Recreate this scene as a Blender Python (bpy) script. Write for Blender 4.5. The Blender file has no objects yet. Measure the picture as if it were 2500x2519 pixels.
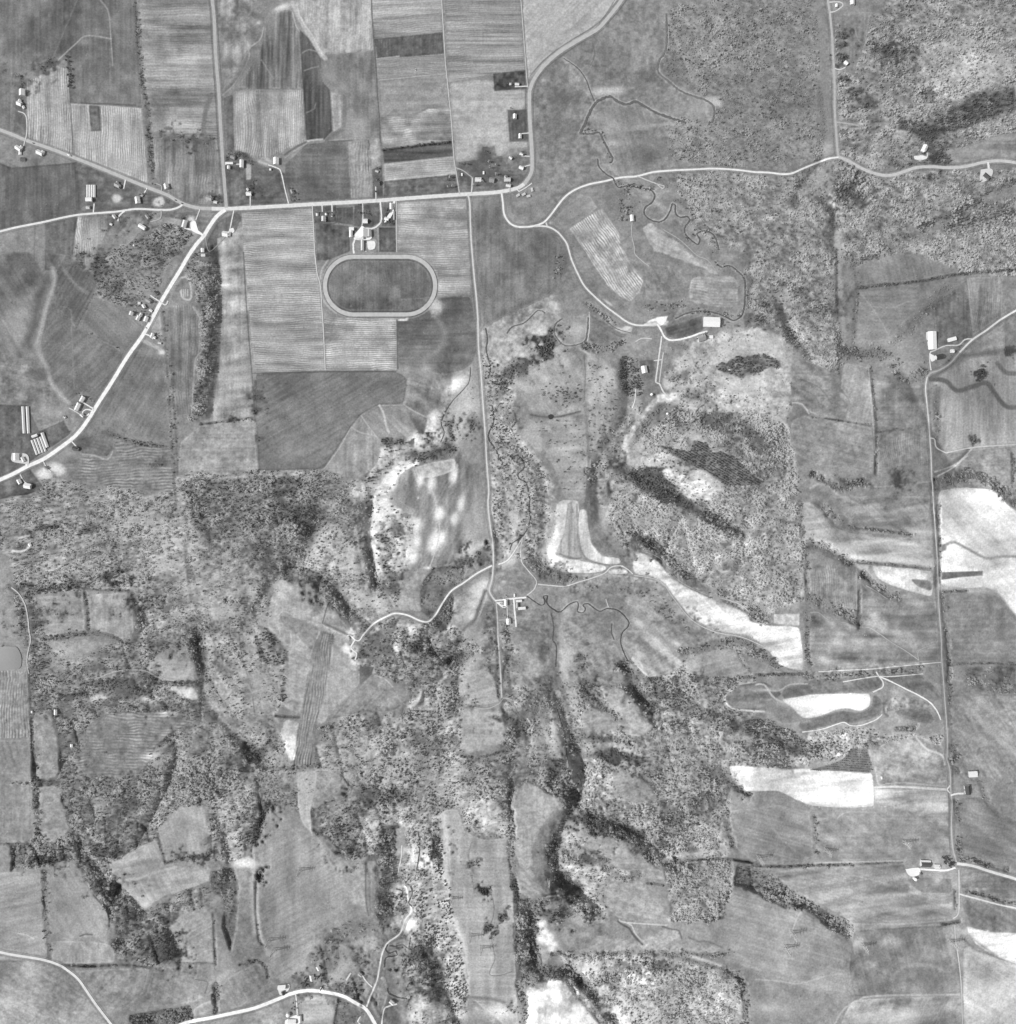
import bpy, math, random
import numpy as np
R = math.radians
random.seed(7)
# ------------------------------------------------------------------ camera, sky, sun, exposure
S = 1.1                 # metres per map unit
HC = 1830.0             # flying height above the datum
sc = bpy.context.scene
col = bpy.data.collections.new("place"); sc.collection.children.link(col)
cam = bpy.data.cameras.new("camera"); co = bpy.data.objects.new("camera", cam); col.objects.link(co)
co.location = (0, 0, HC); co.rotation_euler = (0, 0, 0)
cam.sensor_fit = 'HORIZONTAL'; cam.sensor_width = 36.0; cam.lens = 36.0 * HC / (2500 * S)
cam.clip_start = 1.0; cam.clip_end = 60000.0
sc.camera = co
SUN_EL = 40.0
SUN_DIR = (-math.cos(R(7)), -math.sin(R(7)))       # horizontal direction towards the sun (west, a touch south)
wd = bpy.data.worlds.new("World"); sc.world = wd; wd.use_nodes = True
wn = wd.node_tree; bg = wn.nodes['Background']
sky = wn.nodes.new('ShaderNodeTexSky'); sky.sky_type = 'NISHITA'; sky.sun_disc = False
sky.sun_elevation = R(SUN_EL); sky.sun_rotation = math.atan2(SUN_DIR[0], SUN_DIR[1])
bw = wn.nodes.new('ShaderNodeRGBToBW')             # panchromatic film: neutral daylight
wn.links.new(sky.outputs[0], bw.inputs[0]); wn.links.new(bw.outputs[0], bg.inputs[0])
bg.inputs[1].default_value = 0.15
sl = bpy.data.lights.new("sun", 'SUN'); sl.energy = 2.7; sl.angle = R(0.5); sl.color = (1, 1, 1)
so = bpy.data.objects.new("sun", sl); col.objects.link(so)
sx, sy, sz = SUN_DIR[0]*math.cos(R(SUN_EL)), SUN_DIR[1]*math.cos(R(SUN_EL)), math.sin(R(SUN_EL))
import mathutils
so.rotation_euler = mathutils.Vector((sx, sy, sz)).to_track_quat('Z', 'Y').to_euler()
sc.view_settings.view_transform = 'Standard'; sc.view_settings.look = 'None'
sc.view_settings.gamma = 1.0; sc.view_settings.use_curve_mapping = False
sc.view_settings.exposure = 0.84
ALB1 = 0.62             # albedo that reads as full white on level ground at this exposure
# ------------------------------------------------------------------ map coordinates
K = 640.0 / 1917.0
TU = {'A':(0,0),'B':(620,0),'C':(1240,0),'D':(1860,0),'E':(0,620),'F':(620,620),'G':(1240,620),'H':(1860,620),
      'I':(0,1240),'J':(620,1240),'K':(1240,1240),'L':(1860,1240),'M':(0,1879),'N':(620,1879),'O':(1240,1879),'P':(1860,1879)}
def pts(s):
    out = []; t = None
    for w in s.split():
        if w.isalpha(): t = TU[w]
        else:
            a, b = w.split(','); out.append((t[0] + float(a)*K, t[1] + float(b)*K))
    return out
ST = 2.0; U0 = V0 = -90.0; NU = 1341; NV = 1351
UU = (U0 + ST*np.arange(NU)).astype(np.float32); VV = (V0 + ST*np.arange(NV)).astype(np.float32)
GU, GV = np.meshgrid(UU, VV)
rng = np.random.RandomState(11)
def vnoise(su, sv, ang=0.0, seed=None):
    """smooth value noise, feature size su x sv map units, range about -1..1"""
    r = np.random.RandomState(seed) if seed is not None else rng
    if ang:
        c, s = math.cos(R(ang)), math.sin(R(ang)); a = GU*c + GV*s; b = -GU*s + GV*c
    else: a, b = GU, GV
    a = (a - a.min())/su; b = (b - b.min())/sv
    g = r.uniform(-1, 1, (int(b.max())+3, int(a.max())+3)).astype(np.float32)
    i = a.astype(np.int32); j = b.astype(np.int32); fa = a-i; fb = b-j
    fa = fa*fa*(3-2*fa); fb = fb*fb*(3-2*fb)
    return (g[j,i]*(1-fa)+g[j,i+1]*fa)*(1-fb) + (g[j+1,i]*(1-fa)+g[j+1,i+1]*fa)*fb
def fbm(su, sv=None, ang=0.0, oct=4, gain=0.55):
    sv = sv or su; o = 0; a = 1.0; t = 0
    for k in range(oct):
        if min(su, sv)/2**k < 3.2: break
        o = o + a*vnoise(su/2**k, sv/2**k, ang); t += a*a; a *= gain
    o = o - o.mean()
    return (o / o.std()).astype(np.float32)
NZ = {'f': fbm(9, oct=2), 'm': fbm(28), 'l': fbm(80), 'x': fbm(240, oct=5, gain=.6),
      'v': fbm(14, 110, oct=3), 'h': fbm(110, 12, oct=3), 'd': fbm(90, 16, 35, oct=3), 'e': fbm(100, 14, -8, oct=3),
      'sv': fbm(5, 120, oct=1), 'sh': fbm(120, 5, oct=1), 'w': fbm(13, 6.5, -8, oct=2, gain=.7), 'c': fbm(10, 7, 20, oct=2, gain=.8)}
STK = [fbm(4.2, 70, a, oct=1) for a in range(0, 180, 15)]      # mowing and drill lines, one raster per 15 degrees
def bbox(P, m):
    us = [p[0] for p in P]; vs = [p[1] for p in P]
    i0 = max(0, int((min(us)-m-U0)/ST)); i1 = min(NU, int((max(us)+m-U0)/ST)+2)
    j0 = max(0, int((min(vs)-m-V0)/ST)); j1 = min(NV, int((max(vs)+m-V0)/ST)+2)
    return slice(j0, max(j0, j1)), slice(i0, max(i0, i1))
def segdist(P, u, v, closed):
    d2 = np.full(u.shape, 1e12, np.float32); ins = np.zeros(u.shape, bool)
    n = len(P)
    for k in range(n if closed else n-1):
        (x1, y1), (x2, y2) = P[k], P[(k+1) % n]
        dx, dy = x2-x1, y2-y1; L = dx*dx+dy*dy+1e-9
        t = np.clip(((u-x1)*dx+(v-y1)*dy)/L, 0, 1)
        np.minimum(d2, (u-x1-t*dx)**2+(v-y1-t*dy)**2, out=d2)
        if closed and y1 != y2:
            ins ^= ((y1 > v) != (y2 > v)) & (u < (x2-x1)*(v-y1)/(y2-y1)+x1)
    d = np.sqrt(d2)
    return np.where(ins, d, -d) if closed else d
def rough(P, amp, step=9, closed=True, seed=0):
    """break up straight digitised edges"""
    r = random.Random(seed + int(P[0][0]*7)); out = []
    n = len(P)
    for k in range(n if closed else n-1):
        (x1, y1), (x2, y2) = P[k], P[(k+1) % n]
        L = math.hypot(x2-x1, y2-y1); m = max(1, int(L/step))
        for q in range(m):
            t = q/m; e = 0 if q == 0 else amp
            out.append((x1+(x2-x1)*t+r.uniform(-e, e), y1+(y2-y1)*t+r.uniform(-e, e)))
    if not closed: out.append(P[-1])
    return out
def spline(P, step=4.0):
    """Catmull-Rom through the points"""
    if len(P) < 3:
        Q = P
    else:
        Q = []; E = [P[0]]+list(P)+[P[-1]]
        for k in range(1, len(E)-2):
            p0, p1, p2, p3 = E[k-1:k+3]; L = math.hypot(p2[0]-p1[0], p2[1]-p1[1]); m = max(1, int(L/step))
            for q in range(m):
                t = q/m
                Q.append(tuple(0.5*((2*p1[i])+(-p0[i]+p2[i])*t+(2*p0[i]-5*p1[i]+4*p2[i]-p3[i])*t*t+(-p0[i]+3*p1[i]-3*p2[i]+p3[i])*t**3) for i in (0, 1)))
        Q.append(P[-1])
    return Q
# ------------------------------------------------------------------ relief
relief = np.clip((GU-1250)/900.0 + (GV-1000)/1100.0, 0.12, 1.0)
flatNW = 1/(1+np.exp(-((GV-1060)/60.0 + np.clip((GU-1180)/70.0, -3, 6))))     # farmland plain in the north-west is level
relief = relief*(0.15+0.85*flatNW)
HT = relief*(14*fbm(260, oct=3, gain=.42) + 1.6*fbm(95, oct=2)) + 22*flatNW
def ravine(s, depth, w, wr=None):
    """w: bank width on the west side, wr on the east"""
    global HT
    P = spline(pts(s), 20); sl_ = bbox(P, 3*max(w, wr or w))
    u, v = GU[sl_], GV[sl_]; d = segdist(P, u, v, False)
    HT[sl_] -= 1.45*depth*np.exp(-np.abs(d*(1+.12*NZ['m'][sl_])/(w*.9))**1.5)
RAV = [("O 570,-100 570,200 430,500 400,800 560,950", 16, 26), ("K 700,1300 960,1340 1120,1500 1450,1640 1800,1750 L 300,1830", 14, 30),
 ("K 1100,300 1300,480 1600,680 1850,800 L 400,760 800,880", 10, 24), ("G 930,1600 1150,1720 1400,1850 K 1600,100 1800,250", 12, 26),
 ("J 480,100 430,350 150,600 0,900", 10, 30), ("J 880,0 880,300 920,600", 14, 16), ("J 380,480 600,600 720,760 900,900", 10, 22),
 ("L 430,300 720,440 900,640 1060,700", 9, 16), ("L 480,20 620,180 760,200", 8, 14), ("O 600,350 900,460 1100,600 1250,740", 13, 24),
 ("O 420,830 560,920 700,1060", 11, 20), ("O 200,1100 260,1500 480,1520 800,1850", 13, 26), ("K 920,1200 990,1400 1100,1500", 14, 22),
 ("K 420,800 410,1200 480,1500 560,1900 O 620,100", 12, 36), ("N 1150,900 1120,1200 1050,1500 1100,1900", 12, 45),
 ("N 1350,1300 1420,1600 1500,1850", 12, 24), ("M 850,880 1060,1100 900,1300", 10, 22), ("M 1250,1200 1330,1400", 9, 20),
 ("M 600,600 760,820 860,900", 8, 22), ("P 0,850 300,1000 650,1200 720,1350", 9, 26), ("E 1620,0 1630,400 1620,800 1560,1200", 12, 26),
 ("H 200,420 270,600 380,720", 9, 20), ("D 480,1200 300,1450 560,1520 570,1800", 7, 16), ("D 1900,1500 1500,1640 1100,1760", 7, 16),
 ("J 1400,900 1300,1050 1520,1200 1500,1500", 8, 26), ("F 1480,900 1420,1300 1150,1500 950,1700 J 830,100", 11, 34),
 ("G 0,1400 200,1500 300,1700 K 300,200 350,500", 8, 24), ("G 900,800 900,1200 700,1550 K 700,100", 9, 20),
 ("M 1600,400 1700,700 1640,1100", 7, 24), ("I 1000,700 1080,850 1020,1000", 7, 18), ("I 1480,1000 1500,1200 1560,1500 J 100,1900", 9, 24),
 ("H 1100,900 1500,1640 1900,1750", 6, 18), ("N 600,1250 900,1180 1060,900 1050,500", 9, 30)]
for s, dp, w in RAV: ravine(s, dp, w)
HT = HT.astype(np.float32)
def hgt(u, v):
    a = min(max((u-U0)/ST, 0), NU-1.001); b = min(max((v-V0)/ST, 0), NV-1.001)
    i, j = int(a), int(b); fa, fb = a-i, b-j
    return float((HT[j,i]*(1-fa)+HT[j,i+1]*fa)*(1-fb)+(HT[j+1,i]*(1-fa)+HT[j+1,i+1]*fa)*fb)
def P3(u, v, dz=0.0):
    """surveyed position of a map point: its ground height decides how far it lies from the nadir"""
    h = hgt(u, v); k = (HC-h)/HC
    return ((u-1250)*S*k, (1259.5-v)*S*k, h+dz)
# ------------------------------------------------------------------ ground tone, rows and tree cover (numpy rasters)
TONE = 138 + 5*NZ['l'] + 5*NZ['m'] + 3*NZ['f']
DENS = np.zeros_like(TONE); CONI = np.zeros_like(TONE); FID = np.zeros(TONE.shape, np.int32)
def fill(s, tone, n=('m', 6), n2=('f', 3), feather=2.2, edge=0, dens=0.0, rgh=0.0, amp=1.0, setd=True, coni=None):
    P = pts(s) if isinstance(s, str) else s
    if rgh: P = rough(P, rgh)
    sl_ = bbox(P, feather+6); u, v = GU[sl_], GV[sl_]
    if u.size == 0: return
    d = segdist(P, u, v, True)
    if rgh: d = d + NZ['m'][sl_]*rgh*0.8
    a = np.clip(0.5+d/feather, 0, 1)*amp
    T = tone + n[1]*NZ[n[0]][sl_] + n2[1]*NZ[n2[0]][sl_]
    if edge: T = T + edge*np.exp(-((d-2.5)/2.0)**2)
    TONE[sl_] = TONE[sl_]*(1-a)+T*a
    if setd: DENS[sl_] = DENS[sl_]*(1-a)+dens*a
    if coni is not None: CONI[sl_] = CONI[sl_]*(1-a)+coni*a
FIELDS = []
def soften(P, it=2):
    for _ in range(it):
        Q = []
        for (a, b), (c, d) in zip(P, P[1:]+P[:1]):
            L = math.hypot(c-a, d-b); t = min(.25, 7.0/(L+1e-6)) if _ == 0 else .25
            Q += [(a+(c-a)*t, b+(d-b)*t), (c+(a-c)*t, d+(b-d)*t)]
        P = Q
    return P
def field(name, s, tone, n=('m', 6), n2=('f', 3), rows=None, edge=0, rgh=0.0, feather=2.2):
    if not edge: edge = random.choice((-14, -8, 8, 14, 0))
    if name == 'bare_field': n = (n[0], n[1]*1.7); tone = min(219, tone); edge = -10
    P = pts(s)
    if name in ('pasture', 'ridge_pasture') and P[0][1] > 1150: n2 = ('c', 6)
    if name in ('bare_field', 'hill_pasture', 'contour_field', 'river_meadow', 'grass_strip', 'ridge_pasture', 'hay_field') or (name in ('pasture', 'hay_meadow', 'meadow') and P[0][1] > 640):
        P = rough(soften(P), 1.1, 10)
    if rows: rows = (rows[0], rows[1]*1.08, rows[2]*1.7)
    fill(P, tone, n, (n2[0], n2[1]*1.3), feather, edge, 0.0, rgh)
    sl_ = bbox(P, 4); FIELDS.append((name, rows))
    e = max(zip(P, P[1:]+P[:1]), key=lambda q: math.hypot(q[1][0]-q[0][0], q[1][1]-q[0][1])); a = math.degrees(math.atan2(e[1][1]-e[0][1], e[1][0]-e[0][0]))
    if rows: a = rows[0]
    k = int(round(((a+90) % 180)/15.0)) % 12
    dd = segdist(P, GU[sl_], GV[sl_], True); TONE[sl_] += (dd > 2)*STK[k][sl_]*(4.5 if tone < 200 else 6)
    d = segdist(P, GU[sl_]+ST/2, GV[sl_]+ST/2, True)
    FID[sl_][d > 0] = len(FIELDS)
def stroke(s, w, tone, a=1.0, soft=1.0, dens=None, rgh=0.0, coni=None, amp_n=0):
    P = pts(s) if isinstance(s, str) else s
    w = w*K; P = spline(P, 8)
    if rgh: P = rough(P, rgh, 8, False)
    sl_ = bbox(P, w+4); u, v = GU[sl_], GV[sl_]
    if u.size == 0: return
    d = segdist(P, u, v, False)
    m = np.clip((w/2+soft-d)/(2*soft), 0, 1)
    if w > 8 and dens is not None and dens > .2:
        m = np.clip((w/2+soft-d+w*.22*NZ['f'][sl_])/(2*soft), 0, 1)
        a = a*.8; a = a*np.clip(.75+.4*NZ['f'][sl_]+.2*NZ['m'][sl_], 0, 1)
    if tone is not None:
        T = tone + amp_n*NZ['f'][sl_]
        TONE[sl_] = TONE[sl_]*(1-m*a)+T*m*a
    if dens is not None: DENS[sl_] = np.maximum(DENS[sl_]*(1-m)+dens*m, 0)
    if coni is not None: CONI[sl_] = CONI[sl_]*(1-m)+coni*m
def blob(s, rx, ry, tone, a=0.8, ang=0, dens=None, hard=1.0, coni=None):
    for (cu, cv) in pts(s):
        x, y = rx*K, ry*K; m = 2.2*max(x, y); sl_ = bbox([(cu, cv)], m)
        u, v = GU[sl_]-cu, GV[sl_]-cv; c, q = math.cos(R(ang)), math.sin(R(ang))
        r2 = ((u*c+v*q)/x)**2+((-u*q+v*c)/y)**2
        r2 = r2*(1+0.25*NZ['m'][sl_]+0.15*NZ['f'][sl_])
        if dens is not None and dens > .2: r2 = r2*np.clip(1+.45*NZ['f'][sl_]+.2*NZ['m'][sl_], .1, 4)
        g = np.exp(-np.clip(r2, 0, 30)**hard)*a
        TONE[sl_] = TONE[sl_]*(1-g)+tone*g
        if dens is not None: DENS[sl_] = DENS[sl_]*(1-g)+dens*g
        if coni is not None: CONI[sl_] = CONI[sl_]*(1-g)+coni*g
# ---- woods and rough ground (large masses first; fields are cut out of them below)
def wood(s, tone, dens, coni=0.05, n=('m', 13), n2=('w', 12), rgh=3.0, feather=10): fill(s, tone+11, n, (n2[0], n2[1]*1.25), feather, 0, dens, rgh, coni=coni)
wood("C 905,0 1300,-60 D 540,-60 600,1150 C 1700,1250 1240,1250 800,1310 560,1380 400,1500 260,1400 230,800 240,620 500,400 700,230", 126, .0, n=('l', 6), n2=('f', 5))
wood("C 1190,60 1917,-60 D 450,-60 480,300 450,700 500,1100 420,1200 C 1917,1240 1400,1225 1230,1160 1180,950 1330,850 1540,900 1570,760 1450,680 1180,540 1160,450 1200,300", 128, .62, n=('l', 8), n2=('c', 8))
wood("D 540,180 900,90 1000,-60 2080,-60 2080,1100 1700,1180 1400,1240 1150,1220 850,1260 600,1130 580,700", 138, .62, n=('l', 16), n2=('c', 12))
wood("D 1180,330 1400,300 1900,420 1900,560 1500,740 1250,700", 165, .45, n=('l', 10), n2=('c', 12))
wood("D 1050,880 1300,900 1600,680 1917,650 1917,800 1500,960 1200,1020 1050,960", 92, .85, coni=.45)
wood("D 620,560 900,520 950,900 820,1150 620,1120", 130, .4)
wood("C 1200,1270 1550,1260 1917,1290 D 560,1200 650,1180 900,1300 1400,1270 1990,1230 1990,1990 H 1990,170 1520,150 1150,0 900,20 700,100 560,0 0,0 G 1780,0 1500,-60", 138, .72, n2=('c', 12))
wood("D 560,1350 900,1250 1400,1300 1600,1500 1450,1750 900,1800 620,1700", 140, .72, n2=('c', 12))
wood("G 1780,-40 H 0,-20 580,0 590,400 610,700 620,900 480,880 290,780 0,560 G 1850,480 1780,250", 138, .8, n2=('c', 13))
wood("G 1250,780 1400,680 1620,590 1900,560 H 200,620 280,800 240,1280 300,1560 G 1900,1700 1500,1300 1250,1120 1180,950", 172, .16, n2=('c', 9))
wood("G 1300,1120 1500,1190 1860,1170 H 230,1300 280,1500 300,1700 330,1917 L 340,0 350,300 360,700 130,800 110,900 0,890 K 1830,820 1500,690 1230,520 1150,420 960,340 860,330 780,200 G 760,1900 760,1690 930,1580 1000,1480 1000,1350 1150,1250", 150, .75, n=('m', 15))
wood("G 1050,1500 1250,1480 1640,1740 1400,1880 1100,1700", 190, .25)
wood("G 950,1600 1150,1640 1400,1850 1600,2000 K 1750,200 1600,160 1350,60 G 1100,1800 950,1720", 95, .95, coni=.5)
wood("G 880,1190 1150,1060 1100,1160 960,1400 930,1560 750,1690 740,1900 620,1900 610,1600 830,1200", 128, .35)
wood("E -100,1900 90,1800 300,1650 520,1690 750,1750 1280,1780 1290,1640 1857,1600 F 500,1600 720,1700 860,1600 930,1450 1120,1430 1200,1600 1060,1650 1000,1800 1040,1900 J 1150,60 1200,200 1120,480 1100,620 1000,800 800,960 560,740 400,580 170,560 0,560 I 1700,700 1440,1010 1080,1050 1000,950 980,640 250,640 120,660 60,400 -100,300", 142, .55, n=('l', 14), n2=('w', 14))
wood("F 0,1650 600,1640 500,1857 700,1990 J 560,300 250,120 0,200 I 1500,300 1400,100 E 1320,1700", 118, .85, coni=.15)
wood("F 930,1450 1120,1420 1250,1480 1200,1600 1060,1680 1000,1850 J 1130,60 1150,380 1100,500 930,480 850,250 900,60 F 820,1800", 195, .3, coni=.35)
wood("I 90,600 250,640 330,1000 500,1160 820,1030 1000,1020 1100,1000 1440,1010 1560,900 1857,560 J 0,600 150,560 160,800 0,960 I 1600,1250 1500,1600 1170,1800 1100,1950 M 1030,80 600,100 520,470 480,560 200,620 60,600 60,200 I 240,1750 230,1500 210,1200", 122, .72, coni=.1)
wood("M 520,90 1050,80 1300,-60 N 100,-60 330,50 370,350 130,320 0,640 M 1857,560 1740,720 1540,690 1220,740 850,870 1070,1080 1350,940 1550,880 1570,1060 1210,1180 1310,1380 1200,1460 870,1470 830,1330 850,1200 640,880 560,700 90,780 60,560 350,600 520,490", 125, .8, coni=.12)
wood("M 1540,300 1857,60 N 120,310 0,600 M 1740,720 1540,700", 152, .5, coni=.15)
wood("J 1000,800 1300,870 1500,900 1700,1080 1500,1240 1540,1500 1560,1857 1857,1857 N 1917,540 1580,560 1540,330 1400,320 1370,600 1430,900 1560,1350 1600,1700 1500,2000 1150,2000 1100,1400 1180,1300 1000,1200 920,1180 920,700 700,690 480,520 430,330 490,50 J 440,1900 480,1650 700,1540 1100,1560 1180,1380 1000,1250 820,1330 800,1100 830,950", 148, .55, coni=.15, n=('l', 16), n2=('w', 14))
wood("N 1370,560 1460,900 1560,1400 1590,1700 1400,1917 1330,1500 1250,1000 1300,700", 165, .55, coni=.75)
wood("J 1710,720 1800,740 1830,1400 1740,1240 1690,1200 1710,950", 108, .2)
wood("J 1840,800 K 0,950 100,1100 100,1300 J 1917,1420 1850,1400", 125, .4)
wood("K 0,700 0,1300 200,1360 340,1340 540,1320 620,1330 950,1330 1000,1280 1330,1150 1640,1020 1917,1100 L 0,1250 0,1600 340,1700 640,1650 880,1650 900,1700 1370,1700 1360,1800 850,1790 840,1850 400,1900 P 0,200 O 1650,0 1640,340 1700,620 1600,700 1180,720 1050,500 600,360 500,340 560,0 K 480,1900 380,1500 0,1350", 145, .65, n=('l', 12), n2=('c', 15), coni=.12)
wood("K 0,1380 360,1400 400,1857 480,1990 O 400,50 480,200 430,280 330,300 100,180 0,400 N 1800,300 J 1850,1850", 130, .6)
wood("K 930,1100 1000,1300 1200,1500 1700,1700 1917,1740 L 300,1860 500,1800 200,1650 0,1560 K 1750,1600 1450,1480 1200,1300 1050,1230", 105, .95, coni=.4)
wood("O 340,-40 460,-40 500,150 590,230 540,330 400,520 400,820 560,950 560,1050 430,950 290,640 400,450 450,280 330,150", 105, 1.0, coni=.4, feather=5)
wood("O 1040,500 1250,560 1640,340 1700,620 1170,720 1050,600", 150, .7, n2=('c', 13))
wood("O 560,360 900,430 1060,640 1100,720 880,560 620,520", 100, .95, coni=.35)
wood("O 1180,740 1690,690 1690,900 1640,1140 1230,1170 1200,900", 142, .75, n2=('c', 12), feather=4)
wood("O 1720,740 1917,740 P 0,760 120,800 300,960 700,1170 680,1290 P 350,1060 200,1060 0,960 O 1680,890", 112, .85, coni=.25, feather=5)
wood("O 400,500 640,560 800,720 1000,870 760,860 700,1020 780,1150 600,1170 440,1000 420,800", 160, .35)
wood("O 90,980 350,1000 300,1100 230,1150 210,1300 300,1480 470,1490 640,1620 900,1950 720,1950 450,1560 300,1620 170,1640 130,1550 80,1400", 118, .85, feather=5)
wood("O 400,1410 900,1400 1300,1440 1700,1520 1780,1990 880,1990 640,1600 480,1500", 158, .6, coni=.08, n=('l', 18), n2=('c', 15))
wood("E 1440,-20 1560,0 1660,250 1610,500 1610,800 1550,950 1520,1160 1420,1250 1380,1230 1430,1000 1470,800 1490,520 1430,250 1330,130", 128, .85, feather=5)
wood("A 900,1810 1100,1700 1240,1640 1400,1700 1350,1870 1200,1980 E 1180,200 1160,280 1000,420 930,420 700,310 740,200 660,130 700,0", 118, .8, coni=.1)
wood("F 1750,0 G 380,300 420,650 300,760 220,860 100,900 60,1200 G 120,1350 300,1560 370,1700 340,1900 K 380,100 300,330 100,420 0,600 J 1790,640 1800,200 F 1760,1700 1700,1000 1680,600", 150, .0, n=('m', 14), n2=('f', 8))
wood("F 1700,760 G -40,850 60,1100 110,1400 300,1560 360,1720 330,1917 K 370,60 250,330 130,420 J 1880,400 1800,400 1780,0 F 1750,1700 1740,1300", 155, .5, coni=.2, n2=('c', 14))
# ---- farmland, north-west
field('ploughed_field', "A 400,480 495,505 520,745 537,1133 205,1015 200,600 290,560", 164, ('v', 9), ('f', 3), (90, 5.2, .10), 8)
field('meadow', "A 90,560 180,560 205,1015 90,985 80,700", 112)
field('hay_meadow', "A 500,-60 1000,-60 1030,560 1045,795 515,758 495,430 400,470 180,480 0,640 -60,640 -60,-60", 114, ('l', 9), ('m', 5))
field('hay_meadow', "A -100,-60 600,-60 400,420 110,560 80,980 -100,920", 120, ('l', 9), ('m', 5))
field('ploughed_field', "A 516,765 655,768 670,968 745,965 737,778 1045,800 1090,1350 540,1133", 166, ('v', 10), ('m', 6), (90, 5.2, .10), 10)
field('garden_plot', "A 655,770 736,777 745,963 670,968", 110, ('f', 3))
field('stubble_field', "A 1010,-60 1548,-60 1590,640 1610,1030 1130,1020 1050,560", 158, ('l', 13), ('h', 8), (0, 6, .05))
field('stubble_field', "A 1130,1022 1612,1030 1650,1440 1500,1500 1350,1495 1240,1430 1140,1300", 134, ('v', 12), ('m', 5), (90, 6, .05))
field('pasture', "A 90,1235 560,1195 575,1580 90,1672 -120,1720 -120,1150", 106, ('l', 5), ('m', 4), (90, 7, .02))
field('pasture', "A 562,1195 920,1330 1100,1400 1320,1505 1290,1535 1000,1540 575,1580", 108, ('m', 6))
field('ploughed_field', "A 575,1595 830,1580 780,1720 700,1860 600,1990 E 610,120 530,40", 158, ('v', 14), ('m', 9), (88, 5.2, .08))
field('hay_meadow', "A 330,1645 570,1590 525,1990 330,1990", 112, ('l', 4))
field('airstrip', "A 1000,1565 1060,1600 1060,1680 935,1815 815,1795 900,1690", 142, ('l', 4), ('f', 3), edge=8)
field('pasture', "A 1180,1570 1500,1555 1590,1600 1500,1740 1380,1700 1250,1640", 125, ('m', 8))
field('lawn', "A 1600,1640 1740,1560 1790,1600 1800,1990 E 1440,60 A 1500,1850 1540,1740", 112, ('m', 6))
field('lawn', "A 1650,1150 1870,1200 B 0,1500 A 1670,1530", 108, ('m', 7))
field('stubble_field', "A 1590,-60 1880,-60 1850,350 1720,560 1640,660", 160, ('v', 14), ('f', 5))
field('hay_meadow', "A 1650,720 1770,680 1800,1110 1660,1130", 112, ('v', 8))
field('hay_meadow', "B 120,90 300,70 345,220 375,650 0,655 -60,650 A 1740,640 1860,480 B 60,350", 112, ('v', 13), ('sv', 6), (90, 7, .05))
field('ploughed_field', "B -80,665 385,662 400,1035 200,1130 130,1165 -20,1165 -130,1100 -140,680", 158, ('v', 10), ('m', 5), (90, 5.0, .08))
field('young_crop_field', "B 345,210 440,300 505,430 520,600 575,660 590,965 530,1030 400,1035 375,640", 92, ('v', 9), ('sv', 5))
field('stubble_field', "B 300,-60 875,-60 892,370 560,400 520,415 450,250 340,100", 172, ('v', 11), ('f', 4), (90, 6, .03))
field('pasture', "B 540,420 892,370 935,860 945,1005 690,1015 700,900 690,700 560,600", 136, ('l', 9), ('m', 7))
field('strip_field', "B 580,668 655,700 660,940 600,970", 160, ('f', 5))
field('strip_field', "B 860,1020 945,1015 945,1215 880,1245 865,1200", 162, ('f', 4))
field('strip_field', "B 880,-60 1396,-60 1402,90 888,140", 162, ('h', 8), ('sh', 5), (-4, 5, .05))
field('strip_field', "B 888,140 1402,90 1405,238 900,285", 150, ('h', 8), ('sh', 6), (-4, 5, .05))
field('young_crop_field', "B 900,285 1405,238 1418,395 1090,422 1085,410 925,430", 100, ('m', 4), ('f', 3), (90, 6, .03))
field('strip_field', "B 917,432 1090,422 1418,395 1442,540 930,592", 150, ('h', 7), ('sh', 5), (-4, 5, .04))
field('pasture', "B 930,592 1442,540 1458,792 1300,800 1200,850 945,860", 148, ('l', 4), ('f', 2))
field('ploughed_field', "B 945,860 1200,852 1300,803 1460,790 1480,1040 965,1103", 156, ('m', 12), ('h', 8), (-3, 5, .06))
field('young_crop_field', "B 968,1108 1480,1045 1486,1148 975,1205", 92, ('h', 7), ('sh', 6))
field('ploughed_field', "B 972,1207 1487,1150 1502,1280 978,1330", 160, ('h', 7), ('m', 5), (-4, 5, .05))
field('hay_meadow', "B 976,1335 1500,1283 1525,1430 968,1462", 108, ('f', 4))
field('ploughed_field', "B 1415,-60 C 120,-60 150,515 B 1780,540 1450,607", 148, ('h', 9), ('sh', 7), (-3, 5, .05))
field('hay_field', "B 1452,610 1780,585 1787,672 C 165,657 172,800 20,810 40,1045 172,1048 175,1085 30,1090 B 1860,1145 1800,1150 1785,1075 1700,1080 1690,1170 1505,1195", 172, ('l', 5), ('f', 2))
field('farmyard_plot', "B 1777,542 C 155,515 165,652 B 1787,670", 80, ('f', 6))
field('lawn', "C 25,810 170,805 180,1043 42,1045", 98, ('m', 5))
field('lawn', "B 1505,1195 1690,1172 1700,1082 1785,1078 1800,1152 1900,1140 C 160,1100 195,1200 180,1290 100,1370 B 1800,1412 1530,1432", 112, ('m', 13))
field('hay_field', "C 132,-60 860,-60 830,10 660,222 400,380 235,530 178,600", 178, ('l', 4), ('f', 2))
field('meadow', "B 0,1180 130,1215 245,1280 265,1500 0,1510 A 1860,1300", 104, ('m', 7))
field('meadow', "B 250,1210 400,1060 700,1040 730,1465 290,1495 240,1300", 112, ('l', 8), ('v', 4))
field('ploughed_field', "B 710,1045 850,1035 885,1450 735,1455", 160, ('v', 8), ('f', 3), (90, 7, .10))
field('lawn', "B 885,1250 960,1215 968,1460 895,1465", 98, ('m', 6))
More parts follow.
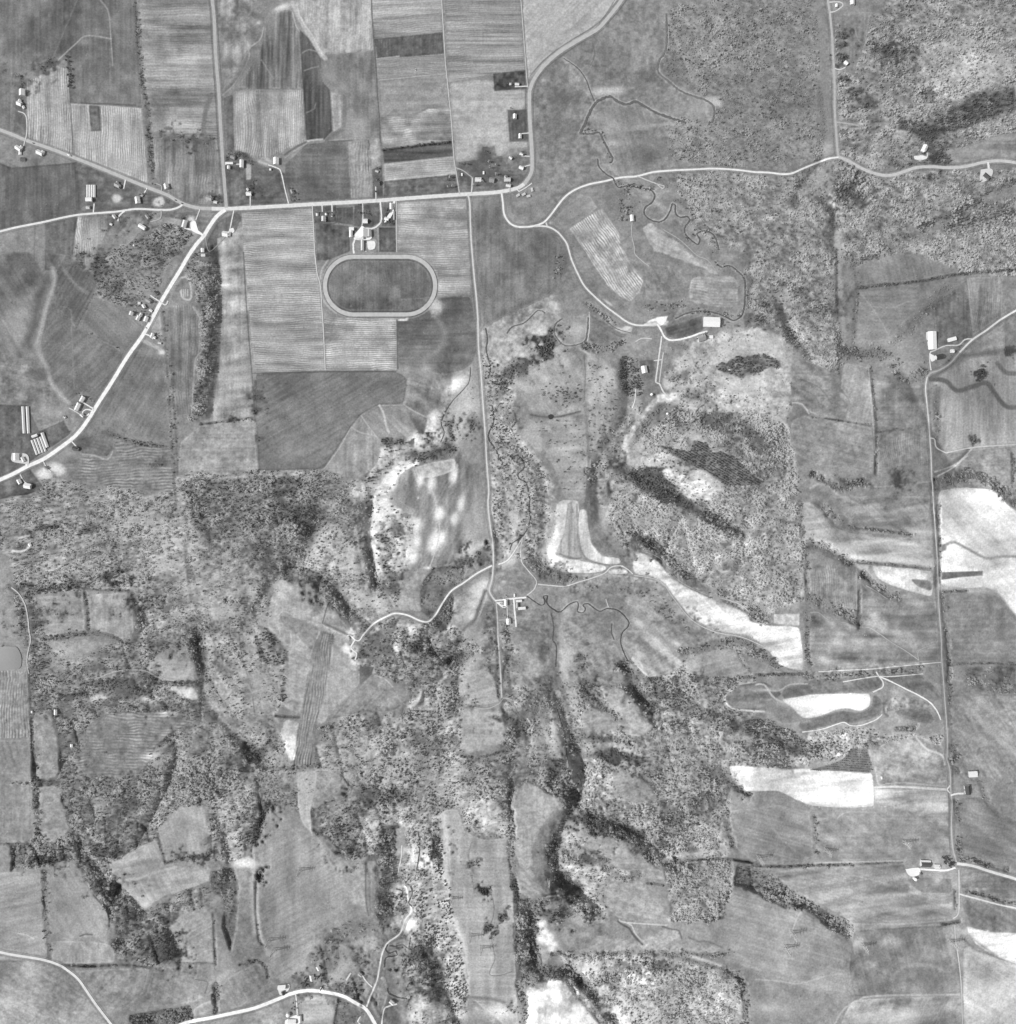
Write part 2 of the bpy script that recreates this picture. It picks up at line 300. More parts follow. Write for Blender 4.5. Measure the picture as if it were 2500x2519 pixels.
field('ploughed_field', "A 1780,1570 B 440,1525 462,1857 F 475,100 515,480 535,870 15,893 0,700 -60,0 A 1790,1900", 162, ('l', 8), ('h', 9), (0, 5.0, .09))
field('ploughed_field', "B 1065,1490 1575,1465 1600,1857 F 1610,315 1370,330 1385,200 1300,100 1200,30 B 1065,1857", 156, ('m', 10), ('h', 9), (0, 5.0, .08))
field('ploughed_field', "F 530,480 1062,490 1065,870 545,870", 160, ('m', 14), ('h', 9), (0, 5.0, .12))
field('paddock', "B 445,1520 620,1510 620,1635 460,1640", 92, ('m', 9))
field('paddock', "B 622,1530 745,1525 750,1660 625,1640", 92, ('m', 6))
field('paddock', "B 465,1642 720,1665 722,1850 560,1917 480,1917", 102, ('m', 9))
field('paddock', "B 755,1500 940,1490 940,1640 880,1675 750,1665", 98, ('m', 7))
field('paddock', "B 955,1490 1058,1485 1058,1668 960,1665", 95, ('m', 12))
field('paddock', "B 935,1675 1060,1675 1065,1857 935,1855", 98, ('m', 12))
field('track_infield', "F 740,52 1160,52 1250,80 1310,150 1330,250 1300,350 1230,420 1160,443 740,443 650,420 580,350 557,250 580,150 650,80", 112, ('l', 9), ('m', 7), (90, 6, .02))
field('hay_meadow', "F 15,895 545,872 1062,877 1150,930 1120,1120 930,1125 800,1200 730,1290 530,1600 45,1615", 116, ('l', 6), ('m', 3))
field('meadow', "F 1375,335 1610,325 1645,500 1655,700 1640,800 1560,870 1430,900 1080,830 1070,500 1200,470 1340,420", 114, ('l', 8), ('m', 4))
field('pasture', "F 930,1128 1110,1130 1290,1220 1250,1350 1100,1370 940,1400 800,1210", 150, ('m', 6), ('d', 4))
field('pasture', "F 730,1290 800,1215 950,1400 930,1560 780,1680 530,1600", 152, ('m', 9), ('v', 5))
field('pasture', "F 1160,930 1380,1000 1380,1120 1290,1220 1120,1120", 128, ('m', 9))
field('meadow', "B 1615,1440 1845,1425 1860,1600 C 80,1670 220,1680 400,1720 470,1857 G 480,100 380,300 150,420 0,480 F 1700,560 1660,300 1640,0", 122, ('l', 8), ('m', 5), rgh=2)
field('stubble_field', "E 1800,-100 1790,-60 F 0,700 E 1890,895 E 1860,1215 1480,1270 1530,1150 1600,800 1620,500 1620,200 1600,-100 A 1740,1700 1780,1600", 148, ('m', 11), ('e', 9))
field('stubble_field', "E 1480,1275 1870,1225 1900,1600 1310,1620 1330,1400", 150, ('m', 6), ('f', 4))
field('strip_field', "E 1240,400 1420,380 1480,520 1475,750 1440,790 1410,1200 1300,1215 1240,800", 124, ('m', 8), ('v', 5), (90, 6, .05), edge=12)
field('hay_meadow', "E 1045,650 1200,740 1230,1000 1255,1400 860,1350 760,1370 560,1360 700,1150 830,960", 124, ('l', 5), ('m', 5))
field('hay_meadow', "E 690,310 960,425 1060,520 1050,600 920,745 570,575", 122, ('l', 7), ('m', 4))
field('hay_meadow', "E 370,300 550,560 920,745 700,1110 620,1010 500,1110 370,960 300,680", 118, ('l', 5), ('m', 4))
field('hay_meadow', "E 330,0 540,20 640,130 740,190 560,540 400,400 390,140", 112, ('l', 7), ('m', 4))
field('pasture', "E -100,60 90,0 220,0 350,200 250,500 260,760 90,800 -100,900", 120, ('l', 14), ('m', 6), rgh=2)
field('pasture', "E -100,800 90,820 330,850 460,1120 460,1240 300,1300 90,1110 -100,1110", 134, ('m', 12), ('f', 4))
field('farmyard_plot', "E -100,1120 200,1130 290,1320 470,1240 520,1340 200,1560 90,1620 -100,1700", 108, ('m', 7))
field('crop_field', "E 640,1500 800,1530 860,1380 1270,1450 1290,1770 900,1740 540,1680 430,1560", 132, ('m', 6), ('f', 3), (-3, 7, .10))
field('pasture', "E 540,1390 700,1350 850,1380 800,1510 600,1490", 112, ('m', 8))
field('lawn', "E 90,1660 220,1600 330,1740 200,1790 90,1800 -100,1850 -100,1720", 104, ('m', 12))
# ---- river meadows
field('river_meadow', "C 640,870 780,760 900,790 1010,780 1130,860 1150,960 1190,1130 1180,1220 990,1290 820,1300 800,1200 760,1050 700,960 600,960", 146, ('l', 7), ('m', 6), rgh=2)
field('ploughed_field', "C 480,1685 720,1530 850,1720 860,1810 925,1917 G 1030,210 1000,300 930,365 860,330 760,240 650,80 C 600,1850", 170, ('m', 10), ('f', 5), (57, 5.2, .12), 6)
field('pasture', "C 345,1640 480,1490 560,1428 640,1450 690,1530 480,1685 395,1690", 146, ('l', 6), ('d', 4))
field('hay_field', "G 1370,225 1400,180 1690,170 1725,230 1725,400 1600,410 1358,365", 158, ('h', 9), ('f', 4), (4, 7, .05), 10)
field('stubble_field', "C 1020,1680 1060,1640 1200,1720 1440,1890 1480,1917 G 1570,160 1450,110 1200,20 C 1100,1850", 164, ('d', 9), ('f', 5), rgh=2)
field('pasture', "G 960,60 1280,110 1360,220 1340,370 1050,360 1030,210 900,20", 136, ('m', 8))
field('lawn', "G 1190,560 1460,470 1470,570 1430,600 1290,640 1200,620", 98, ('m', 8))
field('pasture', "G 630,380 760,470 820,560 930,600 760,690 620,680", 116, ('l', 5))
field('river_meadow', "G 1180,640 1300,650 1400,640 1180,820", 142, ('m', 6))
field('lawn', "G 1000,800 1110,790 1120,980 1150,1040 1030,1180 1000,1000", 120, ('m', 6))
field('hill_pasture', "G 390,670 500,730 590,790 605,1190 540,1200 360,1210 200,1180 110,1060 100,940 200,860 280,790", 158, ('l', 6), ('m', 6), rgh=1.5)
field('hill_pasture', "G 600,740 770,800 830,900 850,1060 830,1230 700,1500 640,1600 620,1300 605,1000", 166, ('l', 7), ('m', 8), rgh=1.5)
field('hill_pasture', "G 200,1210 360,1230 600,1205 620,1560 600,1860 440,1810 350,1550 220,1450 110,1330", 160, ('l', 6), ('m', 6), rgh=1.5)
# ---- right side
field('lawn', "D 610,110 860,80 780,400 700,560 600,480", 130, ('m', 5), rgh=1)
field('pasture', "D 1750,1000 1990,960 1990,1180 1450,1210 1420,1130", 142, ('e', 8))
field('pasture', "H 720,110 900,30 1150,10 1520,140 1200,212 760,250", 138, ('l', 4), ('m', 4))
field('hay_meadow', "H 752,282 1200,235 1206,410 1000,590 980,690 730,690 735,480", 142, ('l', 6), ('m', 3))
field('crop_field', "H 1550,185 1800,175 1850,450 1600,620", 142, ('v', 9), ('f', 3), (88, 5, .05))
field('orchard', "H 1210,430 1550,210 1600,630 1480,690 1330,700 1310,480", 112, ('m', 9))
field('strip_field', "H 1660,620 1830,505 1835,705 1665,730", 166, ('m', 6))
field('stubble_field', "H 1290,960 1380,880 1590,765 1760,745 1990,760 1990,1420 1400,1485 1390,1255 1335,1240", 164, ('l', 9), ('v', 5), (90, 8, .02))
field('stubble_field', "H 1310,1620 1560,1480 1990,1430 1990,1700 1880,1700 1600,1620", 152, ('m', 10))
field('bare_field', "H 1350,1755 1550,1735 1790,1755 1825,1840 1917,1910 L 2100,150 2100,1050 1917,830 1770,650 1700,610 1560,620 1360,600 1370,300 1340,0", 228, ('l', 12), ('e', 5))
field('contour_field', "H 290,790 450,830 620,930 610,1010 700,1100 640,1230 400,1190 280,1090 250,1000", 140, ('d', 12), ('f', 4))
field('pasture', "H 650,810 832,850 870,1290 650,1240 700,1100 620,1000", 156, ('m', 7))
field('pasture', "H 250,1250 350,1200 640,1245 860,1290 880,1640 640,1590 450,1570 280,1480", 146, ('l', 8), ('f', 4))
field('crop_field', "H 880,1350 1280,1310 1295,1560 885,1600", 134, ('m', 5), ('f', 4), (88, 5, .05))
field('pasture', "H 870,1010 1150,930 1250,980 1265,1300 890,1290", 126, ('m', 9), ('v', 5))
field('pasture', "H 720,830 920,890 1150,950 870,990", 138, ('m', 8))
field('contour_field', "L 600,20 520,-60 1290,-60 1250,210 1130,230 720,170", 138, ('e', 13), ('m', 6))
field('contour_field', "L 340,0 400,-20 500,50 575,160 620,195 1120,235 1240,330 1300,350 1300,455 700,395 460,268 350,262", 158, ('e', 15), ('h', 6))
field('bare_field', "L 848,450 1305,492 1300,685 1000,600 900,550", 215, ('m', 8))
field('grass_strip', "L 1130,548 1298,562 1300,645 1200,615", 122, ('f', 3))
field('crop_field', "L 400,430 740,465 742,785 560,735 395,670", 134, ('m', 7), ('f', 4), (86, 5, .05), 8)
field('contour_field', "L 780,600 960,690 1100,660 1330,700 1365,1160 900,1195 450,1222 392,1150 400,800 540,860 800,900 770,800", 130, ('m', 13), ('h', 8))
field('hay_meadow', "L 1380,665 1600,650 1760,660 1880,800 2040,980 2040,1165 1420,1180", 130, ('l', 8), ('f', 3))
field('pasture', "L 1420,1400 2040,1400 2040,2000 P 1660,230 1500,100 1440,-40 L 1430,1700", 140, ('d', 8), ('m', 5))
field('hay_meadow', "L 400,1300 900,1262 1230,1250 1390,1430 1290,1450 1180,1400 930,1290 930,1350 840,1390 430,1400 200,1440 190,1370", 102, ('e', 6), ('f', 3))
field('bare_field', "L 180,1440 430,1402 840,1392 845,1490 760,1530 680,1500 600,1510 480,1560 350,1585 260,1490", 245, ('m', 5))
field('hay_meadow', "L 300,1610 480,1570 620,1520 760,1545 860,1500 860,1400 930,1440 920,1560 700,1620 650,1610 340,1675", 100, ('e', 6))
field('hay_meadow', "L 1010,1520 1130,1490 1280,1520 1320,1610 1250,1620 1050,1560", 108, ('e', 9))
field('pasture', "L 870,1790 1150,1700 1370,1790 1395,1917 P 1410,140 1100,160 900,180 L 860,1900", 138, ('m', 18), ('v', 7))
field('bare_field', "O 1655,8 1917,22 P 860,68 872,318 600,322 400,308 160,195 0,200 O 1750,200 1690,120", 236, ('e', 9), ('m', 8))
field('stubble_field', "P 875,185 1410,195 1425,460 1300,440 1050,330 880,310", 160, ('e', 18), ('m', 9))
field('hay_meadow', "P 0,325 160,300 400,350 430,700 0,735 O 1700,620 1650,340", 140, ('d', 5), ('m', 6))
field('hay_meadow', "P 440,400 650,385 850,355 1100,375 1425,480 1435,700 450,728", 132, ('d', 7), ('m', 7))
field('hay_meadow', "O 1660,925 1917,962 P 0,970 200,1060 330,1085 640,1300 670,1500 670,1700 300,1660 O 1620,1450 1600,1200", 152, ('l', 6), ('m', 4))
field('contour_field', "P 20,770 700,755 1100,735 1110,830 1200,940 1450,960 1450,1180 740,1190 600,1100 300,950 200,850", 142, ('e', 14), ('m', 5))
field('hay_meadow', "P 720,1225 1460,1185 1500,1500 1515,1700 720,1720 685,1500", 126, ('m', 12), ('l', 5))
field('hay_meadow', "P 720,1735 1515,1705 1540,2010 600,2010 650,1850", 150, ('m', 16), ('e', 8))
field('hay_meadow', "P 1480,260 1660,240 1800,400 2040,440 2040,860 1800,790 1520,700", 130, ('l', 7), ('d', 5))
field('hay_meadow', "P 1510,780 1700,800 2040,890 2040,1050 1880,1030 1510,940", 132, ('e', 10))
field('hay_meadow', "P 1510,975 1650,1015 2040,1110 2040,1260 1700,1240 1560,1190", 116, ('d', 11))
field('bare_field', "P 1540,1190 1700,1240 2040,1255 2040,1490 1900,1470 1750,1410 1620,1330", 228, ('e', 16))
field('bare_field', "P 1530,1350 1620,1350 1750,1430 1917,1480 2040,1500 2040,2010 1530,2010", 196, ('l', 9))
# ---- centre and south
field('contour_field', "F 1060,1660 1190,1575 1500,1520 1535,1450 1600,1560 1700,1640 1730,1857 J 1740,0 1772,380 1600,430 1340,472 1160,495 1100,410 1190,280 1180,60 1040,-60", 132, ('l', 9), ('v', 8))
field('pasture', "F 1190,1580 1500,1515 1500,1610 1330,1665 1270,1660 1240,1700", 166, ('f', 5))
field('bare_field', "G 395,1850 440,1825 545,1832 550,1857 K 552,400 640,425 760,462 735,495 640,508 500,505 380,490 310,455 258,400 248,330 290,285 340,240 368,150 385,30", 236, ('v', 8), ('e', 8))
field('stubble_field', "G 470,1850 500,1840 K 545,0 556,330 590,400 520,412 440,390 385,350 405,300 440,220 462,60", 176, ('sv', 12), ('v', 10))
field('bare_field', "K 552,50 585,35 612,48 622,180 640,270 690,345 745,388 855,396 864,440 760,442 690,430 610,400 575,340 556,250", 218, ('v', 10))
field('grass_strip', "K 615,-60 690,-60 740,200 900,380 940,520 880,470 860,395 725,388 640,290", 122, ('m', 7))
field('bare_field', "K 770,482 900,480 920,515 770,512", 235, ('f', 3))
field('bare_field', "K 945,420 960,370 1020,357 1150,432 1220,540 1340,612 1500,690 1680,742 1810,822 1805,865 1917,890 L 110,900 320,905 340,1050 352,1232 160,1185 100,1080 0,1035 K 1917,1035 1800,965 1550,928 1380,842 1240,655 1130,555 960,512", 240, ('e', 13), ('m', 7), edge=-14)
field('stubble_field', "L 135,812 320,808 320,895 130,880", 190, ('m', 12))
field('pasture', "K 0,480 100,450 230,570 200,640 160,660 0,590 J 1900,600 1890,520", 134, ('l', 6), ('e', 4), edge=8)
field('pasture', "K 500,520 750,510 1130,560 1340,820 1560,935 1700,975 1500,1010 1330,1080 1200,1000 960,760 700,640 420,620 300,600", 142, ('l', 12), ('m', 12))
field('pasture', "K 170,770 330,770 340,1250 300,1350 190,1360 130,1300 140,1100 0,900 0,780", 142, ('m', 12), ('v', 5))
field('pasture', "K 410,840 560,810 740,870 740,1000 520,1100 430,1010", 130, ('l', 7), ('m', 5))
field('pasture', "K 500,1110 740,1000 840,1040 880,1200 760,1340 620,1310 600,1180 490,1180", 146, ('m', 12))
field('pasture', "K 890,930 1050,930 1200,1060 1340,1180 1200,1260 1060,1280 960,1180 870,1040", 150, ('d', 15), ('m', 7))
field('hay_meadow', "K 1340,1130 1580,1070 1690,1065 1830,1260 1530,1275 1330,1250", 150, ('l', 7), edge=5)
field('hay_meadow', "K 1720,1080 1917,1170 L 130,1200 330,1240 0,1250 K 1830,1255", 136, ('l', 5))
field('pasture', "K 575,1540 650,1470 720,1520 830,1580 850,1650 800,1690 580,1720", 146, ('l', 5), rgh=1.5)
field('pasture', "K 700,1350 830,1345 920,1400 990,1380 1040,1540 1120,1640 1000,1720 870,1690 840,1580 760,1480", 156, ('m', 5), rgh=1.5)
field('young_crop_field', "K 1630,1420 1740,1330 1917,1310 L 170,1370 190,1400 140,1440 0,1540 K 1917,1530 1800,1520 1640,1500", 128, ('h', 12), ('f', 4))
field('pasture', "O 100,180 180,130 420,270 300,420 210,600 210,760 110,780 70,500 60,300", 164, ('l', 5), ('m', 4), rgh=1.5)
field('pasture', "O 110,780 215,780 230,880 360,940 200,1000 90,960", 160, ('m', 6), rgh=1.5)
field('pasture', "O 790,50 850,30 1030,110 1110,200 1150,260 1000,292 880,270 800,150", 150, ('l', 6), rgh=1.5)
field('pasture', "O 620,525 780,540 1050,740 1190,800 1180,880 1080,862 980,790 760,770 580,605", 150, ('l', 4), ('m', 3), rgh=1.5)
field('pasture', "O 760,860 880,870 1000,850 1100,1000 1180,1060 1210,1170 850,1150 730,1020", 152, ('m', 5), rgh=1.5)
field('pasture', "O 590,1250 780,1280 1000,1310 1200,1200 1310,1220 1330,1340 1600,1330 1620,1390 1200,1400 500,1395 400,1250 480,1180", 162, ('m', 8), rgh=1.5)
blob("O 255,1190 290,1180 300,1240 340,1270 320,1310 370,1330 350,1370 270,1290", 34, 30, 246, .85, 30, hard=1.3, dens=0)
field('bare_field', "O 170,1640 250,1650 350,1600 420,1610 480,1580 560,1700 640,1790 700,1900 760,2010 150,2010 190,1800", 218, ('m', 16), ('f', 7), rgh=4)
field('hay_meadow', "N 1400,345 1520,328 1565,500 1720,560 1917,545 O 60,600 85,1500 105,2010 N 1600,1720 1570,1400 1470,1050 1450,650", 158, ('l', 6), ('v', 5), rgh=1)
field('hay_meadow', "N 130,335 210,330 330,520 460,510 700,730 840,720 860,1120 700,1190 560,1260 400,1420 390,1560 180,1600 90,1320 90,900 60,700 0,640", 150, ('l', 6), ('v', 5), rgh=1)
field('strip_field', "N 845,735 905,650 930,900 900,1050 930,1170 870,1140", 148, ('v', 7))
field('hay_meadow', "N 320,60 480,48 485,160 430,320 440,520 350,400", 172, ('v', 6), rgh=1)
field('pasture', "N 480,50 620,50 720,150 700,260 560,280 440,340", 138, ('m', 7), rgh=1)
field('hay_meadow', "N 340,1735 520,1695 620,1830 600,2010 390,2010", 168, ('l', 8), ('e', 4))
field('hay_meadow', "N -60,1850 220,1745 240,2010 -100,2010", 165, ('m', 10))
field('pasture', "N 870,1770 930,1580 990,1560 1000,1720 950,1860 930,1880", 160, ('l', 3))
field('pasture', "N -80,1480 60,1460 130,1570 200,1650 0,1760 -100,1780", 142, ('l', 9))
field('hay_meadow', "M -100,145 240,142 258,520 190,580 -100,590", 138, ('l', 6))
field('hay_meadow', "M -100,-400 220,-400 242,135 -100,138", 140, ('l', 5))
field('pasture', "M 285,-40 430,-40 430,100 270,118", 152, ('m', 6))
field('pasture', "M 285,170 420,150 520,490 360,590 300,520", 150, ('m', 6), rgh=1.5)
field('hay_meadow', "M 1160,480 1310,320 1530,298 1532,655 1225,730", 160, ('l', 6), ('m', 4), rgh=1.5)
field('hay_meadow', "M 800,735 1150,545 1222,738 1540,700 1545,870 1350,930 1180,990 1065,1075 860,870", 156, ('m', 7), ('e', 6), rgh=1.5)
field('hay_meadow', "M -100,800 305,800 320,1230 340,1300 350,1440 100,1450 -100,1450", 158, ('l', 7), ('e', 5))
field('hay_meadow', "M 400,745 550,735 650,900 800,1090 815,1220 780,1290 520,1300 345,1240 330,900", 150, ('l', 7), ('m', 4), rgh=1)
field('hay_meadow', "M 375,1300 720,1310 840,1340 850,1470 380,1480", 154, ('m', 6))
field('hay_meadow', "M 1200,1190 1400,1090 1560,1050 1580,1468 1250,1462 1310,1380 1290,1260", 152, ('l', 5), rgh=1)
field('pasture', "M 500,1525 1110,1500 1060,1690 900,1830 720,1780 580,1580", 138, ('m', 7))
field('pasture', "M 1135,1500 1580,1475 1580,1690 1400,1770 1090,1800 1065,1700", 138, ('l', 11))
field('hay_meadow', "M 1420,1800 1580,1730 1575,1850 1430,1870", 160, ('f', 4))
field('hay_meadow', "M 1620,1640 1700,1560 1857,1480 N 70,1470 150,1600 0,1730 M 1780,1790 1600,1840", 140, ('l', 8))
field('pasture', "M -200,1450 350,1445 480,1540 620,1690 780,1860 850,2010 -200,2010", 148, ('l', 12))
field('hay_meadow', "I 240,680 612,670 630,935 335,975 295,850", 148, ('m', 9))
field('hay_meadow', "I 655,660 970,650 990,950 945,1020 830,960 660,915", 150, ('m', 12))
field('hay_meadow', "I 325,1012 620,985 820,1022 540,1160 440,1110", 146, ('m', 8))
field('hay_meadow', "I 1080,1180 1220,1065 1380,1050 1400,1150 1450,1165 1460,1300 1260,1300 1080,1230", 152, ('l', 7), ('m', 6))
field('grass_strip', "I 640,1300 820,1235 1020,1228 1020,1290 760,1310", 144, ('f', 4))
field('bare_field', "I 1240,1345 1460,1338 1465,1450 1340,1430", 226, ('m', 10), rgh=1.5)
field('ploughed_field', "I -100,1228 200,1232 205,1500 228,1720 -100,1732", 142, ('f', 4), (90, 6.0, .14), edge=8) if False else field('ploughed_field', "I -100,1228 200,1232 205,1500 228,1720 -100,1732", 142, ('f', 4), ('f', 2), (90, 6.0, .14), 8)
field('hay_meadow', "I -100,1740 228,1738 240,1990 -100,1990", 132, ('l', 4))
field('pasture', "I 250,1540 380,1500 430,1700 445,1990 265,1990 250,1720", 140, ('m', 8))
field('crop_field', "I 640,1640 720,1570 900,1530 1220,1530 1280,1570 1440,1590 1250,1700 1150,1790 M 1100,0 1030,78 640,90 I 530,1880 640,1750", 132, ('m', 9), ('f', 3), (3, 7.5, .12))
field('ridge_pasture', "J 170,560 400,570 480,620 550,710 560,750 700,880 760,980 800,1100 790,1330 650,1480 520,1620 480,1600 540,1400 590,1100 510,920 440,1100 360,1560 240,1500 180,1300 60,1160 250,1150 200,1020 110,900 130,750", 158, ('m', 7), ('v', 5), rgh=1.5)
field('ridge_pasture', "J 330,840 500,910 440,1090 330,960 220,880 200,820", 140, ('l', 4))
field('crop_field', "J 525,935 610,965 590,1050 585,1110 530,1400 470,1650 440,1917 N 390,40 310,60 J 300,1880 360,1560 420,1290 480,1060", 136, ('l', 5), ('f', 3), (98, 5.5, .12))
field('bare_field', "J 230,1590 350,1600 300,1890 220,1800 200,1700", 196, ('m', 12), rgh=4)
field('pasture', "J 660,1480 800,1330 900,1240 990,1290 1050,1380 1160,1440 1050,1530 760,1540 560,1600", 142, ('m', 7), ('d', 5), rgh=1.5)
field('pasture', "J 1120,520 1320,475 1240,640 1260,790 1040,780", 152, ('m', 7), rgh=1.5)
field('pasture', "J 1490,680 1700,560 1740,660 1690,820 1540,900 1480,820", 170, ('m', 14), rgh=2)
field('hay_field', "J 1510,1250 1700,1220 1770,1260 1825,1450 1620,1500 1540,1480 1530,1350", 166, ('l', 4), rgh=1.5)
field('hay_field', "J 1550,1520 1620,1500 1860,1530 1870,1640 1850,1770 1570,1850 1530,1760 1540,1640", 168, ('l', 4), ('f', 3), rgh=1.5)
fill("I 1490,1000 1600,950 1857,880 J 40,960 60,1150 150,1190 170,1300 220,1480 160,1560 0,1590 I 1700,1590 1520,1560 1480,1300", 152, ('m', 15), ('c', 13), 8, 0, .45, rgh=3, coni=.15)
fill("I 1500,1620 1857,1590 J 170,1570 200,1700 280,1920 I 1500,1960 1120,1880 1280,1740", 142, ('m', 13), ('c', 12), 8, 0, .55, rgh=3, coni=.1)
fill("J 20,990 100,930 200,1030 260,1150 200,1195 60,1160", 120, ('c', 14), ('m', 9), 4, 0, .6, coni=.8)
fill("J 205,1200 240,1200 250,1500 215,1500", 130, ('c', 16), ('m', 8), 6, 0, .4, coni=.8)
# ---- soil patches, bare spots and worn ground
blob("A 320,860 450,990 270,640 820,830 970,1020 690,1020 1000,1180 900,1250", 60, 60, 186, .55)
blob("A 760,160 730,540 1180,350 1330,300 960,640 1180,860", 50, 110, 104, .55)
blob("A 620,310 430,430 300,490 240,480", 45, 22, 170, .6)
blob("A 860,1465 1170,1490 B 875,1805", 38, 36, 205, 1.0, hard=3)
blob("A 700,1720 640,1780 1700,390 1650,560", 70, 60, 188, .6)
blob("B 220,50", 70, 22, 225, .9, -15)
stroke("B 300,20 340,110 400,220 450,300 500,380 540,430", 34, 190, .8, 2, rgh=1)
stroke("B 0,390 60,300 75,190 100,90 190,20", 45, 132, .8, 3)
stroke("A 1560,700 1520,800 1500,960 1520,1030 1500,1090 1430,1120", 34, 116, .85, 2)
stroke("B 480,420 520,560 640,650 680,720 680,920 650,970 560,1020 520,1140 510,1300 560,1370 650,1420 670,1470", 26, 112, .8, 2)
blob("A 1450,1030 1330,1010", 70, 30, 92, .8, dens=.5)
blob("B 660,650 570,560 740,900 770,960", 60, 50, 162, .6)
blob("B 1010,510 1200,600 1520,690 1600,880", 60, 40, 130, .35)
blob("B 1690,1130 1650,1230 1740,1260", 50, 60, 92, .8)
blob("C 780,670 700,680 830,660 1560,760 1520,740 790,1060", 70, 30, 196, .8, hard=1.4)
blob("C 1440,800", 80, 60, 156, .9, hard=2)
blob("C 490,960 480,740 400,720 1080,560 1250,540 1150,1110 980,1110 1020,1190", 110, 70, 100, .6)
blob("C 340,1640 290,590", 14, 14, 190, .8)
stroke("C 400,700 390,900 350,1000", 90, 106, .5, 14)
stroke("C 700,290 660,380 640,500 600,540", 8, 150, .7, 1)
stroke("C 650,310 670,400 640,480", 7, 95, .7, 1)
stroke("D 470,20 480,200 495,400 515,640 530,850 540,1000 540,1120", 60, 142, .85, 4, dens=0)
stroke("D 470,690 490,850 490,1020", 34, 104, .7, 3, dens=.9)
stroke("D 480,1190 400,1280 290,1430", 60, 100, .7, 6, dens=.8)
blob("D 520,1100 540,1440 500,1330", 40, 60, 185, .8, dens=0)
blob("D 510,1400 480,1300", 70, 100, 155, .7, dens=0)
blob("D 540,1450 560,1500 1220,1165", 26, 26, 232, .95, dens=0, hard=2)
stroke("D 420,1460 520,1500 560,1590 575,1720 565,1917", 50, 72, .75, 5, dens=.6)
stroke("D 600,1720 610,1917 H 620,300 640,500 640,700", 46, 158, .85, 4, dens=.05)
stroke("D 730,200 760,300 890,370", 10, 160, .6); stroke("D 840,560 740,700 730,830", 40, 152, .6, 5, dens=.1)
blob("D 1000,400 960,360 1090,390 1250,700 800,770", 60, 40, 78, .7, dens=.9, coni=.6)
blob("D 650,330 640,580 640,430 720,690", 45, 24, 74, .8, dens=.7, coni=.7)
blob("D 640,280 620,250", 40, 12, 80, .7, dens=.6)
blob("D 1350,1130 1330,1190 1290,1000", 60, 45, 70, .85, dens=.95, coni=.9)
stroke("D 1420,1120 1600,1110 1750,1120", 45, 156, .8, 5, dens=0)
blob("D 670,1390 740,1440 620,1420", 70, 60, 78, .7, dens=.9, coni=.6)
stroke("D 1110,1750 1300,1640 1500,1560 1700,1430 1917,1330", 40, 82, .75, 4, dens=1, coni=.5)
stroke("D 1400,1690 1700,1600 1917,1560", 60, 95, .6, 8, dens=.9, coni=.5)
stroke("D 1700,1460 1917,1400", 70, 142, .7, 5, dens=.1)
blob("D 1300,1680", 140, 40, 146, .8, -14, dens=.02)
stroke("D 1430,340 1700,330 1850,470", 60, 178, .5, 10)
stroke("H 130,330 210,500 260,650 340,740", 52, 84, .75, 8, dens=1, coni=.4)
blob("H 70,390 330,300 200,240 560,400 20,500 430,430", 80, 50, 96, .6, dens=.9, coni=.4)
blob("H 190,330 60,650 250,760 100,720", 90, 50, 186, .6, dens=.2)
stroke("H 600,600 620,690 680,720", 50, 74, .8, 4, dens=.7)
stroke("H 660,740 800,750 980,760 1060,900 1150,930 1230,890", 70, 92, .75, 6, dens=.9, coni=.3)
blob("H 1060,850 1090,880 1000,800", 40, 26, 180, .8, dens=.1)
stroke("H 1020,660 1100,600 1200,480 1400,260", 55, 104, .7, 5, dens=.85)
stroke("H 760,290 850,400 940,540 990,640", 9, 164, .7); stroke("H 860,400 1000,410 1130,360 1200,350", 9, 160, .6)
blob("H 750,650 980,650 1080,680", 60, 40, 168, .7)
blob("H 1130,780", 110, 110, 146, .8, dens=0)
stroke("H 1340,1010 1330,1200 1340,1400 1350,1460", 50, 106, .7, 4)
stroke("H 1290,935 1400,950 1480,1020 1600,990 1700,965 1760,1040 1850,1140 1990,1135", 34, 100, .9, 2)
stroke("H 1780,820 1850,890 1990,890", 34, 112, .85, 2)
stroke("H 1290,930 1500,780 1600,760 1760,740", 34, 110, .7, 4)
stroke("H 1320,1640 1400,1590 1560,1480", 30, 98, .85, 3); stroke("H 1320,1620 1480,1560 1600,1440", 12, 200, .7, 1)
blob("H 1400,1620 1480,1600 1620,1580", 70, 24, 112, .7, -10)
stroke("H 1340,1720 1500,1650 1620,1640 1750,1720 1900,1820 1990,1880", 75, 82, .9, 4, dens=1, coni=.25)
stroke("H 330,940 470,1000 560,1120", 9, 108, .8); stroke("H 340,1010 420,1050 460,1100", 9, 112, .8); stroke("H 330,930 340,1020", 6, 112, .7)
stroke("H 270,1110 340,1120 390,1190", 10, 215, .8); blob("H 300,1080", 30, 14, 220, .7)
blob("H 590,970 600,1130", 40, 100, 106, .7, -15); blob("H 720,890 820,1000", 60, 60, 180, .5)
stroke("H 600,1740 720,1700 900,1730 1290,1690", 7, 168, .6, .6)
blob("H 660,1690 1115,1690 1030,1650", 40, 26, 78, .8, dens=.8, coni=.5)
blob("H 700,1600 520,1640", 60, 34, 176, .6, dens=.1)
stroke("H 400,1740 460,1710 530,1720 600,1790", 12, 182, .7, 1)
stroke("H 320,1850 400,1860 480,1917", 14, 196, .8, 1)
blob("H 480,1780 560,1860 850,1800 980,1860", 90, 26, 112, .6, 30)
stroke("L 350,255 460,265 560,310 680,380 900,400 1200,420", 26, 205, .7, 4)
blob("L 800,400 1000,390 1180,200 600,300", 120, 24, 205, .6, 5)
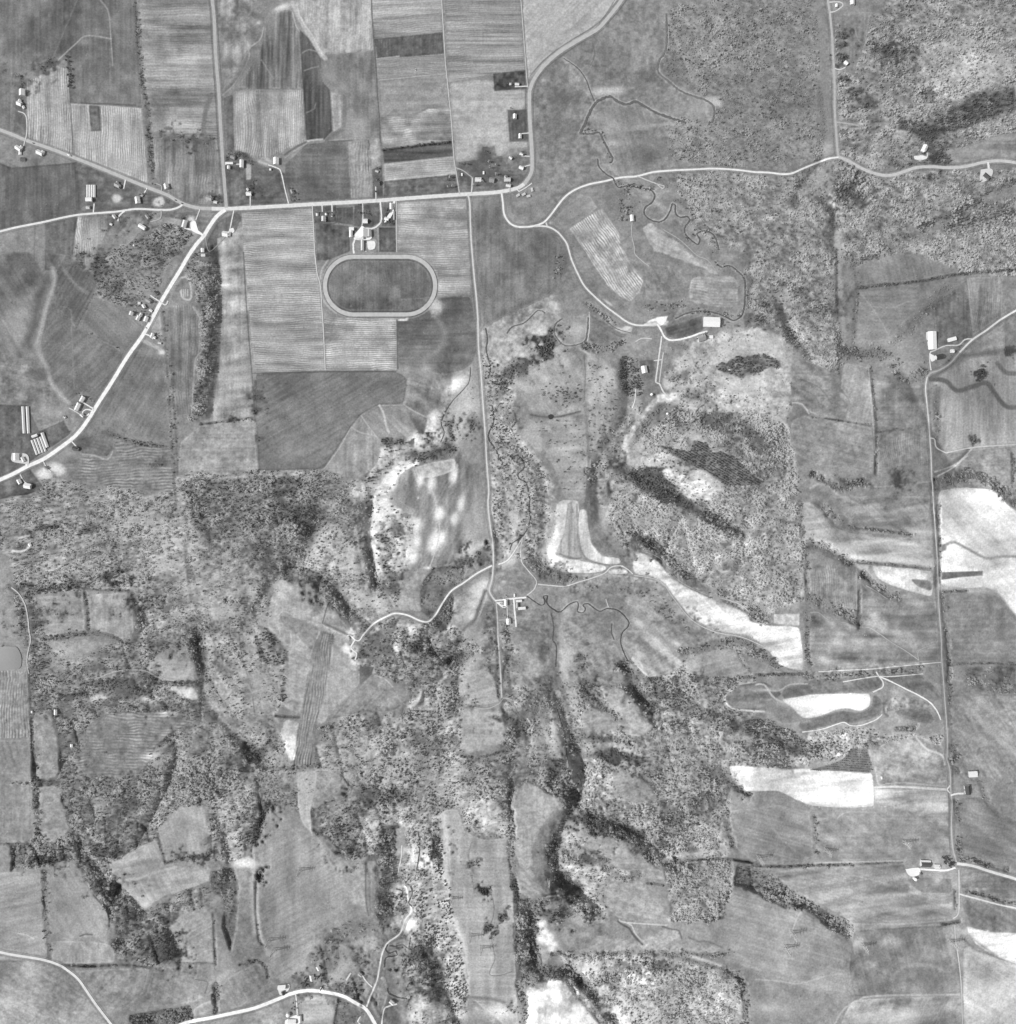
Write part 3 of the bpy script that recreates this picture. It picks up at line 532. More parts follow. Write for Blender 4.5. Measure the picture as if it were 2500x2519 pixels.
stroke("L 730,160 860,150 1000,150 1110,210", 26, 106, .75, 3)
stroke("L 1350,310 1400,300 1460,280 1560,330 1700,400 1800,385 2040,390", 20, 128, .85, 2); blob("L 1380,325", 34, 24, 128, 1, -40, hard=3)
fill("L 1365,502 1670,493 1672,527 1500,540 1365,560", 106)
blob("L 1450,30 1720,180 1520,400 1850,80", 100, 40, 205, .5)
blob("L 930,910 500,1145 870,820 1190,740 600,1020 1060,960 1130,960 560,870 740,1010", 55, 32, 196, .65, 25)
blob("L 1230,960 480,1050 620,700 1090,750", 110, 34, 104, .5, 10)
blob("L 1720,760 1810,850", 30, 90, 98, .6); stroke("L 1760,640 1850,760 1990,930", 30, 118, .8, 3)
blob("L 1600,640", 120, 20, 190, .6)
stroke("L 1360,610 1500,590 1650,560", 60, 205, .7, 5)
stroke("L 1430,1290 1530,1300 1580,1220", 9, 170, .6)
fill("L 1560,1210 1900,1190 2040,1190 2040,1400 1700,1380 1530,1340", 112, ('m', 12), ('c', 8), 8, 0, .45)
for k in range(5): stroke("L %d,1500 %d,1640 %d,1800 2000,%d" % (1540+k*11, 1680+k*11, 1840+k*11, 1900-k*14), 5, 176, .7, .7)
blob("L 1650,1480 1690,1720 1900,1830", 80, 40, 168, .45)
fill("L 960,1440 1050,1420 1180,1440 1290,1480 1290,1510 1150,1490 1050,1520 960,1540 940,1480", 140, ('f', 14), ('m', 10), dens=.1)
stroke("L 940,1470 945,1540 970,1560", 16, 84, .8, 2)
blob("L 480,1480 300,1460 690,1440", 110, 30, 252, .8)
stroke("L 0,1330 60,1330 110,1400 150,1440 200,1460", 12, 218, .75, 1); stroke("L 60,1370 170,1375 250,1330 380,1325", 9, 198, .7)
stroke("L 0,1530 100,1540 200,1620 400,1600", 14, 178, .6, 3)
stroke("L 0,1760 150,1740 300,1830 450,1840", 44, 66, .75, 8, dens=1, coni=.5)
stroke("L 460,1760 620,1800", 34, 74, .8, 8, dens=1, coni=.5)
blob("L 1100,1800 900,1870 1250,1830", 60, 40, 205, .6); stroke("L 1170,1700 1250,1800 1370,1850 1395,1917", 14, 210, .8)
blob("P 1290,60 1330,220 1350,320 960,230", 60, 34, 205, .6)
stroke("P 880,175 1050,170 1400,190", 16, 216, .8); stroke("P 900,170 950,150 1090,140 1250,155 1400,165", 8, 180, .7)
stroke("P 0,60 200,110 500,140 860,200", 40, 205, .5, 10); stroke("P 0,150 250,160 400,130 700,170 860,220", 20, 190, .5, 8)
stroke("P 60,340 130,480 240,600 380,700", 10, 165, .5, 2); stroke("P 600,400 660,360 760,355 880,358", 9, 172, .7)
stroke("P 880,370 960,480 1000,600", 12, 158, .5, 3); stroke("P 640,430 760,520 790,620", 10, 154, .5, 3)
blob("P 640,490 860,420 1060,480 1150,650 1340,560", 60, 90, 112, .45, -20)
stroke("P 440,730 700,725 1080,715", 9, 190, .7)
for k in range(6): stroke("P %d,%d %d,%d 1100,%d" % (300+60*k, 930-20*k, 700, 860-15*k, 780+4*k), 3, 118+8*(k % 3), .5, .7)
stroke("P 720,1165 1000,1170 1450,1140", 8, 120, .6, 2); stroke("P 720,1180 1000,1185 1460,1150", 8, 172, .6, 2)
blob("P 990,990 800,1000 1100,1090", 120, 34, 176, .45, 15); blob("P 960,920 1040,930", 120, 24, 108, .6)
fill("P 1120,850 1250,840 1440,850 1440,950 1230,950 1150,900", 116, ('m', 12)); blob("P 1290,990 1340,860", 34, 34, 180, .8)
stroke("P 330,1090 300,1150 275,1210 255,1280", 9, 186, .8); stroke("P 80,1340 180,1350 220,1420 225,1500", 10, 164, .5, 2)
stroke("P 0,1590 160,1600 320,1620 500,1570 670,1545", 9, 186, .6, 1.5)
blob("P 870,1270 1290,1300 1340,1410 1170,1390 870,1390 1010,1500", 70, 70, 108, .5)
stroke("P 1000,1590 1080,1500 1250,1480 1380,1520", 22, 172, .6, 5); blob("P 1300,1590 930,1640 1180,1590", 110, 44, 112, .5)
stroke("P 560,1960 640,1820 760,1740 900,1710 1500,1700", 12, 196, .7, 2)
blob("P 850,1850 1000,1900 1200,1850 100,1800", 150, 40, 196, .5)
fill("P 1660,110 1720,100 1990,200 1990,430 1850,420 1720,320 1650,200", 138, ('m', 7)); stroke("P 1655,130 1690,250 1780,350 1890,430", 24, 84, .75, 4, dens=.3)
stroke("P 1520,1200 1580,1270 1680,1350 1780,1420", 14, 110, .7, 3); stroke("P 1540,1300 1620,1370 1750,1410", 16, 90, .6, 3)
blob("P 1650,1260 1800,1330", 160, 26, 245, .6, 12)
blob("G 560,560 500,580 540,620", 50, 40, 186, .8)
stroke("G 470,620 560,630 640,680 700,720", 24, 150, .6, 4)
blob("G 600,735 770,375 1500,1155 1440,1160 1640,1140 700,1480", 44, 10, 215, .8, 35)
fill("G 1020,540 1080,500 1130,480 1210,470 1180,530 1150,545", 248, ('f', 3)); blob("G 1160,510 1100,520", 34, 24, 252, 1, hard=2, dens=0)
fill("G 830,550 860,560 900,545 950,545 940,590 880,600 820,570", 196, ('f', 10))
blob("G 1220,1080 1250,1060 1180,1060", 34, 26, 252, 1, dens=0, hard=2); blob("G 1170,1100 1380,1150 1460,1160", 60, 14, 225, .9, 12, dens=0)
stroke("G 1140,1070 1070,1150 1000,1230 950,1310 905,1390 890,1450", 36, 204, .9, 3, dens=0, rgh=2, amp_n=26)
stroke("G 1180,1130 1130,1170 1060,1250 1010,1330 950,1420", 30, 96, .7, 5, dens=.8)
blob("G 900,1450 870,1470", 22, 30, 212, .9)
fill("G 910,1480 970,1450 1050,1570 960,1580 900,1560", 160, ('f', 4))
stroke("G 960,730 880,800 835,870 840,980 860,1080 840,1200 780,1320 700,1450 650,1570", 26, 142, .75, 4, dens=0)
blob("G 290,740 330,690", 70, 44, 62, .9, -55, dens=.95, coni=.8)
blob("G 90,860 60,880 20,970", 60, 50, 92, .8, dens=.9, coni=.5)
blob("G 110,960 150,1000 260,1100", 60, 34, 190, .7, dens=0)
stroke("G 590,760 600,900 590,1100", 7, 98, .7); stroke("G 600,1180 615,1400 620,1600", 6, 128, .6)
blob("G 400,1080 510,1080 540,1050", 70, 80, 124, .5); blob("G 230,1110 290,1100", 50, 30, 130, .5)
stroke("G 200,1200 300,1215 350,1215 420,1210 560,1175", 14, 92, .85, 1.5)
blob("G 290,1350 320,1400", 20, 70, 120, .6); blob("G 450,1450 510,1440", 60, 14, 205, .7)
blob("G 50,1230", 46, 46, 88, .7, dens=.6); blob("G 45,1215", 22, 30, 150, .9, dens=0)
stroke("G 80,1190 90,1250 60,1290", 10, 66, .8)
wood("G 860,800 900,770 990,790 1000,900 1010,1050 900,1060 860,980 850,880", 118, .85, coni=.95, feather=3)
wood("G 1530,850 1640,810 1740,760 1917,755 H 180,800 200,850 60,860 G 1850,900 1760,940 1680,910 1600,880", 112, .8, coni=1, feather=3)
blob("G 1660,860", 9, 14, 235, 1, hard=3, dens=0)
blob("G 1350,800 1420,740 1830,650 1600,720 1850,960 1750,1000 1680,700", 90, 50, 196, .6, dens=.1)
blob("G 1240,930 1330,930 1400,1060 1320,700 1450,720 1500,1090", 60, 40, 122, .6, dens=.6)
blob("G 1300,1260 1500,1260 1800,1300 1850,1400 1560,1230 1240,1560", 110, 50, 100, .6, 30, dens=.9, coni=.4)
blob("G 1000,1430 1150,1350 1480,1430 1400,1350 1900,1280", 80, 34, 198, .7, 25, dens=.15)
stroke("G 980,1460 1060,1560 1250,1570 1400,1620 1600,1740", 44, 184, .7, 6, dens=.1)
blob("G 1100,1640 1200,1700 960,1650", 90, 40, 72, .8, 35, dens=.95, coni=.6)
blob("K 1080,290 1000,250", 110, 40, 72, .85, 30, dens=1, coni=.5)
stroke("K 1100,280 1200,360 1320,500 1450,560 1600,640 1750,720 1900,840", 60, 84, .75, 8, dens=1, coni=.45)
stroke("K 1400,0 1550,100 1680,200", 80, 92, .65, 10, dens=1, coni=.4)
stroke("K 1310,400 1400,370 1480,360", 14, 92, .6, 2); stroke("K 1850,300 1900,370", 14, 92, .6, 2)
fill("K 1330,560 1480,590 1600,660 1500,650 1360,600", 128, ('f', 3), feather=6)
blob("K 900,100 1100,150 1300,120 860,150", 160, 60, 168, .5, 10)
blob("K 70,80 90,180 120,130", 60, 30, 200, .8, 45, dens=0)
blob("K 100,290 60,330", 60, 30, 205, .8, -45, dens=0); blob("K 40,420", 60, 26, 215, .85, -25, dens=0)
stroke("K 300,430 250,330 330,270 370,100", 44, 150, .8, 4, dens=.2)
stroke("K 140,240 200,400 300,470 450,560", 70, 122, .7, 7, dens=.85)
blob("K 380,490 480,540", 80, 30, 92, .7, dens=.9)
stroke("K 380,360 560,410 700,440 780,450", 9, 120, .7); stroke("K 500,20 510,60 495,60", 8, 110, .8)
stroke("K 385,370 480,400 560,400", 12, 110, .7, 2)
blob("K 700,620 900,620 1040,640 1170,790 1230,870 1380,930 1440,960 1020,590", 90, 40, 100, .5, dens=.25)
stroke("K 380,810 395,950 430,1080 460,1250", 16, 168, .5, 3)
stroke("K 440,1090 520,1100 600,1060", 10, 172, .6, 2); stroke("K 740,960 640,1020 560,1090", 26, 164, .5, 5)
blob("K 740,970 770,1170 290,1130 270,1110", 26, 60, 100, .65, -10)
blob("K 570,1130 560,1200 590,1330 600,1380 680,1470", 40, 50, 84, .75, dens=.95, coni=.35)
stroke("K 650,1440 740,1500 830,1580", 40, 92, .7, 5, dens=.9, coni=.4)
stroke("K 860,1180 920,1230 960,1300 970,1380 1000,1430", 62, 70, .8, 6, dens=1, coni=.5)
blob("K 1010,1420 1100,1400 1180,1420 1260,1400 1100,1480", 60, 40, 82, .7, dens=1, coni=.45)
blob("K 890,1430", 22, 70, 92, .75, 10); blob("K 870,1650 850,1600", 60, 16, 100, .7)
blob("K 740,1740 700,1720", 110, 26, 74, .75, 10, dens=.95, coni=.4); blob("K 780,1840 720,1850 900,1870", 130, 30, 66, .8, 10, dens=1, coni=.5)
stroke("K 640,1800 800,1770 950,1810 1100,1790", 34, 196, .6, 8, dens=.1)
blob("K 1000,890 990,870 1010,1110 1120,1000 1180,1070 1280,1030", 50, 22, 205, .7, 30)
blob("K 1010,1000 1080,1130", 24, 100, 112, .5, -25)
stroke("K 1330,1090 1500,1050 1700,1010 1850,1030", 50, 96, .75, 5, dens=.9, coni=.3)
blob("K 1430,1280 1280,1280", 40, 26, 74, .8, dens=1, coni=.5)
stroke("K 1640,1470 1690,1510 1780,1520 1917,1530", 12, 226, .85, 1.5); stroke("K 1630,1420 1680,1350 1800,1320", 6, 196, .7)
stroke("K 170,1580 200,1620 210,1670", 8, 230, .8, 1, dens=0); stroke("K 0,1425 60,1440 110,1480 130,1510", 12, 190, .6, 3, dens=0)
stroke("K 360,1560 380,1700 380,1800", 44, 182, .7, 5, dens=.1); stroke("K 430,1200 470,1300", 30, 172, .7, 4)
blob("K 330,1590", 16, 14, 88, .8)
blob("K 130,1780 220,1760 180,1850", 90, 40, 186, .7, -45, dens=.1)
blob("K 100,1600 50,1680 260,1480 300,1350", 80, 60, 92, .6, dens=.85)
blob("K 500,1420 540,1460 600,1800 300,1650", 60, 80, 165, .6, dens=.3)
blob("O 650,380 640,440 900,490 930,500 700,470 620,400", 80, 40, 76, .75, 15, dens=1, coni=.5)
blob("O 1040,530 1150,560 1190,600", 50, 40, 84, .75, dens=1, coni=.5); stroke("O 940,550 1000,620 1080,690", 26, 96, .8, 4, dens=.9)
blob("O 1260,700 1310,740", 26, 24, 58, .9, dens=1, coni=.9); blob("O 1130,740", 30, 26, 140, .9, dens=.5); stroke("O 1090,710 1130,700 1170,740", 9, 72, .8)
blob("O 1550,90 1290,380 1230,420 1420,300 1520,240", 90, 50, 96, .6, dens=1, coni=.3)
stroke("O 1650,100 1720,180 1800,230", 50, 74, .8, 5, dens=1, coni=.5)
stroke("O 1180,700 1400,660 1650,630", 40, 178, .7, 6, dens=.1); stroke("O 1595,660 1600,700", 8, 80, .8)
blob("O 440,770 560,780 490,760", 80, 14, 235, .85, dens=0); blob("O 580,700 640,710 500,700", 70, 30, 90, .7, dens=.9, coni=.3)
stroke("O 580,620 700,680 780,720", 22, 92, .7, 4, dens=.8); stroke("O 740,760 800,790 880,840 1000,810", 44, 108, .85, 2, dens=1)
blob("O 450,840 500,940", 60, 90, 84, .75, -20, dens=.9, coni=.4)
stroke("O 300,980 400,970", 14, 215, .7); blob("O 360,960 340,990 310,970", 26, 8, 66, .8); blob("O 260,850 320,850", 60, 12, 100, .7, -15)
blob("O 430,1100 380,1140 600,1090 660,1140 620,1100", 60, 34, 74, .8, 15, dens=.9, coni=.5)
blob("O 560,1170 520,1140 700,1150", 60, 34, 215, .7, 25, dens=0); fill("O 640,1190 740,1170 770,1270 700,1260", 120, ('f', 9))
stroke("O 840,1160 880,1190 920,1210 960,1270 1020,1330", 14, 70, .85, 1.5); stroke("O 860,1160 940,1190 960,1240 1010,1300", 7, 215, .8, .7)
stroke("O 1170,1200 1240,1220 1290,1230 1310,1290", 12, 84, .85, 1.5); stroke("O 1360,1280 1440,1310 1500,1310 1600,1350", 10, 92, .7, 2)
stroke("O 850,1150 900,1170 1200,1190", 8, 205, .8)
stroke("O 350,1400 640,1405 900,1390 1050,1400 1200,1400 1400,1460 1650,1520", 26, 96, .8, 4, dens=.9)
stroke("O 1330,1400 1450,1440 1600,1490", 20, 222, .8, 3, dens=0); stroke("O 1330,1390 1500,1410 1680,1400", 30, 106, .8, 4, dens=.7)
blob("O 1100,1500 1060,1480 930,1500 1200,1510", 70, 26, 88, .7, 20, dens=1, coni=.4); blob("O 1330,1620 1420,1620", 70, 60, 120, .6, dens=.9)
stroke("O 700,1590 800,1640 900,1700", 34, 100, .65, 5, dens=.9, coni=.3)
blob("O 1000,1850 1100,1880 850,1800", 140, 60, 216, .6, dens=.25); blob("O 650,1500 520,1450", 80, 34, 195, .6, dens=.2)
stroke("O 210,1150 200,1300 230,1430 330,1530 480,1520", 60, 84, .75, 6, dens=.95, coni=.4)
stroke("O 480,1510 600,1640 720,1760 830,1900", 55, 92, .8, 5, dens=.95, coni=.3); stroke("O 480,1590 600,1720 720,1850", 18, 205, .7, 4, dens=0)
stroke("O 470,1600 560,1720 700,1880", 26, 120, .7, 3, dens=.7)
blob("O 240,1210 50,1810 70,1830 40,1790", 22, 18, 72, .85, dens=.9, coni=.6)
blob("J 1215,150 1380,70 1500,110 1350,290 1320,300 1180,390 1220,280 1395,250", 44, 60, 250, .95, 8, hard=1.3)
blob("F 1320,1700 1240,1680 1490,1650 1540,1860 1050,1680", 30, 70, 245, .85, 12, hard=1.3); stroke("F 1190,1600 1230,1690 1320,1740 J 1370,60", 20, 214, .6, 4)
blob("J 1560,370 1600,390 1700,300 1620,330", 60, 30, 210, .7); stroke("J 1380,120 1380,240 1340,380 1310,460", 9, 205, .8); blob("J 1300,470", 26, 10, 248, .9)
blob("J 1150,140 1150,250", 26, 90, 205, .75)
blob("J 1660,100 1650,60", 60, 120, 168, .6); blob("J 1530,160 1270,260", 36, 120, 116, .6)
blob("F 1500,980 1530,960 1460,1000", 80, 44, 228, .9, -20, dens=0); blob("F 1350,1300 1340,1360 1360,1220 1200,1390 1240,1400", 60, 60, 246, .95, 20, dens=0, hard=1.3)
blob("F 1620,1120 1500,1200 1600,1080 1550,1300 1480,1380", 80, 90, 178, .8, dens=.05)
blob("F 1460,1290 1440,1430 1290,1430 1340,1430 1620,1280 1200,1480", 30, 44, 66, .85, dens=.95, coni=.8)
stroke("F 1000,1400 1130,1440 1230,1500 1350,1500 1480,1450", 60, 78, .8, 6, dens=.9, coni=.6)
stroke("F 1010,1480 990,1570 930,1640 850,1720 840,1800", 50, 84, .75, 6, dens=.9, coni=.7)
blob("F 1030,1650 980,1500 800,1760 760,1770 830,1820", 40, 50, 236, .8, dens=.05)
fill("F 1170,1130 1290,1220 1270,1340 1230,1340 1140,1170", 118, ('d', 8), feather=5)
stroke("F 940,1130 970,1190 990,1280 1010,1330", 16, 200, .85, 1.2); stroke("F 805,1205 850,1270 920,1360", 9, 196, .7, .8); stroke("F 735,1290 800,1330 920,1360 950,1410", 9, 184, .7, .8); stroke("F 1120,1125 1190,1170 1290,1220", 9, 192, .7, .8)
stroke("F 1160,930 1150,1050 1120,1125", 18, 168, .7, 2); stroke("F 1150,960 1350,1000 1420,1010", 24, 170, .6, 3)
stroke("F 1370,500 1420,600 1370,720 1270,790 1290,880 1400,990", 40, 150, .55, 6)
blob("F 1370,400 1420,960 1300,860 1590,1140", 60, 30, 190, .6)
blob("F 40,1060 60,1080 30,1180 60,1375", 40, 26, 88, .8, dens=.5)
blob("F 200,720 370,720 80,800 650,700 720,800 590,800 830,580", 80, 50, 196, .45); blob("F 120,400 380,400 290,120 660,560 850,640", 130, 40, 126, .4)
blob("B 200,1780 1200,1700 1450,1750 F 1540,230 1400,60", 110, 40, 190, .45); blob("B 1350,1530 1200,1850 1500,1600", 110, 50, 132, .4)
blob("F 620,180 670,220 1120,230 780,100 1100,380", 60, 50, 90, .4); blob("F 900,250 720,300 1180,200", 90, 60, 132, .35)
blob("J 1690,600 1720,580 1660,650 1630,740 1700,680 1620,830", 44, 36, 232, .7, dens=.05)
stroke("J 1720,640 1680,760 1640,860 1560,930", 22, 90, .8, 3, dens=.3); blob("J 1560,950 1600,960", 60, 60, 165, .5)
fill("J 1335,490 1480,470 1580,460 1560,540 1470,640 1400,740 1310,850 1255,790 1240,650 1270,560", 118, ('m', 8), ('c', 8), 4, 0, .35)
fill("J 1470,640 1490,700 1470,850 1430,930 1390,950 1330,860 1400,740", 92, ('c', 9), feather=4, dens=.7)
blob("J 1590,420 1700,390", 70, 34, 84, .75, -20, dens=.8)
blob("J 960,90 960,150 1000,30 880,330 870,170 950,430 750,480 740,340", 60, 60, 214, .7, dens=.1, coni=.3)
blob("J 960,250 1000,300 1050,180 960,420 1040,550 970,620 860,690 1030,640", 50, 60, 84, .6, dens=.8, coni=.9)
stroke("J 830,0 830,150 830,290 890,400 890,540", 44, 96, .8, 5, dens=.8)
blob("J 380,180 330,80 400,240 120,420 80,300 620,660 250,500 520,580", 80, 70, 84, .65, dens=1, coni=.45)
blob("J 560,240 480,320 600,200 700,460 450,400 830,700 940,730 750,640 900,720", 90, 50, 205, .6, dens=.2)
blob("J 1180,920 1080,1070 1060,1050 750,1110 720,970 760,1160 740,1080 700,1070", 38, 34, 244, .95, dens=0, hard=1.5)
blob("J 1190,1050 1220,1060 1500,1130 840,1100 1500,1140 1330,1100", 60, 40, 66, .8, dens=.95, coni=.8)
fill("J 860,980 1100,820 1060,900 1040,1060 1080,1180 920,1160 850,1200 830,1050", 116, ('m', 10), ('c', 7), 5, 0, .3)
stroke("J 800,1190 805,1320", 14, 96, .8); fill("J 800,1190 900,1200 880,1260 800,1330", 104, ('m', 6), ('f', 4), 3)
stroke("J 1250,1380 1230,1450 1170,1500", 26, 205, .85, 4, dens=0); stroke("J 900,1260 980,1290 1040,1350", 7, 200, .7, .7)
stroke("J 1090,1090 1120,1180 1130,1220", 12, 76, .85, 1.5); stroke("J 1180,1230 1190,1350", 16, 78, .8, 2)
blob("J 1640,1150 1600,1200 1700,1000", 60, 34, 186, .6, -30, dens=.1); blob("J 1490,1300 1520,1450 1500,1750", 40, 60, 100, .6, dens=.8, coni=.4)
blob("J 900,1780 850,1700 1150,1850 800,1850", 90, 60, 190, .5, dens=.3); blob("J 1250,1720 1330,1800 1060,1800 880,1620", 80, 60, 100, .6, dens=.9, coni=.4)
blob("J 400,640 500,740 470,780", 34, 60, 112, .6, -30); stroke("J 50,900 150,960 240,1080 260,1150", 22, 84, .75, 3, dens=.4, coni=.8)
fill("J 20,970 100,930 180,1020 250,1150 180,1190 60,1150", 128, ('c', 14), ('m', 9), 4, 0, .5, coni=.9)
stroke("J 520,880 560,740 600,700", 7, 74, .8); stroke("J 330,840 250,790 205,810 190,870 210,960", 7, 188, .7, .8)
stroke("J 530,880 620,920 720,970", 14, 92, .7, 1.5); stroke("J 530,900 620,940 700,980", 6, 214, .7, .7)
for k in range(7): stroke("J %d,%d %d,%d" % (565, 965+k*11, 605, 968+k*11), 5, 90, .8, .5)
blob("J 220,600 600,1300 740,1400", 60, 90, 176, .5)
stroke("J 570,1620 500,1690 470,1800 460,1917", 34, 112, .7, 5); blob("J 60,1850", 70, 60, 84, .8, dens=1, coni=.8)
stroke("N 400,60 415,200 400,300 415,420 440,510", 9, 196, .7, 1)
blob("N 50,450 80,400 20,520", 40, 80, 76, .8, 15, dens=1, coni=.8); blob("N 60,820 50,830", 26, 30, 66, .9, dens=1, coni=.7); stroke("N 30,870 30,1100 60,1300 100,1330", 18, 120, .6, 3, dens=.5, coni=.6)
stroke("N 0,640 30,1000 60,1250 120,1400", 26, 196, .55, 4)
blob("N 270,450 460,900 520,1100 450,1000", 60, 120, 136, .6, -10); stroke("N 490,560 560,700 680,900 740,1010", 18, 168, .6, 3)
fill("N 680,740 830,735 840,1050 740,1040 700,860", 164, ('f', 3), feather=6); stroke("N 838,740 840,1000 860,1120", 9, 88, .75, 1)
fill("N 490,520 560,540 680,670 640,690 560,620", 116, ('f', 5), feather=3)
fill("N 940,900 1040,890 1050,1150 980,1230 930,1150 930,1000", 98, ('m', 8), ('c', 7), 6, 0, .7)
fill("N 970,470 1080,440 1150,560 1130,680 960,690 900,640", 104, ('m', 12), ('c', 7), 7, 0, .6); fill("N 1060,480 1130,470 1140,690 1060,680", 134, ('l', 5), feather=4)
stroke("N 620,1230 750,1190 900,1200 1010,1150", 26, 106, .75, 6, dens=.5); fill("N 540,1290 700,1210 860,1230 800,1290 600,1380 430,1500 430,1420", 124, ('e', 10), ('m', 6), 6, 0, .3)
fill("N 480,1450 600,1340 880,1270 1000,1300 960,1400 930,1560 860,1720 700,1700 500,1660", 150, ('m', 12), ('l', 8), 6, 0, .1)
blob("N 570,1480 790,1450 540,1560 640,1640 720,1650 800,1650 400,1620", 44, 60, 92, .75, dens=.7, coni=.4); blob("N 700,1480 640,1560 880,1310", 60, 50, 196, .6, dens=0)
blob("N 1300,720 1260,700 1100,1180 1160,1190 1060,930", 60, 44, 244, .9, dens=0, hard=1.3); blob("N 950,430 900,460 1120,640", 70, 20, 208, .7, -20)
blob("N 1250,1380 1200,1420 1300,1480 1340,1560 1400,1720", 90, 70, 84, .75, dens=.95, coni=.35); blob("N 1370,560 1380,680 1350,640", 40, 60, 70, .8, dens=1, coni=.9)
stroke("N 1400,380 1430,560 1430,750 1440,850", 44, 196, .8, 5, dens=0); stroke("N 1490,1150 1550,1290 1580,1420 1560,1500", 30, 198, .7, 5, dens=0)
blob("N 1250,1780 1200,1870 1780,1820 1850,1830 1500,1850", 90, 40, 240, .7, dens=.1); stroke("N 1580,1720 1750,1730 1860,1760", 20, 110, .7, 3)
blob("N 1480,420 1500,900 1640,1300 1780,1100", 30, 120, 148, .5); stroke("N 1620,580 1600,640 1600,720", 12, 120, .7); stroke("N 1605,800 1630,880 1640,950", 6, 118, .6)
stroke("N 1740,900 1780,1020 1780,1120 1760,1200 1775,1350 1790,1440 1750,1550 1830,1560 1917,1530", 6, 104, .75, .6)
stroke("N 1820,700 1830,800 1750,870", 14, 142, .6, 3)
fill("N 640,1720 760,1780 830,1850 760,1917 620,1990 600,1917", 122, ('c', 9), ('m', 7), 5, 0, .5)
blob("N 100,50 400,100 1100,50 900,200 700,100 1000,100 1300,150", 110, 70, 180, .5, dens=.3); blob("N 1000,220 860,200 1100,230 940,260 640,480 740,620", 90, 60, 88, .7, dens=.9, coni=.6)
stroke("N 60,20 300,30 620,0", 24, 88, .8, 5, dens=.9); stroke("J 180,1560 350,1570", 14, 84, .8, 2, dens=.7)
blob("M 280,690 310,710 360,720", 60, 30, 54, .9, 10, dens=.9, coni=.9); blob("M 930,210 740,640 780,660 700,640 930,290", 70, 50, 80, .7, dens=1, coni=.4)
blob("M 740,320 770,300 880,180 980,180 560,400", 50, 40, 165, .5); blob("M 1180,1300 1230,1330 1250,1380 1150,1400", 70, 90, 78, .8, dens=1, coni=.45)
blob("M 800,960 850,1000 930,1080", 90, 50, 84, .65, 40, dens=1, coni=.3); blob("M 1440,680 1400,690 1480,690", 80, 14, 72, .8, dens=1)
fill("M 960,1850 1400,1780 1430,1870 1420,2010 950,2010", 104, ('m', 8), ('w', 8), 4, 0, .85); fill("M 1550,790 1720,765 1760,900 1740,1200 1700,1380 1640,1200 1660,1000 1560,940", 108, ('m', 9), ('c', 7), 4, 0, .5)
stroke("M 1870,780 1860,900 1870,1100 1880,1250", 34, 190, .7, 5, dens=0); blob("M 1800,720 1780,740 1850,740", 60, 30, 228, .85, dens=0, hard=1.4)
stroke("M 690,970 760,1050 800,1120 805,1200", 12, 74, .8, 1.2); stroke("M 590,1270 630,1255 680,1260", 10, 84, .8); stroke("M 130,1250 200,1265 250,1290", 7, 225, .7, .7)
stroke("M 880,860 1000,850 1150,800 1300,760", 14, 205, .5, 3); blob("M 1070,1040 980,1040 920,960", 34, 24, 206, .7); blob("M 170,1340 560,1040 1340,430 1130,770 1540,1540 1480,1650 1330,1700", 60, 60, 132, .5)
stroke("M 1440,1590 1530,1610 1510,1690", 7, 90, .7, .7); stroke("M 1130,1500 1100,1600 1065,1700", 22, 110, .7, 3); blob("M 1090,1715", 26, 22, 92, .8)
blob("M 1650,1560 1610,1600 600,1870 750,1860 1640,980", 90, 30, 186, .5, -35)
blob("I 220,800 180,600 420,620 560,600 320,630 1050,700 1080,760 260,880", 120, 26, 84, .7, -6, dens=.95, coni=.4); blob("I 880,500 760,540 890,580 310,180 380,170 1120,100 580,1400 540,1410 640,200", 70, 20, 72, .75, -12, dens=1, coni=.5)
blob("I 1170,450 1250,470 1180,200 1100,120 1250,280 1000,90 560,1170 450,1090 900,170 1400,620 1400,780", 110, 40, 190, .6, -8, dens=.15)
stroke("I 300,350 520,330 760,240 900,220", 14, 176, .6, 4, dens=.1); stroke("I 90,345 150,350 200,330 230,290", 16, 236, .85, 2, dens=0); stroke("I 140,250 220,230", 9, 225, .8, 1.5, dens=0)
stroke("I 1310,0 1340,200 1370,500 1400,780", 12, 172, .5, 3, dens=.1); stroke("I 90,610 160,700 195,800 215,930 225,1010", 34, 130, .6, 5, dens=.2)
blob("I 700,1440 740,1420 1100,1430 1380,1400 1230,1540 1110,1860 1160,1440", 60, 26, 232, .8, -8, dens=.05, hard=1.2)
blob("I 1000,1380 1250,1500 1500,1110 1470,1080 800,1320 900,1310 1080,1260", 110, 34, 94, .7, dens=.85)
stroke("I 1530,1000 1550,1080 1540,1170", 44, 205, .8, 6, dens=.1); blob("I 1400,1250 1340,1270", 70, 34, 196, .6); blob("I 1600,820 1700,780 1860,650 1860,850 1850,1000", 70, 70, 192, .6, dens=.2)
fill("I 1500,1330 1700,1280 1750,1400 1700,1530 1550,1530 1490,1430", 160, ('c', 12), ('f', 8), 8, 0, .25)
blob("I 1850,1850 1450,1000", 80, 60, 76, .75, dens=1, coni=.5); stroke("I 1540,1080 1530,1250 1580,1400 1700,1520 1760,1600", 40, 104, .6, 6, dens=.9); stroke("I 1760,950 1790,1150 1850,1350 J 20,1550", 7, 88, .7, .8, rgh=1.2); blob("I 1780,1200 1700,1450 J 100,1450 60,1300", 60, 70, 178, .6, dens=.15)
stroke("I 1600,1700 1750,1660 1900,1600", 20, 172, .5, 5, dens=.2)
stroke("I 700,1290 850,1235 960,1222 1080,1232 1150,1270 1260,1300 1330,1310", 7, 196, .7, .7, dens=0)
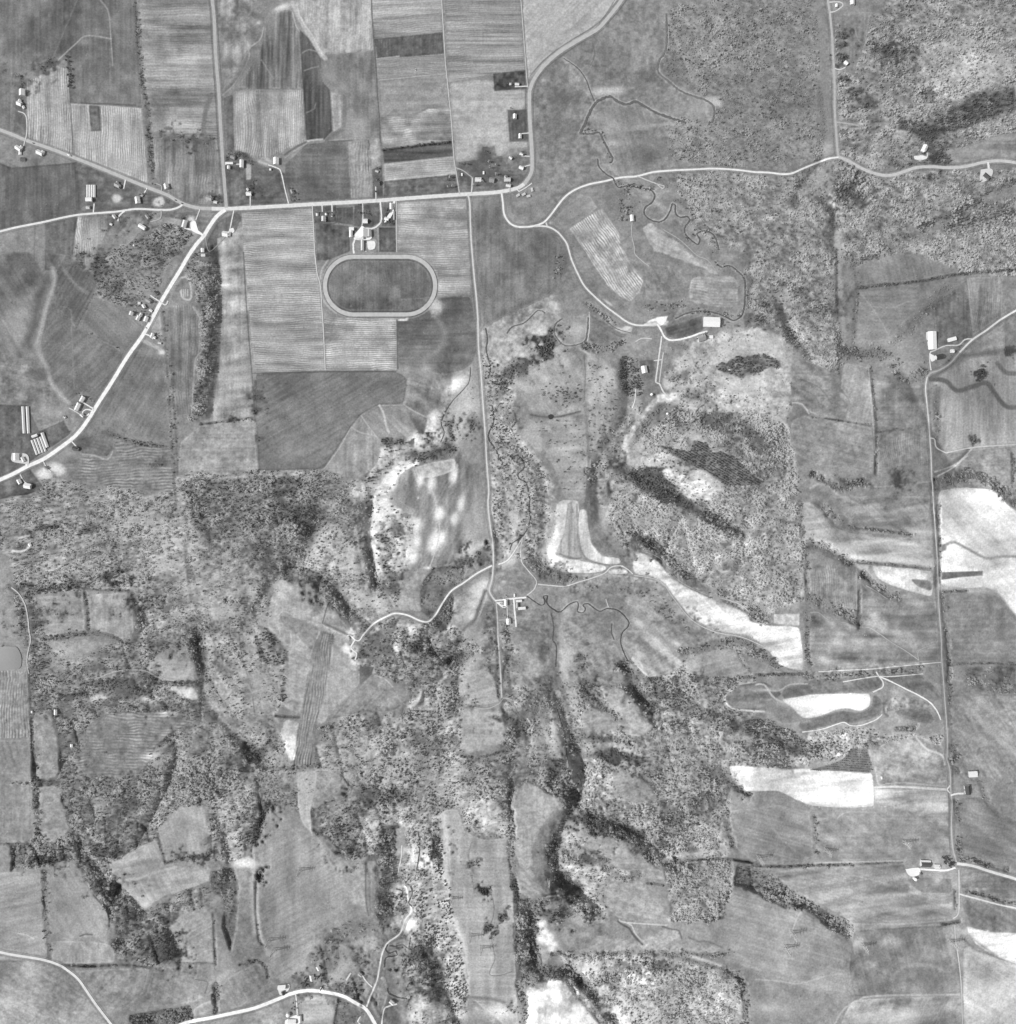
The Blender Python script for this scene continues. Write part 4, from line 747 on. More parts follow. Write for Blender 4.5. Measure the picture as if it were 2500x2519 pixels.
stroke("I 290,1460 330,1440 330,1480 310,1500", 26, 86, .7, 3, dens=.6); stroke("I 380,1500 400,1640 430,1720 440,1917 M 450,100", 12, 104, .7, 2, dens=.3)
blob("I 1300,700 1400,1000 1200,800 1500,900 350,1500 500,1500 600,1800 700,1470", 80, 60, 116, .5, dens=.7)
stroke("E 390,120 400,220 330,450 280,640 270,700 300,780 350,850 380,960 500,1110", 30, 178, .75, 4, rgh=1); stroke("E 350,200 290,340 260,500 230,600 190,680", 60, 90, .7, 8)
blob("E 260,830 290,920", 60, 60, 108, .6); blob("E 330,1180 420,1190 150,460 110,540", 60, 50, 168, .6); stroke("E 470,130 550,230 640,300", 24, 154, .6, 4)
stroke("E 390,350 440,400 520,430 530,640 545,1000", 9, 146, .5, 1.5); blob("E 640,110 560,50 E 750,330", 40, 20, 190, .7)
blob("E 820,560 740,470 930,600 860,1400 950,1320 760,1300 1150,1200", 80, 60, 148, .6); blob("E 610,1370 820,1350 1190,1560", 50, 26, 92, .7, dens=.3)
stroke("E 610,1490 700,1500 790,1530 830,1470", 12, 186, .7, 1.5); blob("E 400,1580 440,1610 330,1640 310,1630", 44, 30, 232, .8, hard=1.4, dens=0)
blob("E 1050,250 900,200 1000,280 850,60", 90, 60, 158, .6, dens=.3); blob("E 720,110 740,60 880,240 600,20", 44, 50, 84, .75, dens=1, coni=.4)
fill("E 1180,430 1195,620 1120,580 1110,530", 168, ('f', 3)); stroke("E 1050,650 1150,700 1210,740", 26, 178, .85, 1.5); blob("E 1190,740", 26, 14, 238, .9)
stroke("E 1255,300 1330,190 1390,200 1410,300 1400,350 1350,340 1330,290", 14, 205, .75, 1.5); stroke("E 1240,400 1270,300 1330,190", 14, 160, .6, 1.5)
for k in range(4): stroke("E %d,275 %d,325" % (1335+k*16, 1337+k*16), 6, 210, .8, .6)
stroke("E 1420,400 1480,520 1480,740 1440,790 1410,1200 1390,1225", 9, 176, .7, 1); blob("E 1680,240 1640,245", 34, 10, 225, .8); blob("E 1640,900 1600,1100 1750,900 1700,560", 100, 50, 172, .5, -8)
blob("A 130,560 180,620 300,510 400,450 360,480", 50, 34, 90, .7, dens=.7); stroke("A 740,0 800,90 815,260 820,320 830,480", 9, 172, .75, 1); stroke("A 820,285 640,262 560,320 430,440", 10, 172, .75, 1)
stroke("A 240,1700 320,1700 300,1917", 60, 142, .6, 5); stroke("A 260,1650 250,1917", 5, 92, .6); stroke("A 120,1240 130,1350 110,1500 150,1640", 40, 90, .6, 6); stroke("A 270,1180 270,1330", 26, 84, .7, 4)
stroke("A 565,1270 575,1420 580,1540", 20, 74, .75, 3); stroke("A 560,1190 568,1270", 6, 84, .6)
for x in (780, 850, 920): stroke("A %d,%d %d,%d" % (x+60, 1620, x+15, 1700), 14, 100+((x*7) % 60), .7, 2)
blob("A 820,1600 850,1670 1080,1580 1100,1620 1320,1620", 44, 34, 92, .6, dens=.4); blob("A 1430,1660 1410,1630 1440,1690", 26, 34, 238, .9, 0, hard=1.5); blob("A 1470,1650", 30, 40, 84, .7)
blob("A 1570,1440 1620,1470 1700,1150 1760,1140 1830,1180 1850,1350 1840,1420", 44, 30, 82, .7, dens=.35)
# ---- hedgerows, shelter belts and road verges
def hedge(s, w, dens=1.0, tone=88, coni=.25, a=.75): stroke(s, w, tone, a, 2.0, dens=dens, rgh=1.2, coni=coni, amp_n=10)
hedge("A 990,-60 1005,180 1025,400 1050,600 1080,800 1095,1000 1110,1180 1120,1310", 24); hedge("A 1075,760 1095,1000 1115,1250", 34, .7)
hedge("A 500,420 520,560 515,640", 22, .6); hedge("E 1205,440 1225,760 1245,1050 1265,1380 1285,1620 1295,1900", 18, .3, 112); hedge("E 1240,700 1270,1000 1300,1400 1310,1640", 14, .35, 112)
hedge("E 560,560 620,440 690,310", 9, .5); hedge("E 580,577 740,640 850,690 910,740", 10, .35, 110); hedge("E 840,1350 1000,1400 1270,1440", 26, .8); hedge("E 1480,1268 1700,1245 1865,1220", 14, .5); blob("E 1700,1240", 22, 12, 62, .9, dens=1, coni=.8)
hedge("H 700,110 780,65 900,30", 26); hedge("H 735,270 880,245 1000,238 1200,215 1530,160 1920,130", 22); hedge("H 730,130 750,280 735,420 725,560 715,700", 30, .8); hedge("H 590,-20 595,300 600,450", 18, .7); hedge("H 605,700 612,900", 16, .9)
hedge("H 840,860 870,1100 885,1300 885,1640", 20, .5); hedge("H 890,1325 1150,1300", 10, .6); hedge("H 410,1215 640,1245 850,1280", 12, .5, 96); stroke("H 510,1225 640,1245", 12, 70, .8, 1)
hedge("H 860,1720 780,1690 640,1740 520,1700 430,1640", 40, .8); hedge("H 1885,1480 1890,1700", 18, 1, 84); hedge("H 1310,960 1320,1180 1335,1400", 26, .45, 110)
hedge("L 315,-20 330,120 345,260 365,440 375,650 372,860 375,1040 395,1200", 32, .8); hedge("L 1340,0 1350,300 1345,600", 26, .7); hedge("L 1300,0 1320,300 1325,600", 16, .5)
hedge("L 1370,660 1400,900 1420,1200 1430,1500 1420,1620", 26, .5); hedge("L 740,180 900,190 1150,228", 18); hedge("L 750,425 950,440 1290,472", 18); hedge("L 1380,645 1560,640", 14); hedge("L 765,640 760,800", 18, .8)
hedge("L 380,250 460,290 600,360 700,430", 44, 1, 92); hedge("L 480,0 580,90 640,150 710,180", 40, 1, 92); hedge("L 790,520 880,590 960,650 1050,690", 42, 1, 86); hedge("L 380,690 500,740 640,790 780,870", 60, .95, 92); hedge("L 640,800 660,840", 30, 1, 70)
hedge("L 400,1270 650,1250 900,1235 1230,1210", 55, .9, 100); hedge("L 0,1260 380,1250", 20, 1, 82); hedge("L 1420,1185 1640,1175 2040,1180", 14, .8)
hedge("L 0,1100 60,1100 150,1190", 50, 1, 84, .4); hedge("K 1040,1310 1150,1290", 20); hedge("K 650,1340 850,1335", 9, .7); hedge("K 1720,1100 1760,1180 1820,1240", 9, .6); hedge("K 1700,1285 1830,1275", 24, 1, 72)
hedge("L 1040,1660 1160,1640", 34, 1, 72); hedge("L 1440,1780 1500,1870 P 1420,-20 1480,60", 40, .7, 80); hedge("P 1450,20 1440,200", 14, .3)
hedge("P -20,750 200,755 450,748 700,742", 18, .9, 78); hedge("P 430,390 440,520 435,650", 24, .5); hedge("P 1470,280 1480,420", 30, .8); hedge("P 1480,560 1500,700", 40, .9); hedge("P 1540,690 1700,740 1850,780", 30, .7); hedge("P 1550,940 1700,970 1880,1030", 28, .8)
hedge("P 1380,1180 1500,1160", 22, .6); hedge("P 760,740 1080,725", 10, .5); hedge("P 1460,930 1470,1070", 12, .6); hedge("P 1455,290 1440,450", 10, .4)
hedge("M 265,-60 270,180 275,380 280,560", 30, .8); hedge("M 330,790 335,1000 350,1280", 36, .55, 100, .2, .6); hedge("M 350,1300 370,1430", 30, .5); hedge("M 460,1482 690,1488 900,1482 1110,1500", 18, .8); hedge("M 1160,520 1190,640 1222,730", 16, .6); hedge("M 1220,730 1370,690 1530,690", 16, .7)
hedge("M 1570,1100 1580,1280 1590,1480", 14, .4); hedge("M 1600,1620 1590,1820", 36, .7); hedge("M 270,120 430,130", 14, .9); hedge("M -60,590 190,590", 8, .5); hedge("M 1300,1465 1570,1468", 6, .4); hedge("M 1770,1480 1900,1450", 12, .8)
hedge("N -20,1450 50,1450 100,1500 120,1570", 18, .9); hedge("O 30,-20 45,250 55,500 60,700 70,900", 40, .8, 96); hedge("O 75,880 90,1000", 40, 1, 58, .9); hedge("O 70,1180 80,1400", 14, .6); hedge("O 110,1540 130,1700 150,1900", 44, .6, 120)
hedge("I 630,660 645,800 650,930", 20, .9); hedge("I 330,990 500,970 640,950 760,960 930,1020", 30, .95, 82); hedge("I 270,635 500,610 700,630 950,640", 16, .8); hedge("I 1110,1325 1300,1315 1450,1310", 20); hedge("I 640,1330 900,1300 1000,1340 820,1350", 40, .8, 86)
hedge("I 215,1200 225,1500 240,1740 255,1900", 14, .5); hedge("I 1120,1410 1190,1470", 26, .9)
hedge("O 1650,350 1655,480 1690,610", 34, 1, 80); hedge("O 1650,920 1640,1000 1610,1130", 34, 1, 86); hedge("O 1700,1530 1760,1640 1780,1780 1770,1950", 44, 1, 80); hedge("O 1480,1160 1610,1135", 22); hedge("O 1180,745 1400,710 1650,700 1900,740", 16, .9); hedge("O 1060,880 1180,890", 14, .9)
hedge("F 20,950 30,1180", 14, .3); hedge("J 1560,460 1340,475", 14, .9, 78); hedge("J 1780,760 1800,960 1810,1200 1820,1420", 14, .5); hedge("J 1870,900 1890,1400", 44, .45, 110); hedge("J 1540,1860 1700,1860 1850,1820", 18, .8)
hedge("C 840,1350 900,1390 960,1360 1060,1390 1150,1320 1190,1360", 34, .6, 92); hedge("C 1200,1500 1300,1480 1400,1600 1320,1680 1360,1770 1420,1700 1500,1680 1560,1760 1570,1860", 26, .5, 98); hedge("G 1530,0 1560,80 1700,120 1790,240 1790,380 1740,470", 26, .45, 96)
hedge("G 1220,490 1350,440 1500,440 1650,470", 30, .7, 110); hedge("G 1030,390 1200,400 1330,380", 44, .7, 110); hedge("G 590,370 700,440 830,540", 26, .6, 104); hedge("C 560,980 700,960 760,1100 790,1180", 26, .5, 96); hedge("C 880,1440 860,1600 C 960,1500", 60, .4, 112)
hedge("C 1850,1570 1917,1570 D 200,1560", 26, .5, 110); hedge("C 1660,1660 1720,1730", 10, .7); hedge("G 420,40 400,150", 60, .5, 110); hedge("G 600,690 740,710 850,680", 50, .7, 116); hedge("G 740,1300 760,1500 640,1620", 60, .4, 128)
hedge("B 966,1106 1200,1078 1480,1045", 20, 1, 62, .5, .9)
for s in ("B 880,-60 885,120 900,300 915,500 925,700 940,870 945,1050", "B 560,1045 700,1035 855,1030 860,1100", "A 515,745 530,950 540,1130", "E 1795,0 1810,300 1840,700 1865,1000 1880,1250", "A 600,760 800,765 1000,775", "F 1070,500 1075,860", "F 10,893 300,885 1062,877", "B 610,1510 620,1640 460,1640"):
    stroke(s, 8, 78, .7, .8)
for s in ("A 1545,-60 1570,400 1600,900 1640,1400", "A 1590,0 1620,400 1640,900", "B 1040,1480 1570,1455", "B 0,1545 430,1528", "F 1615,0 1620,200 1655,500", "C 840,-40 740,120 650,200 400,360 240,500 165,640 160,900", "C 920,-20 760,170 430,410 300,510 225,650 215,900 230,1230", "E 700,1160 920,810 1040,640 1180,400", "E 720,1150 940,800", "P 1420,200 1430,700"):
    stroke(s, 7, 96, .6, .8)
for s in ("F 730,1290 640,1450 530,1600", "F 930,1130 1110,1130", "B 895,20 1390,-40", "B 940,590 1440,540", "B 980,1330 1500,1282", "B 915,432 1085,412", "A 520,765 1045,798", "B 480,1030 400,1040", "B 1060,1490 1065,1857", "B 930,1680 935,1850", "P 865,180 868,320", "L 740,470 742,780", "H 830,850 860,1200 880,1500"):
    stroke(s, 6, 198, .6, .7)
for s in ("P 740,1200 900,1180", "G 560,1230 500,1260"): stroke(s, 4, 110, .4)
stroke("A 1640,700 1720,625 1800,500 1840,400 B -30,360 60,290 85,200", 10, 186, .75, 1); stroke("A 1650,680 1760,560 1830,430", 24, 104, .6, 3)
blob("B 30,165 A 1885,160", 26, 14, 214, .85, 10); stroke("B 30,165 -10,120 A 1830,90 1760,80", 9, 190, .7, 1); stroke("B 30,170 -20,230 A 1800,290 1700,330", 9, 180, .7, 1); stroke("B 0,120 30,165", 8, 186, .7)
blob("A 1640,150 1660,230 1740,260 1690,470 1650,560 1780,60", 50, 50, 96, .6, -30); blob("A 1840,250 1850,120 B 20,260", 40, 60, 100, .55)
stroke("B 300,90 325,190 350,230", 9, 190, .7, 1); stroke("B 330,20 350,110 395,190 440,250 480,330 520,410", 9, 215, .7, 1)
stroke("B 370,390 420,365 480,380", 9, 150, .7); stroke("B 385,520 440,500 490,490", 9, 146, .7); stroke("B 400,830 460,800 470,760", 9, 142, .6); stroke("B 70,440 120,520 160,580", 8, 150, .6)
stroke("B 400,1040 460,1030 520,1025", 14, 196, .8, 1); stroke("B 240,1140 330,1080 400,1045", 14, 98, .7, 1); stroke("B 240,1165 330,1100 400,1060", 6, 178, .7)
stroke("B 600,1030 700,1025 855,1025", 14, 168, .6, 1); blob("B 40,1240", 44, 34, 118, .7); blob("B 60,1190 100,1210 120,1180", 40, 14, 205, .7, 20)
fill("A 1812,1205 1850,1210 1850,1320 1815,1325", 176, ('v', 6)); blob("C 130,1055 90,1070", 60, 18, 172, .8)
fill("A 1210,1600 1260,1600 1340,1620 1330,1660 1260,1650 1220,1640", 160, ('m', 6), feather=3)
blob("K 1060,460 1080,480 1500,800 1560,850 1700,780 1330,720 380,280 560,470 640,340 590,200", 60, 22, 205, .6, 30)
blob("K 400,60 430,200 350,330 980,400 1260,640 L 40,950 200,1050 230,900 300,1150", 40, 60, 214, .4, 10)
blob("L 1500,60 1750,130 1460,200 1850,300 1600,250 1420,420 1600,430 1850,500 1880,620 1700,560", 130, 30, 206, .55, -10)
blob("O 1800,120 P 100,40 300,200 600,100 700,280 O 300,1750 500,1850 250,1880 400,1650", 130, 26, 214, .5, 8)
stroke("F 1480,950 1420,1150 1400,1250 1330,1420 1180,1440 1000,1480 960,1640 850,1760 J 830,100 900,300 920,520", 46, 226, .5, 7, dens=.18, amp_n=30)
stroke("F 1740,760 1760,950 1780,1200 1830,1500 1917,1600 G 60,1620 100,1720 K 100,60 60,260", 26, 196, .45, 5, amp_n=26)
stroke("N 1180,420 1220,620 1240,760 1160,900 1180,1050 1150,1180 1190,1330", 26, 214, .45, 5, amp_n=30); stroke("K 400,780 400,1000 420,1250 400,1500 450,1750 O 600,60 620,240", 26, 186, .4, 5, amp_n=22)
stroke("L 860,1215 1000,1195 1200,1170", 9, 200, .6, 1); stroke("H 1340,1650 1450,1590 1560,1500", 9, 206, .7, 1); blob("L 1150,300 1000,270 860,250 1240,400", 90, 14, 200, .6, 8); blob("L 650,330 520,290 700,380", 80, 16, 214, .6, 20)
TONE += 6/(1+np.exp(-((GV-1300)/90)))
TONE += 8/(1+np.exp(-((GU-1500)/120)))/(1+np.exp(-((GV-1250)/120)))
spk = rng.uniform(size=TONE.shape); TONE += np.where((spk < .006) & (GV > 500), -30, 0)+np.where(spk > .996, 22, 0)
TONE += 2.6*NZ['f'] + 1.2*rng.normal(size=TONE.shape).astype(np.float32)
blob("H 1660,895", 40, 46, 70, .95, dens=1, coni=.6, hard=2.5); blob("H 1595,1375 1865,735", 26, 34, 78, .9, dens=1, coni=.5, hard=2)
blob("N 1725,940", 30, 46, 62, .95, dens=1, coni=.8, hard=2); blob("N 1740,1210 1850,1130 1620,740", 36, 36, 92, .85, dens=.8, coni=.5, hard=1.5)
stroke("L 380,268 470,285 560,325 680,390 900,402 1290,445", 46, 208, .7, 6); stroke("L 600,300 900,310 1250,360", 26, 186, .5, 6); stroke("L 640,10 900,60 1150,80 1260,60", 22, 168, .5, 5); stroke("L 350,30 450,60 540,150", 22, 196, .6, 5)
stroke("H 400,1740 460,1712 530,1730 640,1810 760,1860", 18, 186, .6, 3); stroke("H 350,1860 430,1917 L 500,60", 20, 196, .6, 3)
_c = pts("F 752,248 1138,248"); _r = 213*K
def oval(r): return [(_c[0][0]+(_c[1][0]-_c[0][0])*t/10, _c[0][1]-r) for t in range(10)]+[(_c[1][0]+r*math.sin(R(a)), _c[1][1]-r*math.cos(R(a))) for a in range(0, 180, 10)]+[(_c[1][0]-(_c[1][0]-_c[0][0])*t/10, _c[1][1]+r) for t in range(10)]+[(_c[0][0]-r*math.sin(R(a)), _c[0][1]+r*math.cos(R(a))) for a in range(0, 190, 10)]
stroke(oval(_r+27*K), 10, 158, .7, 1, rgh=1); stroke(oval(_r-22*K), 6, 80, .8, .8); stroke(oval(_r+18*K), 5, 96, .7, .8); stroke(oval(_r-33*K), 10, 138, .5, 1.5, rgh=1)
stroke("F 560,60 515,130 500,230 515,330 560,400 620,450", 11, 196, .7, 1.5); blob("F 1385,250 1370,400 1340,390", 26, 50, 205, .8, hard=1.3); blob("F 1105,500", 34, 8, 235, 1, hard=2); stroke("F 570,350 650,430", 10, 232, .8, 1)
stroke("F 1085,350 1200,345 1310,335", 6, 150, .7); fill("F 1085,345 1310,338 1260,410 1080,430", 122, ('f', 8), feather=4, amp=.6); blob("F 600,320 610,180 640,240", 30, 60, 134, .6)
for s in ("J 1000,1200 1100,1250 1200,1200", "N 700,20 780,60 750,150 720,230", "N 620,280 680,300 740,420", "I 1540,1250 1580,1350 1650,1450 1700,1400", "K 60,1450 120,1560 200,1620", "O 850,320 1000,380 1120,330", "I 1700,850 1690,950 1740,1060", "J 820,1600 900,1640 1010,1700 1100,1720", "N 200,400 100,300 60,200", "M 700,100 850,180 1000,150", "I 420,1450 520,1400 620,1380"):
    stroke(s, 7, 92, .6, .8, rgh=1.2)
# ---- lines laid as sheets of their own
# (name, surface tone, width in tile pixels, points)
ROADS = [
 ('highway', 186, 24, "A -140,905 90,990 190,1032 400,1105 530,1155 720,1230 920,1312 1100,1385 1230,1435 1340,1497 1450,1530 1560,1537"),
 ('highway', 220, 27, "A 1560,1537 1660,1538 B 0,1530 270,1515 440,1505 720,1490 920,1478 1180,1458 1500,1435 1760,1420 C 0,1408 40,1400 100,1385 150,1355"),
 ('highway', 186, 27, "C 150,1355 188,1300 207,1240 205,1100 192,900 187,720 195,650 230,570 300,480 400,390 550,295 680,220 750,150 860,10 930,-110"),
 ('paved_road', 178, 24, "A 1552,-140 1565,0 1580,150 1590,400 1610,640 1625,900 1640,1150 1655,1350 1665,1480 1668,1530"),
 ('paved_road', 240, 27, "A 1660,1545 1600,1592 1550,1660 1500,1740 1440,1810 1380,1900 E 1330,130 1250,260 1185,370 1060,600 940,770 830,950 720,1120 640,1250 560,1350 460,1430 330,1520 200,1580 85,1640 -140,1740"),
 ('gravel_road', 226, 14, "A -140,1745 90,1682 300,1640 560,1585 850,1560 1000,1540 1150,1545 1250,1545 1310,1530 1345,1508"),
 ('gravel_road', 206, 12, "B 1590,1432 1605,1500 1612,1700 1622,1857 F 1640,200 1655,350 1665,500 1670,700 1685,850 1695,1000 1705,1150 1720,1350 1730,1550 1745,1750 J 1740,0 1755,150 1775,300 1778,440 1770,550 1750,640 1790,710"),
 ('farm_lane', 190, 10, "J 1800,720 1810,850 1815,1000 1830,1200 1842,1430"),
 ('gravel_road', 232, 13, "B 1840,1425 1850,1500 1860,1580 C 40,1640 90,1668 150,1672 220,1665 290,1640 340,1590 400,1510 450,1450 520,1400 620,1360 740,1335 860,1308 980,1298 1100,1268 1250,1255 1400,1248 1550,1242 1700,1250 1850,1268 D 0,1268 100,1272 200,1283 270,1275 350,1240 450,1200 530,1170 610,1158"),
 ('gravel_road', 196, 22, "D 610,1158 680,1185 760,1230 850,1270 930,1290 1000,1290 1080,1268 1180,1235 1300,1228 1420,1235 1550,1225 1680,1195 1800,1185 1917,1200 2060,1240"),
 ('gravel_road', 218, 12, "C 225,1665 320,1670 390,1705 440,1760 465,1800 480,1850 G 500,60 540,150 590,245 660,320 750,400 830,460 900,510 960,535 1040,540 1130,530"),
 ('gravel_road', 215, 9, "C 310,1640 320,1670"),
 ('farm_lane', 240, 13, "G 1130,530 1160,580 1180,620 1220,648 1290,645 1370,625 1440,600 1500,583"),
 ('farm_lane', 222, 10, "G 1162,620 1152,700 1138,800 1125,900 1120,960 1145,970 1175,1030 1215,1070"),
 ('farm_lane', 205, 8, "G 1175,740 1160,840 1145,960"), ('farm_lane', 225, 7, "G 1105,800 1165,793"), ('farm_lane', 200, 7, "G 970,660 1020,635 1090,640"), ('farm_lane', 214, 6, "G 970,1010 965,1090 945,1150"), ('farm_lane', 205, 5, "G 628,440 630,560 615,660"),
 ('gravel_road', 182, 17, "D 520,-140 530,0 545,100 560,250 568,400 575,520 580,650 580,800 590,950 600,1100 610,1150"),
 ('farm_lane', 205, 9, "D 545,90 590,80 640,40 620,15 540,15"), ('farm_lane', 210, 9, "D 580,505 620,512 660,495"), ('farm_lane', 172, 12, "D 590,900 660,908 760,925"), ('farm_lane', 210, 10, "D 1210,1160 1260,1155 1262,1125"), ('farm_lane', 225, 16, "D 1710,1195 1715,1240 1730,1290"),
 ('gravel_road', 232, 13, "H 2060,350 1917,430 1800,500 1700,575 1590,650 1500,740"), ('gravel_road', 176, 13, "H 1500,740 1430,820 1350,870 1290,890 1262,920"),
 ('gravel_road', 206, 10, "H 1262,920 1250,1000 1260,1120 1270,1220 1280,1350 1290,1500 1295,1650 1305,1800"), ('gravel_road', 192, 8, "H 1305,1800 1310,1900 L 1315,100 1325,250 1335,400 1340,550 1345,700 1355,850 1365,1000 1370,1150 1380,1280 1390,1420 1400,1550 1410,1700 1412,1800 1405,1880"),
 ('gravel_road', 186, 11, "L 1405,1880 P 1430,50 1435,200 1445,300 1440,450 1448,600 1470,700 1480,735"), ('farm_lane', 214, 8, "H 1280,1370 1315,1380 1330,1440 1400,1480"), ('farm_lane', 196, 8, "H 1400,1480 1600,1440 1800,1425 2060,1410"),
 ('farm_lane', 220, 9, "H 1590,640 1540,645 1490,685 1400,690 1310,728 1285,740 1280,800 1290,870"),
 ('gravel_road', 228, 20, "P 1480,735 1600,752 1700,785 1800,815 1917,850 2060,910"), ('farm_lane', 238, 13, "P 1470,765 1400,785 1300,782 1210,775"), ('farm_lane', 216, 12, "P 1500,960 1650,1000 1800,1040 1917,1065 2060,1110"),
 ('farm_lane', 205, 8, "P 1495,780 1497,950 1492,1100 1450,1140"), ('farm_lane', 206, 7, "P 1465,1190 1470,1290 1490,1420 1510,1600 1518,1760 1525,2040"), ('farm_lane', 238, 13, "P 1435,232 1480,220 1530,218"), ('farm_lane', 222, 9, "P 1430,160 1410,190 1430,215"),
 ('gravel_road', 236, 12, "J 1770,452 1660,510 1560,580 1470,640 1410,720 1350,820 1300,865 1240,860 1150,820 1060,805 1000,825 900,880 815,970"),
 ('farm_lane', 232, 9, "J 815,970 790,1005 760,1000 720,965 700,975"), ('farm_lane', 228, 10, "J 760,1000 730,1060 770,1100 760,1150"),
 ('farm_lane', 240, 12, "J 1790,712 1857,705 K 0,705 80,695 165,688"), ('farm_lane', 240, 12, "K 72,700 80,800 90,905"), ('farm_lane', 220, 6, "J 1880,740 1885,860"), ('farm_lane', 200, 5, "J 1820,855 1917,850"),
 ('farm_lane', 208, 7, "K 165,675 220,630 240,580 230,550 170,480 130,420 125,330 140,240"), ('farm_lane', 214, 8, "K 250,590 350,600 450,605 550,575 650,545 740,510 790,465 860,455 910,480 950,515"), ('farm_lane', 196, 6, "K 960,525 1100,550 1180,590 1240,680 1380,850 1550,940 1750,980 1917,1050"), ('farm_lane', 186, 6, "K 1020,345 1150,400 1220,500 1330,590 1480,660 1720,730 1820,810"),
 ('farm_lane', 214, 6, "K 750,700 770,760"), ('farm_lane', 240, 9, "K -40,445 40,400 140,240"),
 ('paved_road', 250, 25, "M 1290,1940 1400,1900 1560,1870 1700,1840 M 1857,1805 N 100,1770 200,1730 300,1690 420,1670 560,1685 680,1715 760,1760 830,1800 870,1850 950,1990"),
 ('gravel_road', 238, 12, "N 845,1790 870,1720 920,1600 940,1500 960,1400 1000,1320 1090,1250 1130,1150 1175,1080 1150,1000 1140,920 1120,900"), ('farm_lane', 214, 7, "N 1075,820 1085,760 1100,690 1105,600"), ('farm_lane', 240, 9, "N 885,1645 840,1600 815,1560"), ('farm_lane', 220, 10, "N 695,1595 730,1540"),
 ('farm_lane', 240, 11, "N 950,1990 970,1820 1010,1785 1070,1770"), ('farm_lane', 225, 8, "N 320,1690 330,1760 335,1870"), ('farm_lane', 225, 7, "N 800,1860 780,1900 800,1917"),
 ('gravel_road', 222, 18, "M -160,1350 60,1400 300,1440 430,1480 510,1530 580,1590 650,1690 720,1790 860,1970"),
 ('farm_lane', 225, 8, "B 270,1500 245,1400 215,1270 190,1240 120,1215"), ('farm_lane', 196, 7, "B 1390,-140 1398,0 1410,200 1425,450 1440,600 1455,750 1470,900 1480,1050 1490,1180 1510,1300 1530,1430"), ('farm_lane', 196, 6, "C 118,-140 125,0 140,200 155,400 170,600 178,645"),
 ('farm_lane', 206, 7, "B 445,1512 455,1700 463,1857 F 480,150 505,250 515,400 525,550 535,750 540,870"),
 ('farm_lane', 226, 11, "B 945,1485 955,1600 940,1650 890,1683 830,1683"), ('farm_lane', 232, 13, "B 752,1868 748,1800 770,1740"), ('farm_lane', 210, 8, "B 816,1500 818,1600 810,1670"), ('farm_lane', 222, 8, "B 516,1500 518,1560"), ('farm_lane', 225, 9, "B 590,1500 592,1560"), ('farm_lane', 235, 16, "B 1050,1480 1030,1560"), ('farm_lane', 196, 6, "B 1065,1480 1068,1857"), ('farm_lane', 215, 8, "B 915,1480 912,1375"), ('farm_lane', 205, 9, "B 840,1857 842,1790"),
 ('farm_lane', 210, 9, "B 1618,1430 1622,1360 1625,1310"), ('farm_lane', 178, 7, "B 1625,1310 1560,1260 1500,1235"), ('farm_lane', 225, 8, "C 80,640 175,635"), ('farm_lane', 225, 7, "C 185,980 130,985"), ('farm_lane', 225, 7, "C 190,1152 130,1150"), ('farm_lane', 225, 7, "C 195,1215 140,1230"), ('farm_lane', 225, 7, "C 205,1350 165,1380 110,1410 100,1390"), ('farm_lane', 190, 8, "C 45,1420 45,1340"),
 ('farm_lane', 214, 7, "A 190,1030 200,950 190,850 135,820"), ('farm_lane', 205, 7, "A 185,1035 175,1080"), ('farm_lane', 230, 10, "A 925,1325 912,1390"), ('farm_lane', 230, 10, "A 1085,1385 1065,1420"), ('farm_lane', 182, 6, "A 1190,1410 1190,1370 1140,1350"), ('farm_lane', 220, 9, "A 690,1565 695,1500"), ('farm_lane', 228, 11, "A 920,1555 880,1590 870,1630"), ('farm_lane', 180, 8, "A 1190,1550 1180,1610 1110,1635"), ('farm_lane', 214, 8, "A 1475,1540 1445,1620"), ('farm_lane', 240, 12, "A 1500,1735 1430,1700 1360,1680"), ('farm_lane', 170, 6, "A 1665,1735 1600,1810 1540,1850 1515,1750"), ('farm_lane', 215, 9, "A 1725,1550 1710,1620 1690,1720"), ('farm_lane', 225, 8, "A 1845,1530 1845,1440"), ('farm_lane', 225, 7, "A 1660,1210 1780,1210"),
 ('farm_lane', 230, 9, "E 1185,368 1140,340 1110,320"), ('farm_lane', 215, 10, "E 1190,372 1220,390 1240,360"), ('farm_lane', 235, 10, "E 1060,600 1110,620 1130,640"), ('farm_lane', 230, 10, "E 690,1155 640,1125 610,1110"), ('farm_lane', 235, 9, "E 660,1190 630,1210 610,1180 640,1160 690,1170"), ('farm_lane', 210, 7, "E 610,1210 550,1170 510,1150"), ('farm_lane', 225, 8, "E 525,1390 570,1440"), ('farm_lane', 215, 8, "E 320,1540 345,1590 380,1620"), ('farm_lane', 245, 14, "E 200,1580 185,1530"), ('farm_lane', 220, 8, "E 150,1640 180,1690 210,1710"),
 ('farm_lane', 214, 7, "L 1365,1165 1200,1180 1000,1200 850,1215 640,1225 460,1235"), ('farm_lane', 226, 10, "L 905,1268 1000,1310 1100,1360 1200,1410 1280,1460 1330,1520 1362,1590"), ('farm_lane', 214, 7, "L 1230,1250 1000,1270 905,1268 780,1285 640,1310"), ('farm_lane', 222, 10, "L 885,1235 905,1268 935,1310 930,1350 860,1385"), ('farm_lane', 222, 8, "L 340,1680 480,1660 600,1620 650,1608 700,1632 780,1628 880,1590 930,1550"), ('farm_lane', 180, 6, "L 400,800 460,800 540,855 660,875 750,905 830,910 900,950 1000,1020 1100,1080 1200,1150"), ('farm_lane', 205, 7, "L 810,600 880,640 970,700"), ('farm_lane', 176, 5, "L 1200,1150 1200,1080 1320,1030"),
